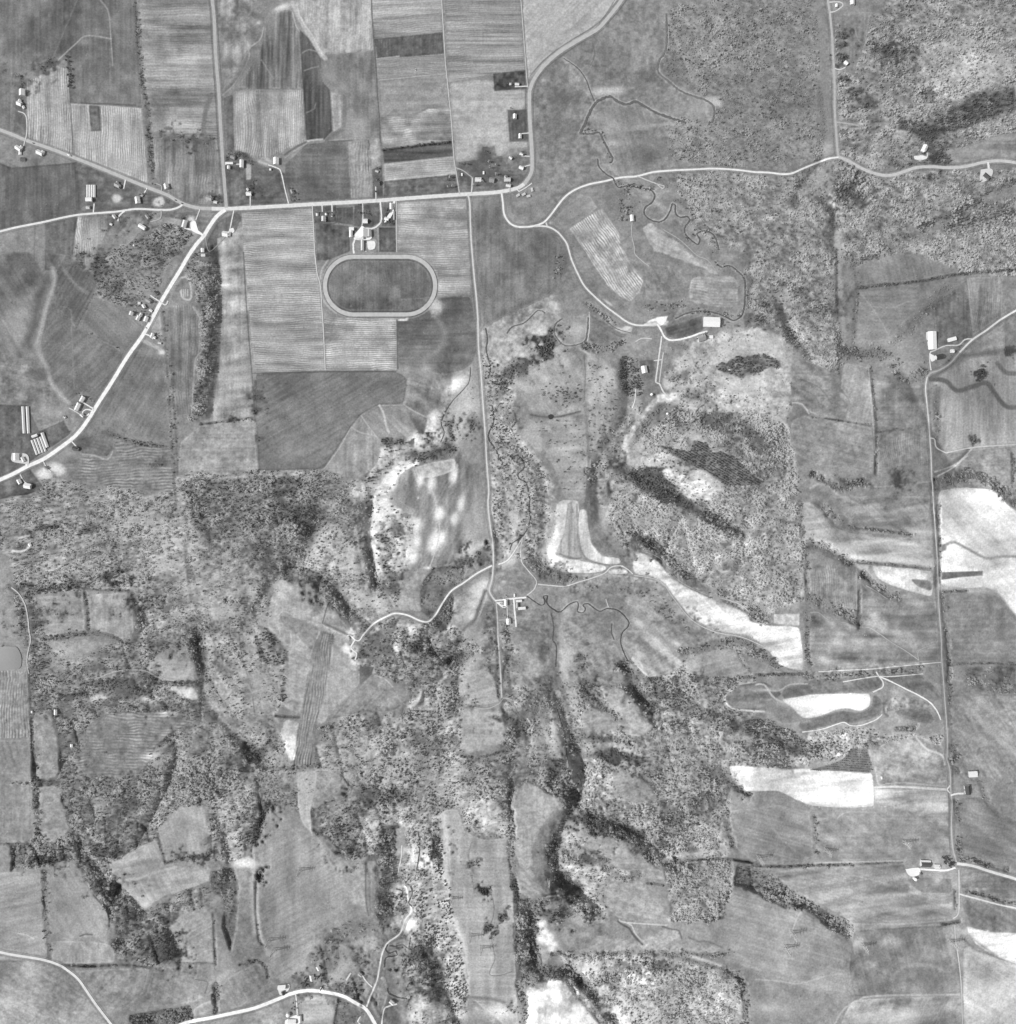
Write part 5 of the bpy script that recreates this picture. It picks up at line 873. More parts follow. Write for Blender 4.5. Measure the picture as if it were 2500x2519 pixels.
 ('farm_lane', 200, 8, "I 85,615 140,660 185,740 205,830 215,930 225,1010 205,1100 200,1180 215,1250"), ('farm_lane', 200, 7, "C 980,1298 1060,1330 1140,1360 1180,1370 1170,1390 1130,1360"), ('farm_lane', 182, 6, "C 945,1640 940,1720 960,1820 965,1870 G 1010,60 1070,105"), ('farm_lane', 180, 6, "J 1642,1500 1740,1505 1820,1470 1860,1430 1917,1440"),
 ('farm_lane', 170, 7, "C 1170,1690 1300,1770 1420,1880 G 1500,60 1570,150")]
STREAMS = [("C 440,430 540,500 600,580 630,660 665,745", 7, 92), ("C 560,985 600,900 640,810 690,745 780,712 840,750 900,770 970,750 1030,780 1120,830 1200,860 1340,905", 17, 92),
 ("C 600,985 650,985 700,975 730,1030 770,1110 800,1170 790,1200", 12, 92), ("C 690,1170 700,1230 760,1290 800,1310 840,1380 900,1370 1000,1385 1080,1400 1110,1440 1090,1490 1040,1530 1035,1580 1080,1620 1140,1635 1190,1610 1225,1550 1240,1500 1262,1510 1262,1570 1300,1600 1350,1595 1370,1620 1330,1680 1340,1730 1390,1780 1430,1800 1440,1760 1420,1720 1480,1700 1530,1720 1560,1760 1580,1830", 9, 84),
 ("C 1195,100 1195,350 1140,450 1135,530 1200,590 1300,670 1400,710 1490,740 1545,790 1545,860 1530,905", 13, 104), ("G 1550,70 1600,110 1660,100 1720,140 1770,200 1775,300 1770,400 1750,470 1690,505 1640,480 1560,450 1450,435 1350,450 1260,490", 9, 88),
 ("F 1720,560 1735,650 1725,720 1755,850 1740,930", 8, 84), ("F 1770,1130 1780,1250 1740,1360 1790,1450 1840,1550 1880,1570", 9, 76), ("G 20,1500 60,1510 110,1500 150,1580 100,1640 110,1670 160,1700 185,1800 185,1900 K 195,100 150,220 60,290 45,340", 8, 84),
 ("G 20,600 60,550 150,520 250,430 300,450", 7, 96), ("G 430,490 380,530 370,600 430,680 500,690 590,660 610,600 620,480", 8, 96), ("G 700,460 820,560 930,595", 6, 100), ("F 1610,850 1600,950 1560,1010 1460,1120 1395,1250 1415,1330 1390,1400", 6, 92),
 ("K 165,675 270,745 300,720 290,680 320,675 315,730 370,780 415,795 480,740 540,720 545,760 540,790 580,800 600,770 580,745 620,735 700,790 760,770 850,790 920,880 870,950 860,1020 880,1090 910,1150", 7, 76), ("K 345,800 365,900 360,1000 385,1050 380,1200", 5, 96), ("K 795,880 790,940 810,1000", 6, 92), ("K 390,1500 420,1600 450,1700 465,1850 480,1917", 5, 84),
 ("N 1170,900 1180,960 1155,1020 1180,1050", 10, 78), ("N 1000,1330 985,1370 1010,1395 1060,1380 1070,1410 1030,1420 985,1430 975,1500", 7, 82), ("N 1010,1340 1060,1345 1110,1330 1150,1360 1165,1290", 6, 90), ("N 1225,500 1235,600 1230,680 1200,850", 7, 80), ("N 1000,1650 1010,1690 1070,1720 1140,1730", 8, 80), ("N 1030,980 1080,990 1110,940 1060,920", 7, 88)]

def offset(P, o):
    Q = spline(P, 6); out = []
    for k, (u, v) in enumerate(Q):
        a = Q[max(k-1, 0)]; b = Q[min(k+1, len(Q)-1)]; dx, dy = b[0]-a[0], b[1]-a[1]; L = math.hypot(dx, dy)+1e-9
        out.append((u-dy/L*o, v+dx/L*o))
    return out
for _n, _g, _w, _s in ROADS:          # verges and ditches
    _h = _w*K/2
    if _n != 'farm_lane':
        for _d in (-1, 1): stroke(offset(pts(_s), _d*(_h+1.6)), 8, 150, .45, .9, dens=0, rgh=.4); stroke(offset(pts(_s), _d*(_h+4.4)), 6, 96, .5, .9, rgh=.8)
    else: stroke(pts(_s), _w+12, 152, .35, 1.5, rgh=.5)
for _s, _w, _g in STREAMS: stroke(rough(pts(_s), 1), _w+22, 166, .5, 2, amp_n=12); stroke(offset(pts(_s), -_w*K/2-1.5), 6, 196, .5, .8, rgh=1)
# gullies cut into the wooded and rough slopes
def ridged(s_, ang=0):
    n_ = vnoise(s_, s_*1.7, ang); return 1-np.abs(n_)*2.2
_pl = np.clip(1-np.maximum(np.abs(GU-1715)/210, np.abs(GV-1140)/150), 0, .3)/.3
_m = (1-_pl)*np.clip(DENS*1.25, 0, 1)*flatNW*np.clip((GU+GV-1500)/700, .12, 1)*(1-.75*((GU > 1500) & (GV < 1000)))
for _k in range(2): _m[1:-1, 1:-1] = (_m[:-2, 1:-1]+_m[2:, 1:-1]+_m[1:-1, :-2]+_m[1:-1, 2:]+_m[1:-1, 1:-1])/5
HT = (HT - _m*(11*np.clip(ridged(125, 25), 0, 1)**2 + 5.5*np.clip(ridged(56, -15), 0, 1)**2 + 2.0*np.clip(ridged(26), 0, 1)**2)).astype(np.float32)
# ------------------------------------------------------------------ materials (all neutral grey: panchromatic film)
def lin(g):
    c = np.clip(np.asarray(g, dtype=np.float64)/255.0, 0, 1.0)
    return np.where(c <= 0.04045, c/12.92, ((c+0.055)/1.055)**2.4)
def albedo(g): return np.clip(lin(g)*ALB1, 0.015, 0.82)
MATS = {}
def base_mat(name, rough=0.95):
    m = bpy.data.materials.new(name); m.use_nodes = True
    b = m.node_tree.nodes['Principled BSDF']; b.inputs['Roughness'].default_value = rough
    b.inputs['Specular IOR Level'].default_value = 0.15
    return m, m.node_tree.nodes, m.node_tree.links, b
def mth(N, L, op, a, b=None, c=None):
    n = N.new('ShaderNodeMath'); n.operation = op
    for i, x in enumerate((a, b, c)):
        if x is None: continue
        if isinstance(x, (int, float)): n.inputs[i].default_value = x
        else: L.new(x, n.inputs[i])
    return n.outputs[0]
def grey(N, L, val, b):
    c = N.new('ShaderNodeCombineColor'); [L.new(val, c.inputs[i]) for i in range(3)]; L.new(c.outputs[0], b.inputs['Base Color'])
def noise(N, L, scale, detail=3, vec=None):
    n = N.new('ShaderNodeTexNoise'); n.inputs['Scale'].default_value = scale; n.inputs['Detail'].default_value = detail
    if vec is None: vec = N.new('ShaderNodeNewGeometry').outputs['Position']
    L.new(vec, n.inputs['Vector']); return n.outputs['Fac']
def ground_mat():
    m, N, L, b = base_mat("soil_and_grass")
    def at(k):
        n = N.new('ShaderNodeAttribute'); n.attribute_name = k; return n.outputs['Fac']
    f = mth(N, L, 'MULTIPLY_ADD', noise(N, L, 0.2, 5), 0.9, 0.55)
    f2 = mth(N, L, 'MULTIPLY', mth(N, L, 'MULTIPLY_ADD', noise(N, L, 0.06, 3), 0.22, 0.89), mth(N, L, 'MULTIPLY_ADD', noise(N, L, 0.003, 5), 0.3, 0.85))
    r = mth(N, L, 'SINE', at('row_phase')); patch = mth(N, L, 'MULTIPLY_ADD', noise(N, L, 0.02, 2), 2.4, -0.3)
    r = mth(N, L, 'MULTIPLY', r, mth(N, L, 'MULTIPLY', at('row_strength'), patch))
    v = mth(N, L, 'MULTIPLY', at('reflectance'), mth(N, L, 'MULTIPLY', f, f2))
    v = mth(N, L, 'MULTIPLY', v, mth(N, L, 'ADD', r, 1.0))
    grey(N, L, v, b); return m
GM = ground_mat()
def flat_mat(name, g, var=0.25, scale=0.15, rough=0.9, absol=None):
    key = (name, g)
    if key in MATS: return MATS[key]
    m, N, L, b = base_mat(name, rough)
    a = float(albedo(g)) if absol is None else absol
    grey(N, L, mth(N, L, 'MULTIPLY', mth(N, L, 'MULTIPLY_ADD', noise(N, L, scale, 4), var*2, 1-var), a), b)
    MATS[key] = m; return m
def mk(name, V, F, mat, parent=None, loc=None, rz=0.0, kind=None):
    me = bpy.data.meshes.new(name); me.from_pydata([tuple(map(float, v)) for v in V], [], F); me.update()
    me.materials.append(mat); o = bpy.data.objects.new(name, me); col.objects.link(o)
    if parent: o.parent = parent
    if loc: o.location = loc
    o.rotation_euler = (0, 0, rz)
    if kind: o['kind'] = kind
    return o
def big_mesh(name, V, Q, mat, attrs):
    me = bpy.data.meshes.new(name); nv, nf = len(V), len(Q)
    me.vertices.add(nv); me.vertices.foreach_set('co', V.astype(np.float32).ravel())
    me.loops.add(nf*4); me.loops.foreach_set('vertex_index', Q.astype(np.int32).ravel())
    me.polygons.add(nf); me.polygons.foreach_set('loop_start', np.arange(0, nf*4, 4, dtype=np.int32))
    me.polygons.foreach_set('use_smooth', np.ones(nf, bool))
    for k, a in attrs.items():
        at = me.attributes.new(k, 'FLOAT', 'POINT'); at.data.foreach_set('value', a.astype(np.float32).ravel())
    me.update(calc_edges=True); me.materials.append(mat)
    o = bpy.data.objects.new(name, me); col.objects.link(o); o['kind'] = 'structure'
    return o
PL1 = "G 1400,1385 1500,1410 1530,1480 1590,1470 1700,1510 1800,1610 1900,1690 1880,1717 1640,1720 1480,1610 1400,1580 1250,1500 1180,1450 1090,1425 1150,1420 1260,1450 1370,1470"
PL2 = "L 650,1870 700,1800 820,1800 850,1910 860,1950 840,1975 400,1960 600,1900"
fill(PL1, 128); fill(PL2, 120)
# ------------------------------------------------------------------ ground: one surface, each field its own piece of it
kk = (HC-HT)/HC
GX = (GU-1250)*S*kk; GY = (1259.5-GV)*S*kk
ALB = albedo(np.clip(TONE, 40, 253))
idx = np.arange(NU*NV).reshape(NV, NU)
quads = np.stack([idx[1:, :-1], idx[1:, 1:], idx[:-1, 1:], idx[:-1, :-1]], -1).reshape(-1, 4)
qid = FID[:-1, :-1].reshape(-1)
VALL = np.stack([GX, GY, HT], -1).reshape(-1, 3); AF = ALB.reshape(-1)
# far country: rings outward from the surveyed square to the horizon
loop = np.concatenate([idx[0, :-1], idx[:-1, -1], idx[-1, :0:-1], idx[:0:-1, 0]])[::6]
ring = VALL[loop]; rings = [ring]
for i, f in enumerate((1.06, 1.2, 1.5, 2.2, 4, 9, 20)):
    q = ring.copy(); q[:, :2] *= f; q[:, 2] = ring[:, 2]*(1-min(1, 0.3+i*0.2)) + 18*min(1, 0.3+i*0.2) + rng.uniform(-6, 6, len(q))*(i > 1); q[:, 2] -= 1.5*(i == 0); rings.append(q)
n = len(loop); base = len(VALL)
# the first ring reuses every boundary vertex by lying just under the edge
r0 = ring.copy(); r0[:, :2] *= 0.995; r0[:, 2] -= 2.5; rings[0] = r0
VR = np.concatenate(rings); AR = np.concatenate([np.full(n, float(albedo(140))) for _ in rings])
QR = []
for r_ in range(len(rings)-1):
    a = base + r_*n + np.arange(n); b_ = base + r_*n + (np.arange(n)+1) % n
    QR.append(np.stack([a, b_, b_+n, a+n], -1))
QR = np.concatenate(QR)
NZL = np.concatenate([NZ['l'].ravel(), np.zeros(len(VR))]); NZM = np.concatenate([NZ['m'].ravel(), np.zeros(len(VR))])
def piece(name, q, V, A, rows):
    u_, inv = np.unique(q, return_inverse=True); P = V[u_]
    ph = np.zeros(len(u_)); am = np.zeros(len(u_))
    if rows:
        a, per, amp = rows; x, y = P[:, 0]/S, -P[:, 1]/S
        ph = (-x*math.sin(R(a)) + y*math.cos(R(a)))*2*math.pi/per + 2.6*NZL[u_]; am[:] = amp*np.clip(1+.5*NZM[u_], .1, 2)
    return big_mesh(name, P, inv.reshape(-1, 4), GM, {'reflectance': A[u_], 'row_phase': ph, 'row_strength': am})
VG = np.concatenate([VALL, VR]); AG = np.concatenate([AF, AR])
piece('ground', np.concatenate([quads[qid == 0], QR]), VG, AG, None)
order = np.argsort(qid, kind='stable'); bounds = np.searchsorted(qid[order], np.arange(len(FIELDS)+2))
for k, (nm, rows) in enumerate(FIELDS, 1):
    q = quads[order[bounds[k]:bounds[k+1]]]
    if len(q) > 3: piece(nm, q, VG, AG, rows)
# ------------------------------------------------------------------ roads, lanes, race track, streams, pond
def ribbon(name, P, w, g, dz, closed=False, jit=0.0, rough=0.92):
    Q = spline(P, 3.0) if not closed else P; V = []; F = []; r = random.Random(len(P)*7+int(P[0][0]))
    n = len(Q)
    for k, (u, v) in enumerate(Q):
        a = Q[(k-1) % n] if (closed or k > 0) else Q[k]; b = Q[(k+1) % n] if (closed or k < n-1) else Q[k]
        dx, dy = b[0]-a[0], b[1]-a[1]; L = math.hypot(dx, dy)+1e-9; nx, ny = -dy/L, dx/L
        for s in (-1, -.33, .33, 1):
            h = w/2*s*(1+r.uniform(-jit, jit)); V.append(P3(u+nx*h, v+ny*h, dz))
    m = n if closed else n-1
    for k in range(m):
        a, b = 4*k, 4*((k+1) % n)
        for j in range(3): F.append((a+j, a+j+1, b+j+1, b+j))
    me_m = flat_mat({'highway': 'asphalt', 'paved_road': 'worn_asphalt', 'gravel_road': 'gravel', 'race_track': 'raked_dirt', 'stream': 'stream_water'}.get(name, 'packed_earth'), g if name != 'stream' else g+12, 0.26 if name != 'stream' else .4, 0.12, rough)
    o = mk(name, V, F, me_m, kind='structure')
    o.data.polygons.foreach_set('use_smooth', [True]*len(F)); return o
dz = 0.25
for nm, g, w, s in ROADS:
    ribbon(nm, pts(s), w*K, g, dz, jit=0.22 if nm == 'farm_lane' else 0.06); dz += 0.006
for s, w, g in STREAMS:
    ribbon('stream', rough(spline(pts(s), 6), .7, 6, False), w*K, g, dz, jit=0.45, rough=0.6); dz += 0.006
cx0, cy0 = pts("F 752,248")[0]; cx1, _ = pts("F 1138,248")[0]; rr = 213*K
OV = [(cx0+(cx1-cx0)*t/30, cy0-rr) for t in range(30)] + [(cx1+rr*math.sin(R(a)), cy0-rr*math.cos(R(a))) for a in range(0, 180, 4)] + \
     [(cx1-(cx1-cx0)*t/30, cy0+rr) for t in range(30)] + [(cx0-rr*math.sin(R(a)), cy0+rr*math.cos(R(a))) for a in range(0, 180, 4)]
ribbon('race_track', OV, 30*K, 190, dz, True, 0.03); dz += .006
OI = [(cx0+(u-cx0)*1.0, v) for u, v in OV]
def sheet(name, s, g, kind='structure', rough=.9, step=3.0):
    """an irregular flat yard draped on the land"""
    P = rough_poly = pts(s); us = [p[0] for p in P]; vs = [p[1] for p in P]
    cu, cv = sum(us)/len(us), sum(vs)/len(vs); global dz
    B = spline(P+[P[0]], 3.0)[:-1]; V = [P3(cu, cv, dz)]; F = []; n = len(B); R_ = 4
    for r_ in range(1, R_+1):
        for (u, v) in B: V.append(P3(cu+(u-cu)*r_/R_, cv+(v-cv)*r_/R_, dz))
    for k in range(n):
        k2 = (k+1) % n; F.append((0, 1+k, 1+k2))
        for r_ in range(R_-1): F.append((1+r_*n+k, 1+(r_+1)*n+k, 1+(r_+1)*n+k2, 1+r_*n+k2))
    dz += .006; return mk(name, V, F, flat_mat('gravel' if g > 150 else 'pond_water', g, .12, .2, rough), kind=kind)
sheet('gravel_yard', "B 745,1740 790,1690 815,1665 850,1700 880,1700 880,1760 820,1770 760,1765", 250)
sheet('gravel_yard', "B 1015,1500 1050,1500 1045,1560 1010,1620 975,1640 1000,1590 1020,1560", 245)
sheet('gravel_yard', "A 1405,1640 1440,1630 1465,1700 1510,1735 1450,1720 1410,1690", 246)
sheet('gravel_yard', "A 1690,1690 1720,1680 1728,1710 1690,1720", 232)
sheet('gravel_yard', "P 1100,775 1200,765 1205,810 1160,830 1120,815", 248)
sheet('gravel_yard', "H 1275,745 1320,770 1320,795 1290,805", 246)
sheet('gravel_yard', "J 1800,725 1860,720 1880,750 1850,765", 244)
sheet('gravel_yard', "B 848,1780 905,1780 905,1830 860,1838", 236)
sheet('gravel_yard', "D 1165,1150 1220,1145 1262,1162 1230,1178 1170,1175", 232)
sheet('gravel_yard', "D 1655,1250 1735,1245 1740,1290 1700,1330 1650,1340", 210)
sheet('gravel_yard', "E 90,1480 200,1490 215,1560 180,1560 90,1540", 210)
sheet('gravel_yard', "N 190,1640 270,1620 275,1660 240,1690 205,1700", 225)
sheet('gravel_yard', "N 245,1890 330,1850 350,1917 340,1960 250,1950", 240)
sheet('pond', "I -60,1048 85,1048 130,1060 160,1130 150,1205 85,1218 -60,1218", 128, rough=.25)
sheet('pond', "O 1243,690 1262,680 1278,700 1275,722 1255,718", 62, rough=.25)
sheet('pond', "G 325,1205 345,1195 365,1205 355,1230 335,1232", 66, rough=.25)
# ------------------------------------------------------------------ trees
def tree_shape(kind, seed):
    r = np.random.RandomState(seed); V = []; F = []
    def prism(p, q, r1, r2, n=4):
        p = np.array(p, float); q = np.array(q, float); d = q-p; d = d/np.linalg.norm(d)
        a = np.cross(d, [.3, .9, .2]); a /= np.linalg.norm(a); b = np.cross(d, a); i0 = len(V)
        for c, rad in ((p, r1), (q, r2)):
            for k in range(n):
                t = 2*math.pi*k/n; V.append(c+rad*(a*math.cos(t)+b*math.sin(t)))
        for k in range(n): F.append((i0+k, i0+(k+1) % n, i0+n+(k+1) % n, i0+n+k))
    H = {'broad': 11.0, 'ever': 10.5, 'bush': 3.2, 'shrub': 4.5}[kind]
    if kind == 'broad':
        prism((0, 0, -1), (0, 0, 5), .38, .22)
        for k in range(5):
            a = k*1.26+r.uniform(-.3, .3); prism((0, 0, 3.2+.4*k), (2.6*math.cos(a), 2.6*math.sin(a), 6.5+.5*k), .16, .05, 3)
        prism((0, 0, 5), (.4, .2, 9.5), .2, .05, 3)
    else: prism((0, 0, -1), (0, 0, H*.6), .22, .08)
    nt = len(F); cl = []
    if kind == 'broad':
        for _ in range(9):
            d = r.normal(size=3); d /= np.linalg.norm(d); cl.append((np.array([0, 0, 7.4])+d*[2.7, 2.7, 2.3]*r.uniform(.5, 1), r.uniform(1.1, 1.9)))
        nl, sz = 66, .92
    elif kind == 'ever':
        for k in range(16):
            z = 1.6+8.2*k/16; rad = 2.9*(1-k/17.0)**.85; a = k*2.4; cl.append((np.array([rad*.55*math.cos(a), rad*.55*math.sin(a), z]), rad*.55+.25))
        nl, sz = 64, .95
    else:
        for _ in range(6):
            d = r.normal(size=3); cl.append((np.array([0, 0, H*.5])+d*[H*.2, H*.2, H*.12], H*.22))
        nl, sz = 30, H*.16
    for k in range(nl):
        c, rad = cl[k % len(cl)]; d = r.normal(size=3); d /= np.linalg.norm(d)
        p = c+d*rad*r.uniform(.6, 1.0); nrm = (p-np.array([0, 0, 5.5 if kind == 'broad' else 2.0 if kind != 'ever' else p[2]-1.5]))*.28+r.normal(size=3)*.33+[0, 0, .1]; nrm /= np.linalg.norm(nrm)
        a = np.cross(nrm, r.normal(size=3)); a /= np.linalg.norm(a); b = np.cross(nrm, a); s1 = sz*r.uniform(.7, 1.35); s2 = sz*r.uniform(.5, 1.0); i0 = len(V)
        for (x, y) in ((-1, -.6), (.7, -1), (1, .7), (-.6, 1)): V.append(p+a*x*s1*.72+b*y*s2*.72)
        F.append((i0, i0+1, i0+2, i0+3))
    return V, F, nt
def inst_mat(name, deflt):
    m, N, L, b = base_mat(name, .9)
    a = N.new('ShaderNodeAttribute'); a.attribute_type = 'INSTANCER'; a.attribute_name = 'leaf'
    f = mth(N, L, 'MULTIPLY_ADD', noise(N, L, 0.9, 2), 0.9, 0.55)
    grey(N, L, mth(N, L, 'MULTIPLY', a.outputs['Fac'], f), b); return m
M_BR = inst_mat("twigs_and_leaves", .2)
def solo_mat(name, a):
    m, N, L, b = base_mat(name, .9)
    grey(N, L, mth(N, L, 'MULTIPLY', mth(N, L, 'MULTIPLY_ADD', noise(N, L, 0.9, 2), 0.9, 0.55), a), b); return m
M_BARK = solo_mat("bark", .12); M_CB = solo_mat("bare_twigs", .12); M_CL = solo_mat("pale_twigs", .26); M_CE = solo_mat("evergreen_needles", .055)
def proto(kind, seed):
    V, F, nt = tree_shape(kind, seed); me = bpy.data.meshes.new(kind+'_tree'); me.from_pydata([tuple(v) for v in V], [], F)
    me.materials.append(M_BR); return bpy.data.objects.new(kind+'_tree', me)
def bil(A, u, v):
    a = np.clip((u-U0)/ST, 0, NU-1.001); b = np.clip((v-V0)/ST, 0, NV-1.001); i = a.astype(int); j = b.astype(int); fa = a-i; fb = b-j
    return (A[j, i]*(1-fa)+A[j, i+1]*fa)*(1-fb)+(A[j+1, i]*(1-fa)+A[j+1, i+1]*fa)*fb
def scatter(name, label, cat, protos, u, v, scale, leaf):
    h = bil(HT, u, v); k = (HC-h)/HC; P = np.stack([(u-1250)*S*k, (1259.5-v)*S*k, h], -1)
    me = bpy.data.meshes.new(name); me.vertices.add(len(u)); me.vertices.foreach_set('co', P.astype(np.float32).ravel())
    for kx, a in (('sc', scale), ('leaf', leaf), ('spin', rng.uniform(0, 6.28, len(u)))):
        at = me.attributes.new(kx, 'FLOAT', 'POINT'); at.data.foreach_set('value', a.astype(np.float32))
    o = bpy.data.objects.new(name, me); col.objects.link(o); o['kind'] = 'stuff'; o['label'] = label; o['category'] = cat
    pc = bpy.data.collections.new(name+'_kinds'); [pc.objects.link(p) for p in protos]
    g = bpy.data.node_groups.new(name, 'GeometryNodeTree')
    g.interface.new_socket('Geometry', in_out='INPUT', socket_type='NodeSocketGeometry'); g.interface.new_socket('Geometry', in_out='OUTPUT', socket_type='NodeSocketGeometry')
    N, L = g.nodes, g.links; gi = N.new('NodeGroupInput'); go = N.new('NodeGroupOutput'); ip = N.new('GeometryNodeInstanceOnPoints'); ci = N.new('GeometryNodeCollectionInfo')
    ci.inputs['Collection'].default_value = pc; ci.inputs['Separate Children'].default_value = True; ci.inputs['Reset Children'].default_value = True
    ip.inputs['Pick Instance'].default_value = True
    def na(k):
        n = N.new('GeometryNodeInputNamedAttribute'); n.data_type = 'FLOAT'; n.inputs['Name'].default_value = k; return n.outputs['Attribute']
    cx = N.new('ShaderNodeCombineXYZ'); L.new(na('spin'), cx.inputs[2])
    L.new(gi.outputs[0], ip.inputs['Points']); L.new(ci.outputs[0], ip.inputs['Instance']); L.new(cx.outputs[0], ip.inputs['Rotation'])
    cs = N.new('ShaderNodeCombineXYZ'); sc_ = na('sc'); [L.new(sc_, cs.inputs[i]) for i in range(2)]; L.new(mth(N, L, 'MULTIPLY', sc_, .62), cs.inputs[2]); L.new(cs.outputs[0], ip.inputs['Scale'])
    L.new(ip.outputs[0], go.inputs[0]); md = o.modifiers.new('scatter', 'NODES'); md.node_group = g
    return o
def keep_off(u, v):
    return np.ones(len(u), bool)
# roads and water stay free of trees
CLEAR = np.zeros_like(TONE)
def clear(P, w):
    sl_ = bbox(P, w+2); uu, vv = GU[sl_], GV[sl_]
    if uu.size: CLEAR[sl_] = np.maximum(CLEAR[sl_], (segdist(P, uu, vv, False) < w).astype(np.float32))
for nm, g, w, s in ROADS: clear(pts(s), w*K/2+3.2)
for s, w, g in STREAMS:
    if w > 9: clear(pts(s), w*K/2+0.5)
clear(OV+[OV[0]], 30*K/2+3)
sp = 4.5
gu, gv = np.meshgrid(np.arange(-80, 2590, sp), np.arange(-80, 2600, sp))
gu = (gu + rng.uniform(-.5, .5, gu.shape)*sp).ravel(); gv = (gv + rng.uniform(-.5, .5, gv.shape)*sp).ravel()
d = bil(DENS, gu, gv)*(1+0.30*bil(NZ['m'], gu, gv)+0.15*bil(NZ['f'], gu, gv)); keep = (rng.uniform(size=gu.shape) < np.where(d > .5, d*.98, d*.8)) & (segdist(pts(PL1), gu.astype(np.float32), gv.astype(np.float32), True) < 1) & (bil(CLEAR, gu, gv) < .3)
gu, gv, d = gu[keep], gv[keep], d[keep]
cf = bil(CONI, gu, gv); isc = rng.uniform(size=gu.shape) < cf*(1+.5*bil(NZ['m'], gu, gv))
tn = bil(TONE, gu, gv)
lf = albedo(np.clip(0.75*tn+30+rng.normal(size=tn.shape)*5+9*bil(NZ['m'], gu, gv)+5*bil(NZ['f'], gu, gv), 76, 166))*1.5
sel = ~isc
scatter('woodland', "broadleaf woods filling the ravines and hillsides, seen as fine mottled crowns", 'woodland', [proto('broad', s) for s in (1, 2, 3, 4, 5)], gu[sel], gv[sel], np.clip(rng.gamma(8, .072, sel.sum())*(1+.12*bil(NZ['m'], gu[sel], gv[sel])), .34, 1.2)*np.clip(1.0+.16*bil(NZ['l'], gu[sel], gv[sel]), .75, 1.35)*np.where((gu[sel] > 1550) & (gv[sel] < 900) & (gu[sel] < 2050), .72, 1.0), lf[sel])
scatter('evergreen_woodland', "dark evergreen trees massed in stands and scattered through the woods", 'woodland', [proto('ever', s) for s in (11, 12, 13)], gu[isc], gv[isc], rng.uniform(.55, 1.1, isc.sum()), rng.uniform(.06, .11, isc.sum()))
# evergreen plantation in rows (large), and the smaller one by the white field
def plantation(s, ang, dr, dc, label, leaf, sc):
    P = pts(s); us = [p[0] for p in P]; vs = [p[1] for p in P]; c0, s0 = math.cos(R(ang)), math.sin(R(ang)); cu, cv = np.mean(us), np.mean(vs)
    a, b = np.meshgrid(np.arange(-150, 150, dc), np.arange(-90, 90, dr)); a = a.ravel()+rng.uniform(-.5, .5, a.size); b = b.ravel()+rng.uniform(-.7, .7, b.size)
    u = cu+a*c0-b*s0; v = cv+a*s0+b*c0; ok = (segdist(P, u.astype(np.float32), v.astype(np.float32), True) > 0) & (rng.uniform(size=u.shape) < .86); u, v = u[ok], v[ok]
    return scatter('evergreen_plantation', label, 'plantation', [proto('ever', s) for s in (14, 15)], u, v, rng.uniform(sc*.5, sc*1.15, len(u)), rng.uniform(leaf*.7, leaf*1.8, len(u)))
plantation(PL1, 31, 5.6, 3.6, "dense evergreen plantation in slanting rows on the hillside south of the white farm buildings", .06, .9)
plantation(PL2, 4, 5.6, 4.4, "block of small evergreens along the north edge of the long white field", .075, .6)
# ------------------------------------------------------------------ single trees and bushes
def mesh_of(name, V, F, mat):
    me = bpy.data.meshes.new(name); me.from_pydata([tuple(v) for v in V], [], F); me.update(); me.materials.append(mat); return me
TP = {}
for kind, mat in (('broad', M_CB), ('pale', M_CL), ('ever', M_CE), ('bush', M_CE)):
    TP[kind] = []
    for s in range(3):
        V, F, nt = tree_shape('broad' if kind == 'pale' else kind, 30+s)
        it = sorted({i for f in F[:nt] for i in f}); k0 = len(it)
        TP[kind].append((mesh_of('trunk', V[:k0], F[:nt], M_BARK), mesh_of('crown', V[k0:], [tuple(i-k0 for i in f) for f in F[nt:]], mat)))
NT = {'broad': 0, 'ever': 0, 'bush': 0}
TNAME = {'broad': ('bare_tree', 'tree'), 'pale': ('bare_tree', 'tree'), 'ever': ('evergreen_tree', 'tree'), 'bush': ('cedar_bush', 'bush')}
def tree(kind, u, v, sc, label, group):
    nm, cat = TNAME[kind]; e = bpy.data.objects.new(nm, None); col.objects.link(e); e.location = P3(u, v); e.rotation_euler = (0, 0, random.uniform(0, 6.28)); e.scale = (sc, sc, sc*random.uniform(.85, 1.1))
    tr, cr = random.choice(TP[kind])
    for n_, me in (('trunk', tr), ('crown', cr)):
        o = bpy.data.objects.new(n_, me); col.objects.link(o); o.parent = e
    e['label'] = label; e['category'] = cat
    if group: e['group'] = group
def trees(kind, s, label, group, sc=(.8, 1.1), n=1, spread=0):
    for (u, v) in pts(s):
        for _ in range(n): tree(kind, u+random.uniform(-spread, spread), v+random.uniform(-spread, spread), random.uniform(*sc), label, group)
def along(kind, s, step, label, group, sc=(.7, 1.05), off=2.5):
    Q = spline(pts(s), step)
    for u, v in Q: tree(kind, u+random.uniform(-off, off), v+random.uniform(-off, off), random.uniform(*sc), label, group)
def inside(kind, s, n, label, group, sc, core=None):
    P = pts(s); us = [p[0] for p in P]; vs = [p[1] for p in P]; k = 0; tries = 0
    while k < n and tries < 9000:
        tries += 1; u, v = random.uniform(min(us), max(us)), random.uniform(min(vs), max(vs))
        if core: (cu, cv), sg = pts(core)[0], 26; u, v = random.gauss(cu, sg), random.gauss(cv, sg*.8)
        if segdist(P, np.float32([u]), np.float32([v]), True)[0] > 2: tree(kind, u, v, random.uniform(*sc), label, group); k += 1
inside('bush', "G 150,900 560,860 590,1180 360,1200 140,1130", 52, "small dark cedar bush in the dense cluster on the rounded pale pasture hill", "cedar bushes clustered on the rounded hill", (1.1, 2.3), core="G 450,1060")
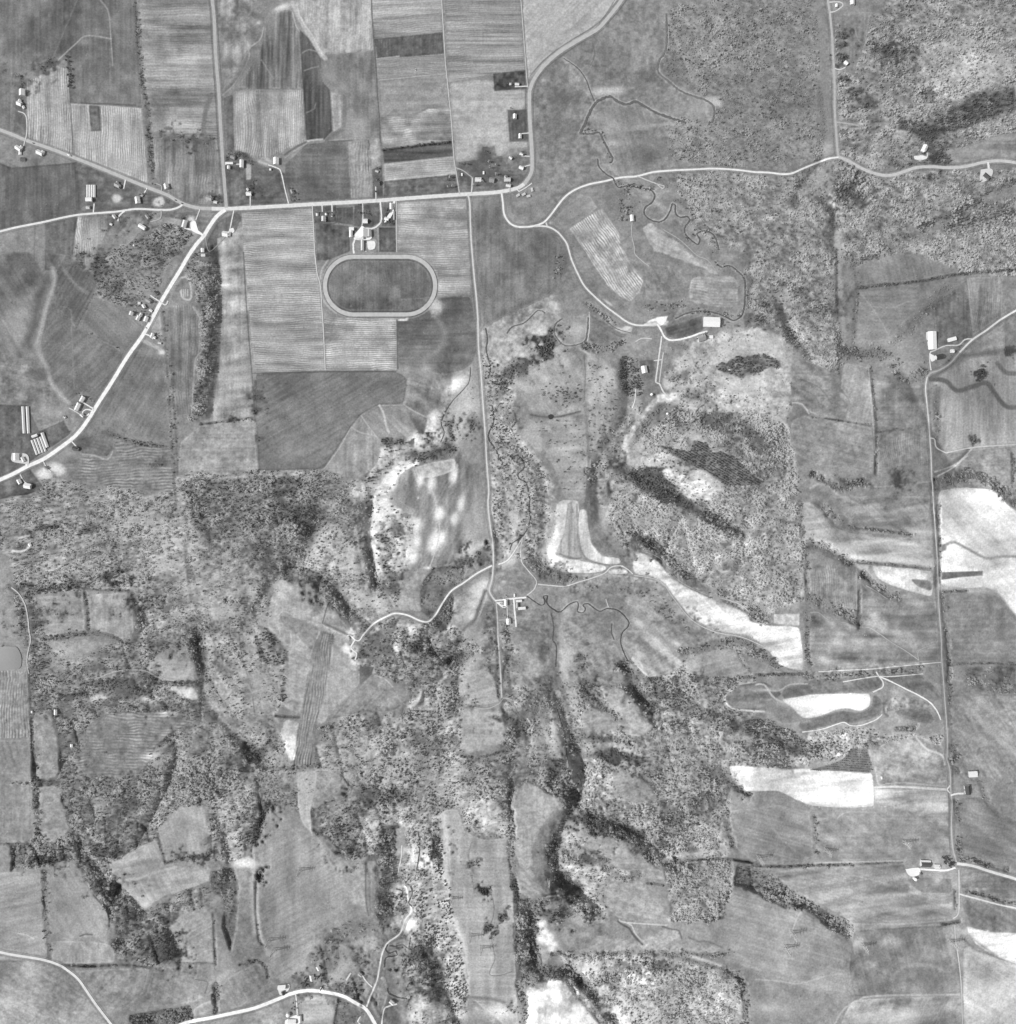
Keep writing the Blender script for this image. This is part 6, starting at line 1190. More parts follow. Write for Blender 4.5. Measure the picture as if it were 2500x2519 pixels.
inside('bush', "G 610,800 770,850 830,1000 830,1180 700,1460 620,1540", 110, "small dark cedar bush scattered over the tongue of pale pasture east of the hill fence", "cedar bushes on the eastern tongue of pasture", (.9, 2.0))
inside('bush', "G 200,1230 600,1230 600,1800 440,1800 350,1500", 60, "small dark cedar bush scattered over the southern narrowing pasture", "cedar bushes on the southern pasture", (.9, 1.9))
inside('bush', "G 1200,880 1500,760 1600,1000 1500,1120 1250,1040", 40, "small dark cedar bush scattered over the bright rough slope south of the big white-roofed building", "cedar bushes on the rough slope", (1.0, 2.1))
inside('bush', "K 920,620 1150,660 1300,820 1420,960 1250,900 1060,760", 34, "small dark cedar bush scattered below the south-west edge of the long bare white field", "cedar bushes below the long white field", (1.0, 2.0))
along('broad', "A 500,420 520,560 515,650", 12, "dark round tree in the short broken row between the ploughed triangle and the dark meadow", "trees between the triangle field and the dark meadow", (.9, 1.4))
along('broad', "A 1005,100 1025,400 1050,600", 20, "dark hedgerow tree on the straight boundary east of the dark north-west meadow", "hedgerow trees east of the north-west meadow")
along('ever', "P 1490,300 1500,420", 9, "dark roadside evergreen just south of the dark-roofed barn at the east edge", "roadside evergreens south of the dark-roofed barn", (.7, 1.0))
along('broad', "H 760,270 1000,238 1190,215", 10, "tree in the dark hedgerow dividing the two smooth eastern pastures", "hedgerow trees between the smooth eastern pastures", (.6, .95), 2)
along('broad', "L 1345,20 1348,300", 12, "tree lining the east side of the road beside the big pale bare field", "roadside trees by the big bare field", (.6, .9))
along('broad', "L 1395,760 1420,1150", 13, "tree lining the road beside the smooth grey meadow below the bare field", "roadside trees by the grey meadow", (.7, 1.0))
along('broad', "L 1430,1380 1425,1620", 12, "tree lining the road south of the hedged junction at the east side", "roadside trees south of the hedged junction", (.7, 1.0))
along('ever', "H 1890,1490 1893,1690", 8, "narrow evergreen in the short north-south row at the far right edge", "narrow evergreens at the right edge", (.5, .7), .6)
along('broad', "J 1545,1260 1530,1480", 16, "tree along the west edge of the upper of two pale central pastures", "trees west of the upper pale pasture")
along('broad', "M 340,800 350,1260", 16, "bare tree in the ragged hedge between two pale south-west meadows", "hedge trees between the south-west meadows", (.7, 1.1), 4)
trees('broad', "P 440,435 430,645 445,650", "lone round tree on the fence between the two southern meadows east of the wood corner", "lone fence trees between the southern meadows", (1.0, 1.4))
trees('ever', "H 1655,880 1665,905 1645,900 1672,885 1660,920 1650,870 1680,900 1640,885", "dark evergreen in the round clump on the pale stubble field at the right", "evergreens in the round field clump", (.9, 1.2), 2, 5)
trees('broad', "H 1590,1360 1600,1385 1592,1400 1605,1370", "dark tree in the small grove at the south end of the pale stubble fields", "trees of the small stubble-field grove", (.8, 1.1), 2, 4)
trees('ever', "N 1710,920 1720,945 1730,965 1745,950 1735,930", "dark evergreen in the oval clump on the long pale southern meadow", "evergreens of the oval meadow clump", (.8, 1.1), 2, 4)
trees('broad', "N 1730,1190 1745,1215 1755,1235 1725,1225 1715,1200", "dark tree in the round thicket south of the oval clump", "trees of the southern round thicket", (.8, 1.2), 2, 5)
trees('broad', "N 1845,1110 1855,1135 1865,1120", "tree in the small grove east of the oval clump", "trees of the small eastern grove", (.7, 1.0), 2, 4)
trees('ever', "P 270,1035 300,1050 320,1055 340,1045 290,1060", "very dark evergreen at the wood's end beside the smooth southern field", "dark evergreens at the end of the wood", (1.0, 1.4), 2, 5)
trees('ever', "P 1370,700 1400,690 1430,710 1440,730 1410,740 1380,730", "big dark tree beside the farmhouse at the south-east crossroads", "dark trees at the south-east farmhouse", (1.0, 1.4), 2, 5)
trees('broad', "A 860,1360 885,1385 850,1385 1040,1440 1060,1430 1210,1360 1250,1390 1130,1360", "yard tree beside the small houses south of the slanting highway", "yard trees along the slanting highway", (.6, .9))
trees('broad', "A 1690,1140 1720,1130 1750,1140 1770,1130 1840,1190 1850,1215 1830,1370 1850,1390 1860,1430 1570,1450 1610,1460 1620,1490", "yard tree around the farmsteads beside the north road junction", "yard trees at the north road junction", (.7, 1.1))
trees('broad', "B 800,1575 785,1570 845,1575 860,1585 850,1560 790,1510 1000,1540 995,1555 1030,1650 1000,1640 480,1570 550,1570 575,1575 590,1590", "yard tree on the lawns between the highway and the stables", "yard trees north of the stables", (.8, 1.2))
trees('pale', "B 1745,1195 1750,1240 1800,1220 1800,1290 1700,1340 1450,1385 1460,1310 1480,1380 1640,1370", "pale round tree on the village lawns north of the highway bend", "pale trees on the village lawns", (1.1, 1.5))
trees('broad', "B 1530,1210 1550,1215 1570,1210 1590,1215 1445,1300 1440,1330 1470,1330 1740,1130 1730,1190 1720,1120 1870,1310 1890,1350", "dark tree on the village lawns north of the highway bend", "dark trees on the village lawns", (.8, 1.1))
trees('broad', "C 30,620 60,625 110,620 50,800 130,1120 150,1140 40,1160 110,1235 150,1235 30,1260", "yard tree beside the roadside houses inside the long bend", "yard trees inside the long bend", (.6, .9))
trees('broad', "E 600,1060 640,1070 650,1085 570,1045 680,1100 540,1130 480,1210 1000,450 990,440 1050,440 1090,460 1130,370 1150,340 1060,420 1010,400 1160,600 1180,620 1190,650 550,1460 575,1450", "yard tree among the farmsteads along the south-west road", "yard trees along the south-west road", (.6, .95))
trees('broad', "D 650,330 640,285 630,250 640,430 650,580 720,690 800,780", "dark tree scattered over the roadside clearing in the north-east woods", "scattered trees in the north-east clearing", (1.0, 1.5), 2, 5)
trees('broad', "B 285,1390 300,1410 325,1430 330,1470 300,1450 295,1480 920,1320 950,1350 925,1245", "yard tree by the lone houses north of the highway", "yard trees by the lone highway houses", (.7, 1.1))
trees('broad', "J 1630,1440 1640,1460 K 350,1590 340,1585", "lone dark tree standing on a pale pasture south of the central farm", "lone pasture trees south of the central farm", (.9, 1.2))
trees('broad', "K 20,830 35,835 60,860", "small yard tree beside the white house south of the central farm buildings", "yard trees at the central farm house", (.5, .7))
trees('ever', "N 510,1540 520,1590 490,1560 400,1590 410,1630 520,1640 400,1570", "dark tree beside the houses north of the curving southern road", "dark trees north of the curving southern road", (.9, 1.2), 2, 4)
trees('broad', "N 310,1750 300,1790 320,1800 350,1760 M 1650,620", "yard tree beside the farm south of the curving southern road", "yard trees south of the curving road", (.7, 1.0))
trees('ever', "G 930,1020 960,960 900,1040 980,1000", "tall dark evergreen at the south end of the grove west of the small two-tone barn", "evergreens of the grove by the small barn", (.9, 1.2), 2, 5)
trees('broad', "G 1570,540 1600,500 1610,540 1640,520 1480,600 1490,640 1420,640 1380,455 1420,450", "tree around the big white-roofed building by the creek bend", "trees around the big white-roofed building", (.7, 1.0))
trees('broad', "H 1420,790 1400,800 1480,700 1500,690 1590,590 1445,600 1380,760", "yard tree at the farm where the eastern roads fork", "yard trees at the eastern fork farm", (.6, .9))
# ------------------------------------------------------------------ buildings
def box(V, F, x0, x1, y0, y1, z0, z1):
    i = len(V)
    for z in (z0, z1):
        for x, y in ((x0, y0), (x1, y0), (x1, y1), (x0, y1)): V.append((x, y, z))
    F += [(i, i+3, i+2, i+1), (i+4, i+5, i+6, i+7), (i, i+1, i+5, i+4), (i+1, i+2, i+6, i+5), (i+2, i+3, i+7, i+6), (i+3, i, i+4, i+7)]
WALL = {'white': 235, 'grey': 150, 'wood': 120}
M_GLASS = flat_mat('window_glass', 40, .05, .3, .2); M_DOOR = flat_mat('door_paint', 110, .1); M_BRICK = flat_mat('chimney_brick', 100)
def building(kind, p, L, W, ang, tone, label, wall=205, h=None, wing=None, chim=False, group=None, cat=None):
    """L along the ridge, W across, both in tile pixels; ang = ridge direction in the picture"""
    (u, v), = pts(p); L *= K*S; W *= K*S
    nm, ct, h0, pitch = {'house': ('house', 'house', 4.6, .62), 'barn': ('barn', 'barn', 5.5, .55), 'shed': ('shed', 'shed', 2.6, .4), 'hall': ('farm_building', 'farm building', 5.5, .22),
                'coop': ('poultry_house', 'poultry house', 2.7, .5), 'trailer': ('mobile_home', 'mobile home', 2.6, .12), 'green': ('greenhouse', 'greenhouse', 2.2, .6)}[kind]
    h = h or h0; e = bpy.data.objects.new(nm, None); col.objects.link(e)
    e.location = P3(u, v); e.rotation_euler = (0, 0, -R(ang)); e['label'] = label; e['category'] = cat or ct
    if group: e['group'] = group
    rm = flat_mat('roofing', min(tone, 238), .16, .25, .7); wm = flat_mat('wall_boards', wall, .1, .4)
    def block(L, W, h, cx, cy, rot, down=2.5):
        a, b = L/2, W/2; rz = b*pitch; V = []; F = []
        c, s = (1, 0) if not rot else (0, 1)
        T = lambda x, y, z: (cx+x*c-y*s, cy+x*s+y*c, z)
        for x in (-a, a):
            for (y, z) in ((-b, -down), (b, -down), (b, h), (0, h+rz), (-b, h)): V.append(T(x, y, z))
        F = [(0, 1, 2, 3, 4), (9, 8, 7, 6, 5), (0, 4, 9, 5), (1, 6, 7, 2)]
        w = mk('wall', V, F, wm, e)
        oa, ob, t = a+.5, b+.55, .22
        for sg in (-1, 1):
            V = []; z1 = h-.55*pitch
            for x in (-oa, oa):
                V += [T(x, 0, h+rz+.02), T(x, sg*ob, z1+.02), T(x, sg*ob, z1+t), T(x, 0, h+rz+t)]
            F = [(0, 1, 2, 3), (7, 6, 5, 4), (0, 4, 5, 1), (1, 5, 6, 2), (2, 6, 7, 3), (3, 7, 4, 0)]
            mk('roof', V, F, rm, e)
    block(L, W, h, 0, 0, False)
    if wing: block(wing[0]*K*S, wing[1]*K*S, h*.85, wing[2]*K*S, wing[3]*K*S, True)
    if chim:
        V = []; F = []; rz = W/2*pitch; box(V, F, L*.2, L*.2+1.0, .5, 1.4, h+rz*.5, h+rz+1.2); mk('chimney', V, F, M_BRICK, e)
    V = []; F = []; dw = min(4.0, L*.3) if kind in ('barn', 'hall', 'coop') else 1.1
    dh = min(h-.4, 3.8) if kind in ('barn', 'hall') else 2.1
    box(V, F, -dw/2, dw/2, -W/2-.08, -W/2+.02, 0, dh); mk('door', V, F, M_DOOR, e)
    if kind in ('house', 'trailer'):
        for sx in (-.33, .33):
            for sy in (-1, 1):
                V = []; F = []; y = sy*(W/2+.03); box(V, F, L*sx-.6, L*sx+.6, y-.05, y+.05, 1.0, 2.2); mk('window', V, F, M_GLASS, e)
    return e
B = building
# north-west corner
B('barn', "A 172,688", 44, 40, 90, 235, "tall white-roofed barn in the north-west corner, beside the ploughed triangle")
B('house', "A 150,768", 34, 30, 20, 240, "white farmhouse in the north-west corner, at the top of the curved drive", chim=True, wing=(20, 18, -6, 18))
B('shed', "A 178,793", 20, 16, 60, 215, "small pale shed behind the north-west corner farmhouse")
B('house', "A 143,1098", 44, 28, 35, 240, "white house south of the slanting highway, nearest the left edge", chim=True, wing=(26, 20, 10, 14))
B('shed', "A 152,1132", 20, 18, 90, 235, "small white shed just south of the leftmost highway house")
B('shed', "A 172,1176", 30, 26, 0, 96, "dark-roofed square shed at the south end of the leftmost highway farm")
B('house', "A 300,1130", 46, 30, 25, 232, "pale house with a grey addition facing the highway below the ploughed triangle", chim=True, wing=(24, 22, 18, 10))
for k in range(4): B('green', "A %d,1410" % (649+k*17), 88, 13, 90, 232, ["first long narrow greenhouse from the left in the row of four", "second long narrow greenhouse from the left in the row of four", "third long narrow greenhouse from the left in the row of four", "fourth long narrow greenhouse from the left in the row of four"][k], wall=225, group="row of four long narrow greenhouses")
B('hall', "A 662,1475", 44, 26, 0, 250, "white work building closing the south end of the four greenhouses")
B('house', "A 655,1533", 24, 20, 0, 200, "small house between the greenhouses and the lower gravel road", chim=True)
B('house', "A 872,1370", 40, 26, 30, 170, "grey-roofed house with yard trees south of the slanting highway", wing=(20, 18, -12, 12), chim=True)
B('house', "A 1020,1480", 46, 34, 80, 246, "white-roofed house on the triangle of lawn between the two converging roads", chim=True)
B('shed', "A 1048,1440", 18, 14, 30, 190, "small shed north-east of the white house on the triangle of lawn")
B('house', "A 1232,1377", 38, 32, 75, 220, "pale house alone on the north side of the slanting highway", chim=True)
B('house', "A 1545,1465", 40, 26, 15, 170, "grey house west of the north road, by the five-way junction", chim=True, wing=(22, 18, 16, 10))
B('shed', "A 1590,1492", 24, 16, 10, 214, "pale shed beside the grey house at the five-way junction")
B('barn', "A 1695,1208", 54, 14, 0, 246, "long thin white shed just east of the north road")
B('house', "A 1690,1238", 22, 18, 90, 235, "small white outbuilding below the long thin white shed")
B('house', "A 1720,1162", 30, 22, 20, 150, "grey farmhouse under trees just east of the north road", chim=True)
B('barn', "A 1786,1212", 54, 26, 90, 244, "white barn standing north-south in the farmyard east of the north road")
B('house', "A 1838,1432", 36, 26, 0, 240, "white house on a short drive north of the highway, first east of the junction", chim=True)
B('shed', "A 1828,1398", 18, 14, 60, 205, "small pale shed north of the first house east of the junction")
B('barn', "A 1055,1676", 52, 26, 32, 250, "white barn at the south-east side of the airstrip")
B('house', "A 1092,1600", 30, 20, 50, 160, "grey house under trees east of the airstrip", chim=True)
B('house', "A 850,1600", 28, 22, 50, 205, "pale house with a cluttered yard west of the airstrip", chim=True)
B('shed', "A 822,1655", 16, 12, 20, 225, "tiny pale shed in the cluttered yard west of the airstrip")
B('barn', "A 1365,1655", 50, 30, 105, 222, "pale barn west of the white gravel apron near the junction")
B('house', "A 1665,1728", 40, 36, 10, 250, "white house in the rounded lawn south-east of the junction", chim=True, wing=(30, 22, 26, 4))
B('shed', "A 1495,1846", 28, 22, 90, 244, "white shed east of the south-west road, upper of two")
B('shed', "A 1500,1882", 28, 18, 0, 214, "pale shed east of the south-west road, lower of two")
# north centre
B('barn', "B 182,1192", 48, 38, 90, 250, "tall white barn at the head of the curved drive south of the ploughed field")
B('shed', "B 137,1251", 12, 12, 0, 246, "tiny white shed beside the drive of the tall white barn")
B('house', "B 300,1416", 26, 22, 70, 150, "grey house hidden in dark trees where the curved drive meets the highway", chim=True)
B('house', "B 923,1352", 40, 30, 0, 104, "dark-roofed house at the end of a straight white drive", chim=True, wing=(20, 16, 0, 14))
B('shed', "B 922,1264", 22, 12, 20, 190, "little shed at the tip of the rounded strip field north of the dark-roofed house")
B('house', "B 1668,1328", 44, 28, 0, 226, "pale wide house on the village lawn north of the highway", chim=True)
B('house', "B 1768,1330", 36, 32, 10, 150, "grey-roofed house east of the pale wide house on the village lawn", chim=True)
B('shed', "B 1708,1276", 20, 10, 90, 250, "small bright white shed north of the pale wide village house")
B('shed', "B 1549,1289", 18, 9, 90, 250, "tiny bright white shed in the lawn west of the village houses")
B('house', "B 1882,1328", 46, 26, 0, 205, "pale house at the east end of the village lawn", chim=True, wing=(22, 20, -10, 16))
B('house', "C 32,1372", 34, 18, 10, 220, "pale low house between the village lawn and the road bend", chim=True)
# stables
B('house', "B 531,1616", 34, 30, 90, 205, "square pale-roofed house in the small tree ring south of the highway", chim=True)
B('shed', "B 482,1582", 20, 14, 90, 225, "left white shed beside the square pale-roofed house")
B('shed', "B 548,1578", 20, 14, 90, 238, "middle white shed north of the square pale-roofed house")
B('shed', "B 592,1588", 20, 12, 90, 210, "right pale shed beside the square pale-roofed house")
B('house', "B 838,1633", 32, 30, 0, 244, "white house just north of the stable yard", chim=True)
B('barn', "B 737,1690", 34, 22, 0, 244, "white stable block at the top left of the stable yard")
B('barn', "B 732,1728", 48, 22, 90, 248, "white stable wing down the left side of the stable yard")
B('barn', "B 826,1722", 60, 52, 90, 250, "largest white stable building in the middle of the stable yard", h=6)
B('barn', "B 868,1722", 50, 26, 90, 190, "grey-roofed lean-to building on the east side of the largest stable")
B('barn', "B 795,1757", 58, 13, 0, 246, "low white shed row along the south side of the stable yard")
B('barn', "B 817,1812", 74, 20, 90, 205, "long pale stable running south from the yard to the race track")
B('house', "B 1000,1556", 30, 22, 0, 96, "dark-roofed house west of the bright yard by the highway", chim=True)
B('barn', "B 1027,1525", 44, 18, 90, 248, "narrow white barn on the bright yard by the highway")
B('shed', "B 993,1615", 30, 20, 20, 240, "white shed at the south end of the bright yard by the highway")
B('shed', "B 1048,1590", 60, 10, 90, 170, "long thin grey shed along the east fence of the bright yard")
# long bend
B('house', "C 80,863", 32, 24, 90, 250, "white-roofed house alone on the upper lawn inside the long bend", chim=True)
B('house', "C 119,1008", 32, 20, 90, 250, "white-roofed house on the short drive inside the long bend", chim=True)
B('house', "C 128,1140", 24, 14, 20, 225, "small pale house among trees inside the long bend", chim=True)
B('house', "C 128,1240", 32, 22, 20, 240, "white house just inside the south end of the long bend", chim=True)
B('house', "C 50,1168", 22, 16, 40, 214, "pale house under trees set back from the long bend")
B('house', "C 96,626", 30, 16, 0, 225, "pale house in the dark plot at the road fork", chim=True)
B('shed', "C 46,622", 14, 14, 0, 205, "small shed in the dark plot west of the road fork house")
for (q, a, l) in (("C 104,1441", -30, "westernmost of the small mobile homes south of the road bend"), ("C 146,1434", -30, "middle mobile home in the cluster south of the road bend"), ("C 181,1447", -15, "south-eastern mobile home in the cluster south of the road bend"), ("C 207,1400", 80, "mobile home standing north-south at the east end of the cluster")):
    B('trailer', q, 26, 14, a, 200, l, group="mobile homes south of the road bend")
B('barn', "C 942,1612", 44, 25, 85, 250, "lone white barn in the scrub between the river meadows")
# north-east
B('house', "D 590,48", 20, 18, 90, 250, "white cabin inside the little loop drive at the top right")
B('house', "D 707,20", 40, 30, 90, 225, "pale building at the top edge east of the loop drive")
B('house', "D 660,468", 28, 24, 40, 246, "white house at the end of a short drive in the north-east woods", chim=True)
B('house', "D 1238,1096", 40, 34, 115, 235, "house with a white and dark roof above the gravel apron in the eastern woods", chim=True, wing=(26, 20, 18, -6))
B('house', "D 1692,1302", 46, 30, 40, 84, "dark-roofed house in its gravel clearing at the east edge", chim=True)
# south-west road
B('barn', "E 975,456", 26, 26, 110, 222, "pale barn nearest the hayfield in the roadside hamlet")
B('house', "E 1024,490", 32, 24, 115, 244, "white house at the south end of the roadside hamlet", chim=True)
B('house', "E 1044,466", 24, 18, 115, 225, "pale house just north of the southernmost white hamlet house", chim=True)
B('barn', "E 1083,498", 36, 26, 110, 250, "white roadside barn at the south end of the hamlet")
B('house', "E 1100,360", 34, 26, 30, 160, "grey-roofed house in the north part of the roadside hamlet", chim=True)
B('house', "E 1066,402", 28, 20, 60, 244, "white house in the middle of the roadside hamlet", chim=True)
B('shed', "E 1115,432", 22, 16, 30, 225, "pale roadside shed in the middle of the hamlet")
B('shed', "E 1030,378", 18, 16, 0, 214, "small shed at the back of the roadside hamlet")
B('house', "E 1152,304", 24, 24, 45, 100, "dark-roofed house at the north end of the roadside hamlet")
B('house', "E 1128,618", 34, 22, 110, 248, "white house on a short drive on the east side of the south-west road", chim=True, wing=(22, 16, 8, 16))
B('shed', "E 1180,672", 22, 12, 10, 205, "little shed behind the white house east of the south-west road")
B('barn', "E 614,1086", 42, 26, 120, 240, "upper white barn of the farm with the ring drive")
B('barn', "E 580,1142", 56, 28, 115, 242, "larger lower white barn of the farm with the ring drive")
B('house', "E 612,1205", 24, 18, 40, 225, "small farmhouse south of the ring drive", chim=True)
B('shed', "E 482,1216", 18, 14, 60, 205, "lone shed in the field corner west of the ring-drive farm")
B('coop', "E 178,1238", 196, 18, 87, 225, "left one of the two longest poultry houses at the left edge", group="pair of longest poultry houses")
B('coop', "E 210,1238", 196, 18, 87, 225, "right one of the two longest poultry houses at the left edge", group="pair of longest poultry houses")
B('barn', "E 264,1356", 40, 16, -20, 235, "small pale building at the head of the slanting poultry houses")
for k, l in enumerate(("first from the left", "second from the left", "third from the left", "fourth from the left")):
    B('coop', "E %d,%d" % (258+k*21, 1440-k*8), 112, 13, 70, 225, "slanting poultry house, %s of the four close together" % l, group="four slanting poultry houses close together")
B('coop', "E 334,1386", 112, 20, 70, 228, "wide slanting poultry house standing apart east of the four close together")
B('barn', "E 130,1510", 48, 40, 90, 252, "square white barn at the left edge, above the road's west end")
B('house', "E 178,1528", 34, 20, 60, 246, "white house east of the square white barn at the left edge", chim=True)
B('house', "E 150,1692", 34, 26, 60, 240, "white house south of the road at the left edge, with a dark inner court", chim=True)
B('barn', "E 212,1724", 48, 36, 10, 252, "white barn with a bright forecourt south of the road at the left edge")
B('house', "E 346,1590", 22, 16, 30, 150, "grey cottage on the lane south of the south-west road", chim=True)
B('house', "E 562,1450", 38, 26, 20, 92, "dark-roofed house alone on the inside of the road's curve", chim=True)
# river farm
B('hall', "G 1527,520", 116, 68, 2, 253, "huge white-roofed building by the creek bend", h=6.5)
B('house', "G 1455,636", 54, 40, -20, 160, "grey-roofed house south of the huge white-roofed building", chim=True, wing=(30, 24, 14, 6))
B('shed', "G 1526,626", 24, 20, 0, 246, "small white shed east of the grey-roofed house by the creek")
B('barn', "G 1032,868", 50, 38, 80, 246, "small two-tone barn on the lawn east of the dark grove")
# eastern fork farm
B('hall', "H 1290,655", 128, 58, 88, 252, "long white barn of the farm where the eastern roads fork", h=6)
B('hall', "H 1437,646", 58, 24, -15, 240, "white machine shed east of the long barn at the eastern fork farm")
B('barn', "H 1345,774", 48, 32, -12, 70, "dark-roofed barn south of the long white barn at the eastern fork")
B('house', "H 1440,732", 24, 22, 0, 244, "small white house inside the eastern fork", chim=True)
# west and centre farms
B('shed', "I 224,300", 20, 18, 60, 250, "bright little shed at the end of the white lane in the western woods")
B('barn', "I 418,1530", 38, 18, 90, 250, "narrow white barn at the edge of the western woods below the bare patch")
B('shed', "I 240,1530", 14, 12, 90, 246, "small white shed beside the striped field at the left edge")
B('shed', "I 531,1778", 20, 16, 90, 252, "lone white shed west of the furrowed southern field")
B('house', "J 1886,866", 36, 22, 90, 246, "white house alone south of the central farm lane", chim=True)
B('barn', "K 14,725", 44, 20, 90, 244, "white barn at the west end of the central farm lane")
B('barn', "K 110,712", 42, 14, -5, 238, "upper white shed row on the east side of the central farm")
B('barn', "K 132,766", 52, 18, -5, 246, "lower white barn on the east side of the central farm")
B('barn', "K 98,745", 34, 12, 90, 180, "grey connecting barn between the two east sheds of the central farm")
B('shed', "K 78,672", 22, 8, 90, 235, "thin white shed north of the central farm lane")
B('house', "K 35,862", 40, 26, 85, 250, "white house with yard trees south of the central farm", chim=True)
# south-east
B('hall', "P 1592,72", 58, 40, -3, 232, "pale flat-roofed shed at the east edge, north of the dark-roofed barn")
B('barn', "P 1553,188", 62, 38, 82, 78, "dark-roofed barn at the end of the short white drive on the east side")
B('barn', "P 1245,733", 70, 38, 2, 92, "long dark-roofed barn west of the south-east crossroads")
B('barn', "P 1245,712", 66, 12, 2, 235, "low white shed along the north side of the long dark-roofed barn")
B('house', "P 1330,752", 34, 28, 0, 238, "white farmhouse between the long dark barn and the big dark trees", chim=True)
B('shed', "P 1212,806", 18, 12, 60, 110, "small dark shed at the edge of the bright yard near the south-east crossroads")
B('shed', "P 925,100", 18, 12, 80, 225, "tiny pale shed in the rough lot east of the long white field")
# south
B('barn', "N 225,1640", 56, 34, -5, 250, "white barn north of the curving southern road")
B('house', "N 234,1682", 26, 22, 70, 90, "dark-roofed house against the curving southern road, below the white barn", chim=True)
B('house', "N 445,1570", 40, 30, 80, 214, "pale house between the dark trees north of the curving southern road", chim=True)
B('house', "N 492,1500", 28, 22, 60, 240, "white house at the top of the tree-lined lane in the south", chim=True)
B('shed', "N 515,1650", 18, 14, 0, 238, "small white shed by the tree-lined lane in the south")
B('barn', "N 300,1892", 58, 34, 0, 252, "white barn at the bottom edge, left of the farmyard lane")
B('barn', "N 358,1872", 50, 18, 88, 246, "narrow white barn at the bottom edge, right of the farmyard lane")
B('house', "N 800,1548", 26, 18, 40, 190, "small house in dark trees at the end of the forked lane", chim=True)
B('house', "N 1032,1752", 34, 24, 40, 246, "white house by the creek at the end of the curved southern drive", chim=True)
def silo(p, r, hgt_, label, kind='silo'):
    (u, v), = pts(p); e = bpy.data.objects.new(kind, None); col.objects.link(e); e.location = P3(u, v); e['label'] = label; e['category'] = kind
    r *= K*S; n = 20; V = [(r*math.cos(2*math.pi*k/n), r*math.sin(2*math.pi*k/n), z) for z in (-2, hgt_) for k in range(n)]
    mk('wall', V, [(k, (k+1) % n, n+(k+1) % n, n+k) for k in range(n)], flat_mat('concrete', 235, .1), e)
    V = []; F = []
    for j in range(5):
        a = math.pi/2*j/5
        V += [(1.04*r*math.cos(a)*math.cos(2*math.pi*k/n), 1.04*r*math.cos(a)*math.sin(2*math.pi*k/n), hgt_+.01+r*.6*math.sin(a)) for k in range(n)]
    V.append((0, 0, hgt_+r*.6)); 
    for j in range(4): F += [(j*n+k, j*n+(k+1) % n, (j+1)*n+(k+1) % n, (j+1)*n+k) for k in range(n)]
    F += [(4*n+k, 4*n+(k+1) % n, 5*n) for k in range(n)]; mk('roof', V, F, flat_mat('roofing', 250, .12, .25, .7), e)
silo("G 1087,1050", 9, 5, "round white tank on the lawn beside the farm lane south of the two-tone barn", 'tank')
silo("G 1202,1192", 8, 5, "round white tank at the edge of the woods below the bright quarry patch", 'tank')
silo("P 1165,842", 11, 8, "round white silo at the south edge of the bright yard by the south-east crossroads")
silo("N 270,1842", 14, 6, "large round white tank at the farm on the bottom edge", 'tank')
silo("A 993,1812", 6, 5, "tiny round white tank in the thicket south of the airstrip", 'tank')
# ------------------------------------------------------------------ transmission towers
def bar(V, F, p, q, w):
    p = mathutils.Vector(p); q = mathutils.Vector(q); d = (q-p).normalized(); a = d.cross(mathutils.Vector((.31, .2, .93))).normalized()*w/2; b = d.cross(a).normalized()*w/2; i = len(V)
    for c in (p, q): V += [tuple(c+a+b), tuple(c+a-b), tuple(c-a-b), tuple(c-a+b)]
    F += [(i, i+1, i+5, i+4), (i+1, i+2, i+6, i+5), (i+2, i+3, i+7, i+6), (i+3, i, i+4, i+7)]
M_STEEL = flat_mat('galvanised_steel', 200, .1, .5, .5)
def tower(p, label):
    (u, v), = pts(p); e = bpy.data.objects.new('transmission_tower', None); col.objects.link(e); e.location = P3(u, v); e.rotation_euler = (0, 0, R(-7))
    e['label'] = label; e['category'] = 'transmission tower'; e['group'] = "steel transmission towers striding across the southern fields"
    V = []; F = []; Hh = 34.0; lv = [0, 7, 13, 18, 22, 26, 30, 34]; wd_ = lambda z: 4.2*(1-z/40.0)
    for sx_, sy_ in ((1, 1), (1, -1), (-1, -1), (-1, 1)):
        for z0, z1 in zip(lv, lv[1:]): bar(V, F, (sx_*wd_(z0), sy_*wd_(z0), z0-(1 if z0 == 0 else 0)), (sx_*wd_(z1), sy_*wd_(z1), z1), .5)
    for z0, z1 in zip(lv, lv[1:]):
        for (ax, ay), (bx, by) in (((1, 1), (1, -1)), ((1, -1), (-1, -1)), ((-1, -1), (-1, 1)), ((-1, 1), (1, 1))):
            bar(V, F, (ax*wd_(z0), ay*wd_(z0), z0), (bx*wd_(z1), by*wd_(z1), z1), .28); bar(V, F, (bx*wd_(z0), by*wd_(z0), z0), (ax*wd_(z1), ay*wd_(z1), z1), .28)
    mk('mast', V, F, M_STEEL, e)
    for z, r_ in ((22, 9), (28, 7.5), (33.5, 6)):
        V = []; F = []
        for s in (-1, 1):
            for y in (-.8, .8): bar(V, F, (0, y+s*1.0, z), (0, s*r_, z+.6), .4); bar(V, F, (0, y+s*1.0, z-1.6), (0, s*r_, z+.6), .3)
        mk('cross_arm', V, F, M_STEEL, e)
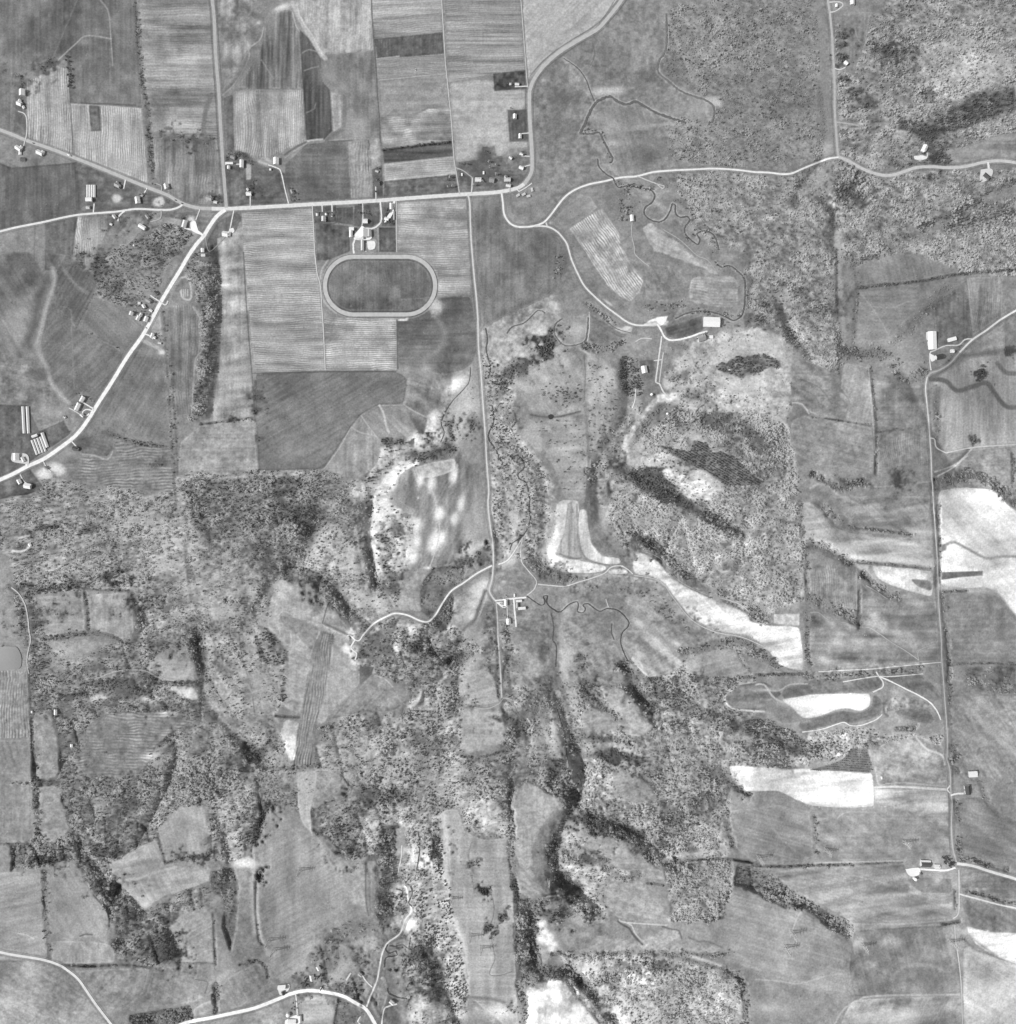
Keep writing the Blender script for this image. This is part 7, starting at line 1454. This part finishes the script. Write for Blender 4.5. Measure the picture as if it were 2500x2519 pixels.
for q, l in (("P 1088,572", "transmission tower in the striped meadow north of the south-east farmhouse"), ("P 515,630", "transmission tower just east of the fence trees between the southern meadows"), ("P 15,685", "transmission tower by the long east-west hedge, west of the fence trees"),
             ("P 262,1240", "transmission tower on the smooth southern field at the end of the short worn path"), ("P 215,1345", "transmission tower on the smooth southern field, below the one at the worn path"), ("P 780,1330", "transmission tower in the mottled meadow beside the wooded corner"),
             ("P 1430,1305", "transmission tower beside the straight lane at the east side"), ("N 1470,985", "transmission tower at the edge of the evergreens on the long pale meadow"), ("N 1610,1262", "transmission tower just west of the southern round thicket"), ("N 1690,1352", "transmission tower on the long pale meadow, south-east of the round thicket"),
             ("N 360,778", "transmission tower in the middle of the big southern hayfield"), ("N 130,1296", "transmission tower low in the west side of the big southern hayfield"), ("N 165,1366", "transmission tower at the foot of the big southern hayfield"), ("O 330,850", "transmission tower in the scrub beside the narrow southern woodland strip")):
    tower(q, l)
# ------------------------------------------------------------------ vehicles on the roads
def car(p, ang, tone, label, kind='car'):
    (u, v), = pts(p); e = bpy.data.objects.new('parked_car' if kind == 'car' else 'truck', None); col.objects.link(e); x, y, z = P3(u, v, .95); e.location = (x, y, z); e.rotation_euler = (0, 0, -R(ang))
    e['label'] = label; e['category'] = kind; pm = flat_mat('car_paint', tone, .05, .5, .35)
    l = 2.4 if kind == 'car' else 4.8; w = .95 if kind == 'car' else 1.25
    V = []; F = []
    prof = [(-l, .35), (-l, .95), (-l*.62, 1.02), (l*.45, 1.02), (l*.97, .88), (l, .4)] if kind == 'car' else [(-l, .9), (-l, 3.3), (l*.45, 3.3), (l*.45, .9)]
    n = len(prof)
    for s in (-w, w): V += [(a, s, b) for a, b in prof]
    F = [tuple(range(n)), tuple(range(2*n-1, n-1, -1))]+[(k, n+k, n+(k+1) % n, (k+1) % n) for k in range(n)]
    mk('body' if kind == 'car' else 'box', V, F, pm, e)
    prof = [(-l*.55, 1.03), (-l*.4, 1.5), (l*.15, 1.5), (l*.38, 1.03)] if kind == 'car' else [(l*.5, .6), (l*.5, 2.4), (l*.75, 2.4), (l*.85, 1.6), (l, 1.5), (l, .6)]
    n = len(prof); V = []
    for s in (-w*.88, w*.88): V += [(a, s, b) for a, b in prof]
    mk('cabin', V, [tuple(range(n)), tuple(range(2*n-1, n-1, -1))]+[(k, n+k, n+(k+1) % n, (k+1) % n) for k in range(n)], M_GLASS if kind == 'car' else pm, e)
    for sx_ in (-.62, .62):
        for s in (-1, 1):
            V = [(l*sx_+.34*math.cos(k*.628), s*(w-.02)+t, .34+.34*math.sin(k*.628)) for t in (-.1, .1) for k in range(10)]
            mk('wheel', V, [tuple(range(10)), tuple(range(19, 9, -1))]+[(k, (k+1) % 10, 10+(k+1) % 10, 10+k) for k in range(10)], flat_mat('tyre_rubber', 50), e)
car("A 514,1148", 20, 252, "white box truck on the slanting highway below the ploughed fields", 'truck')
car("A 248,1056", 22, 60, "dark car on the slanting highway west of the white truck")
car("A 1296,1476", 28, 70, "dark car on the slanting highway just before the junction")
car("A 1344,1500", 22, 62, "dark car where the slanting highway meets the lower road")
car("B 912,1412", 88, 80, "dark car parked on the straight white drive of the dark-roofed house")
car("B 1206,515", 90, 250, "white car parked in the strip field north of the highway")
car("A 1072,1397", 70, 225, "pale car parked in the short drive off the slanting highway")
car("K 60,735", 10, 235, "white car parked in the yard of the central farm")
car("E 1078,560", 60, 235, "white car on the south-west road beside the hamlet")
car("L 805,965", 0, 250, "small white car standing in the mottled field west of the east road")
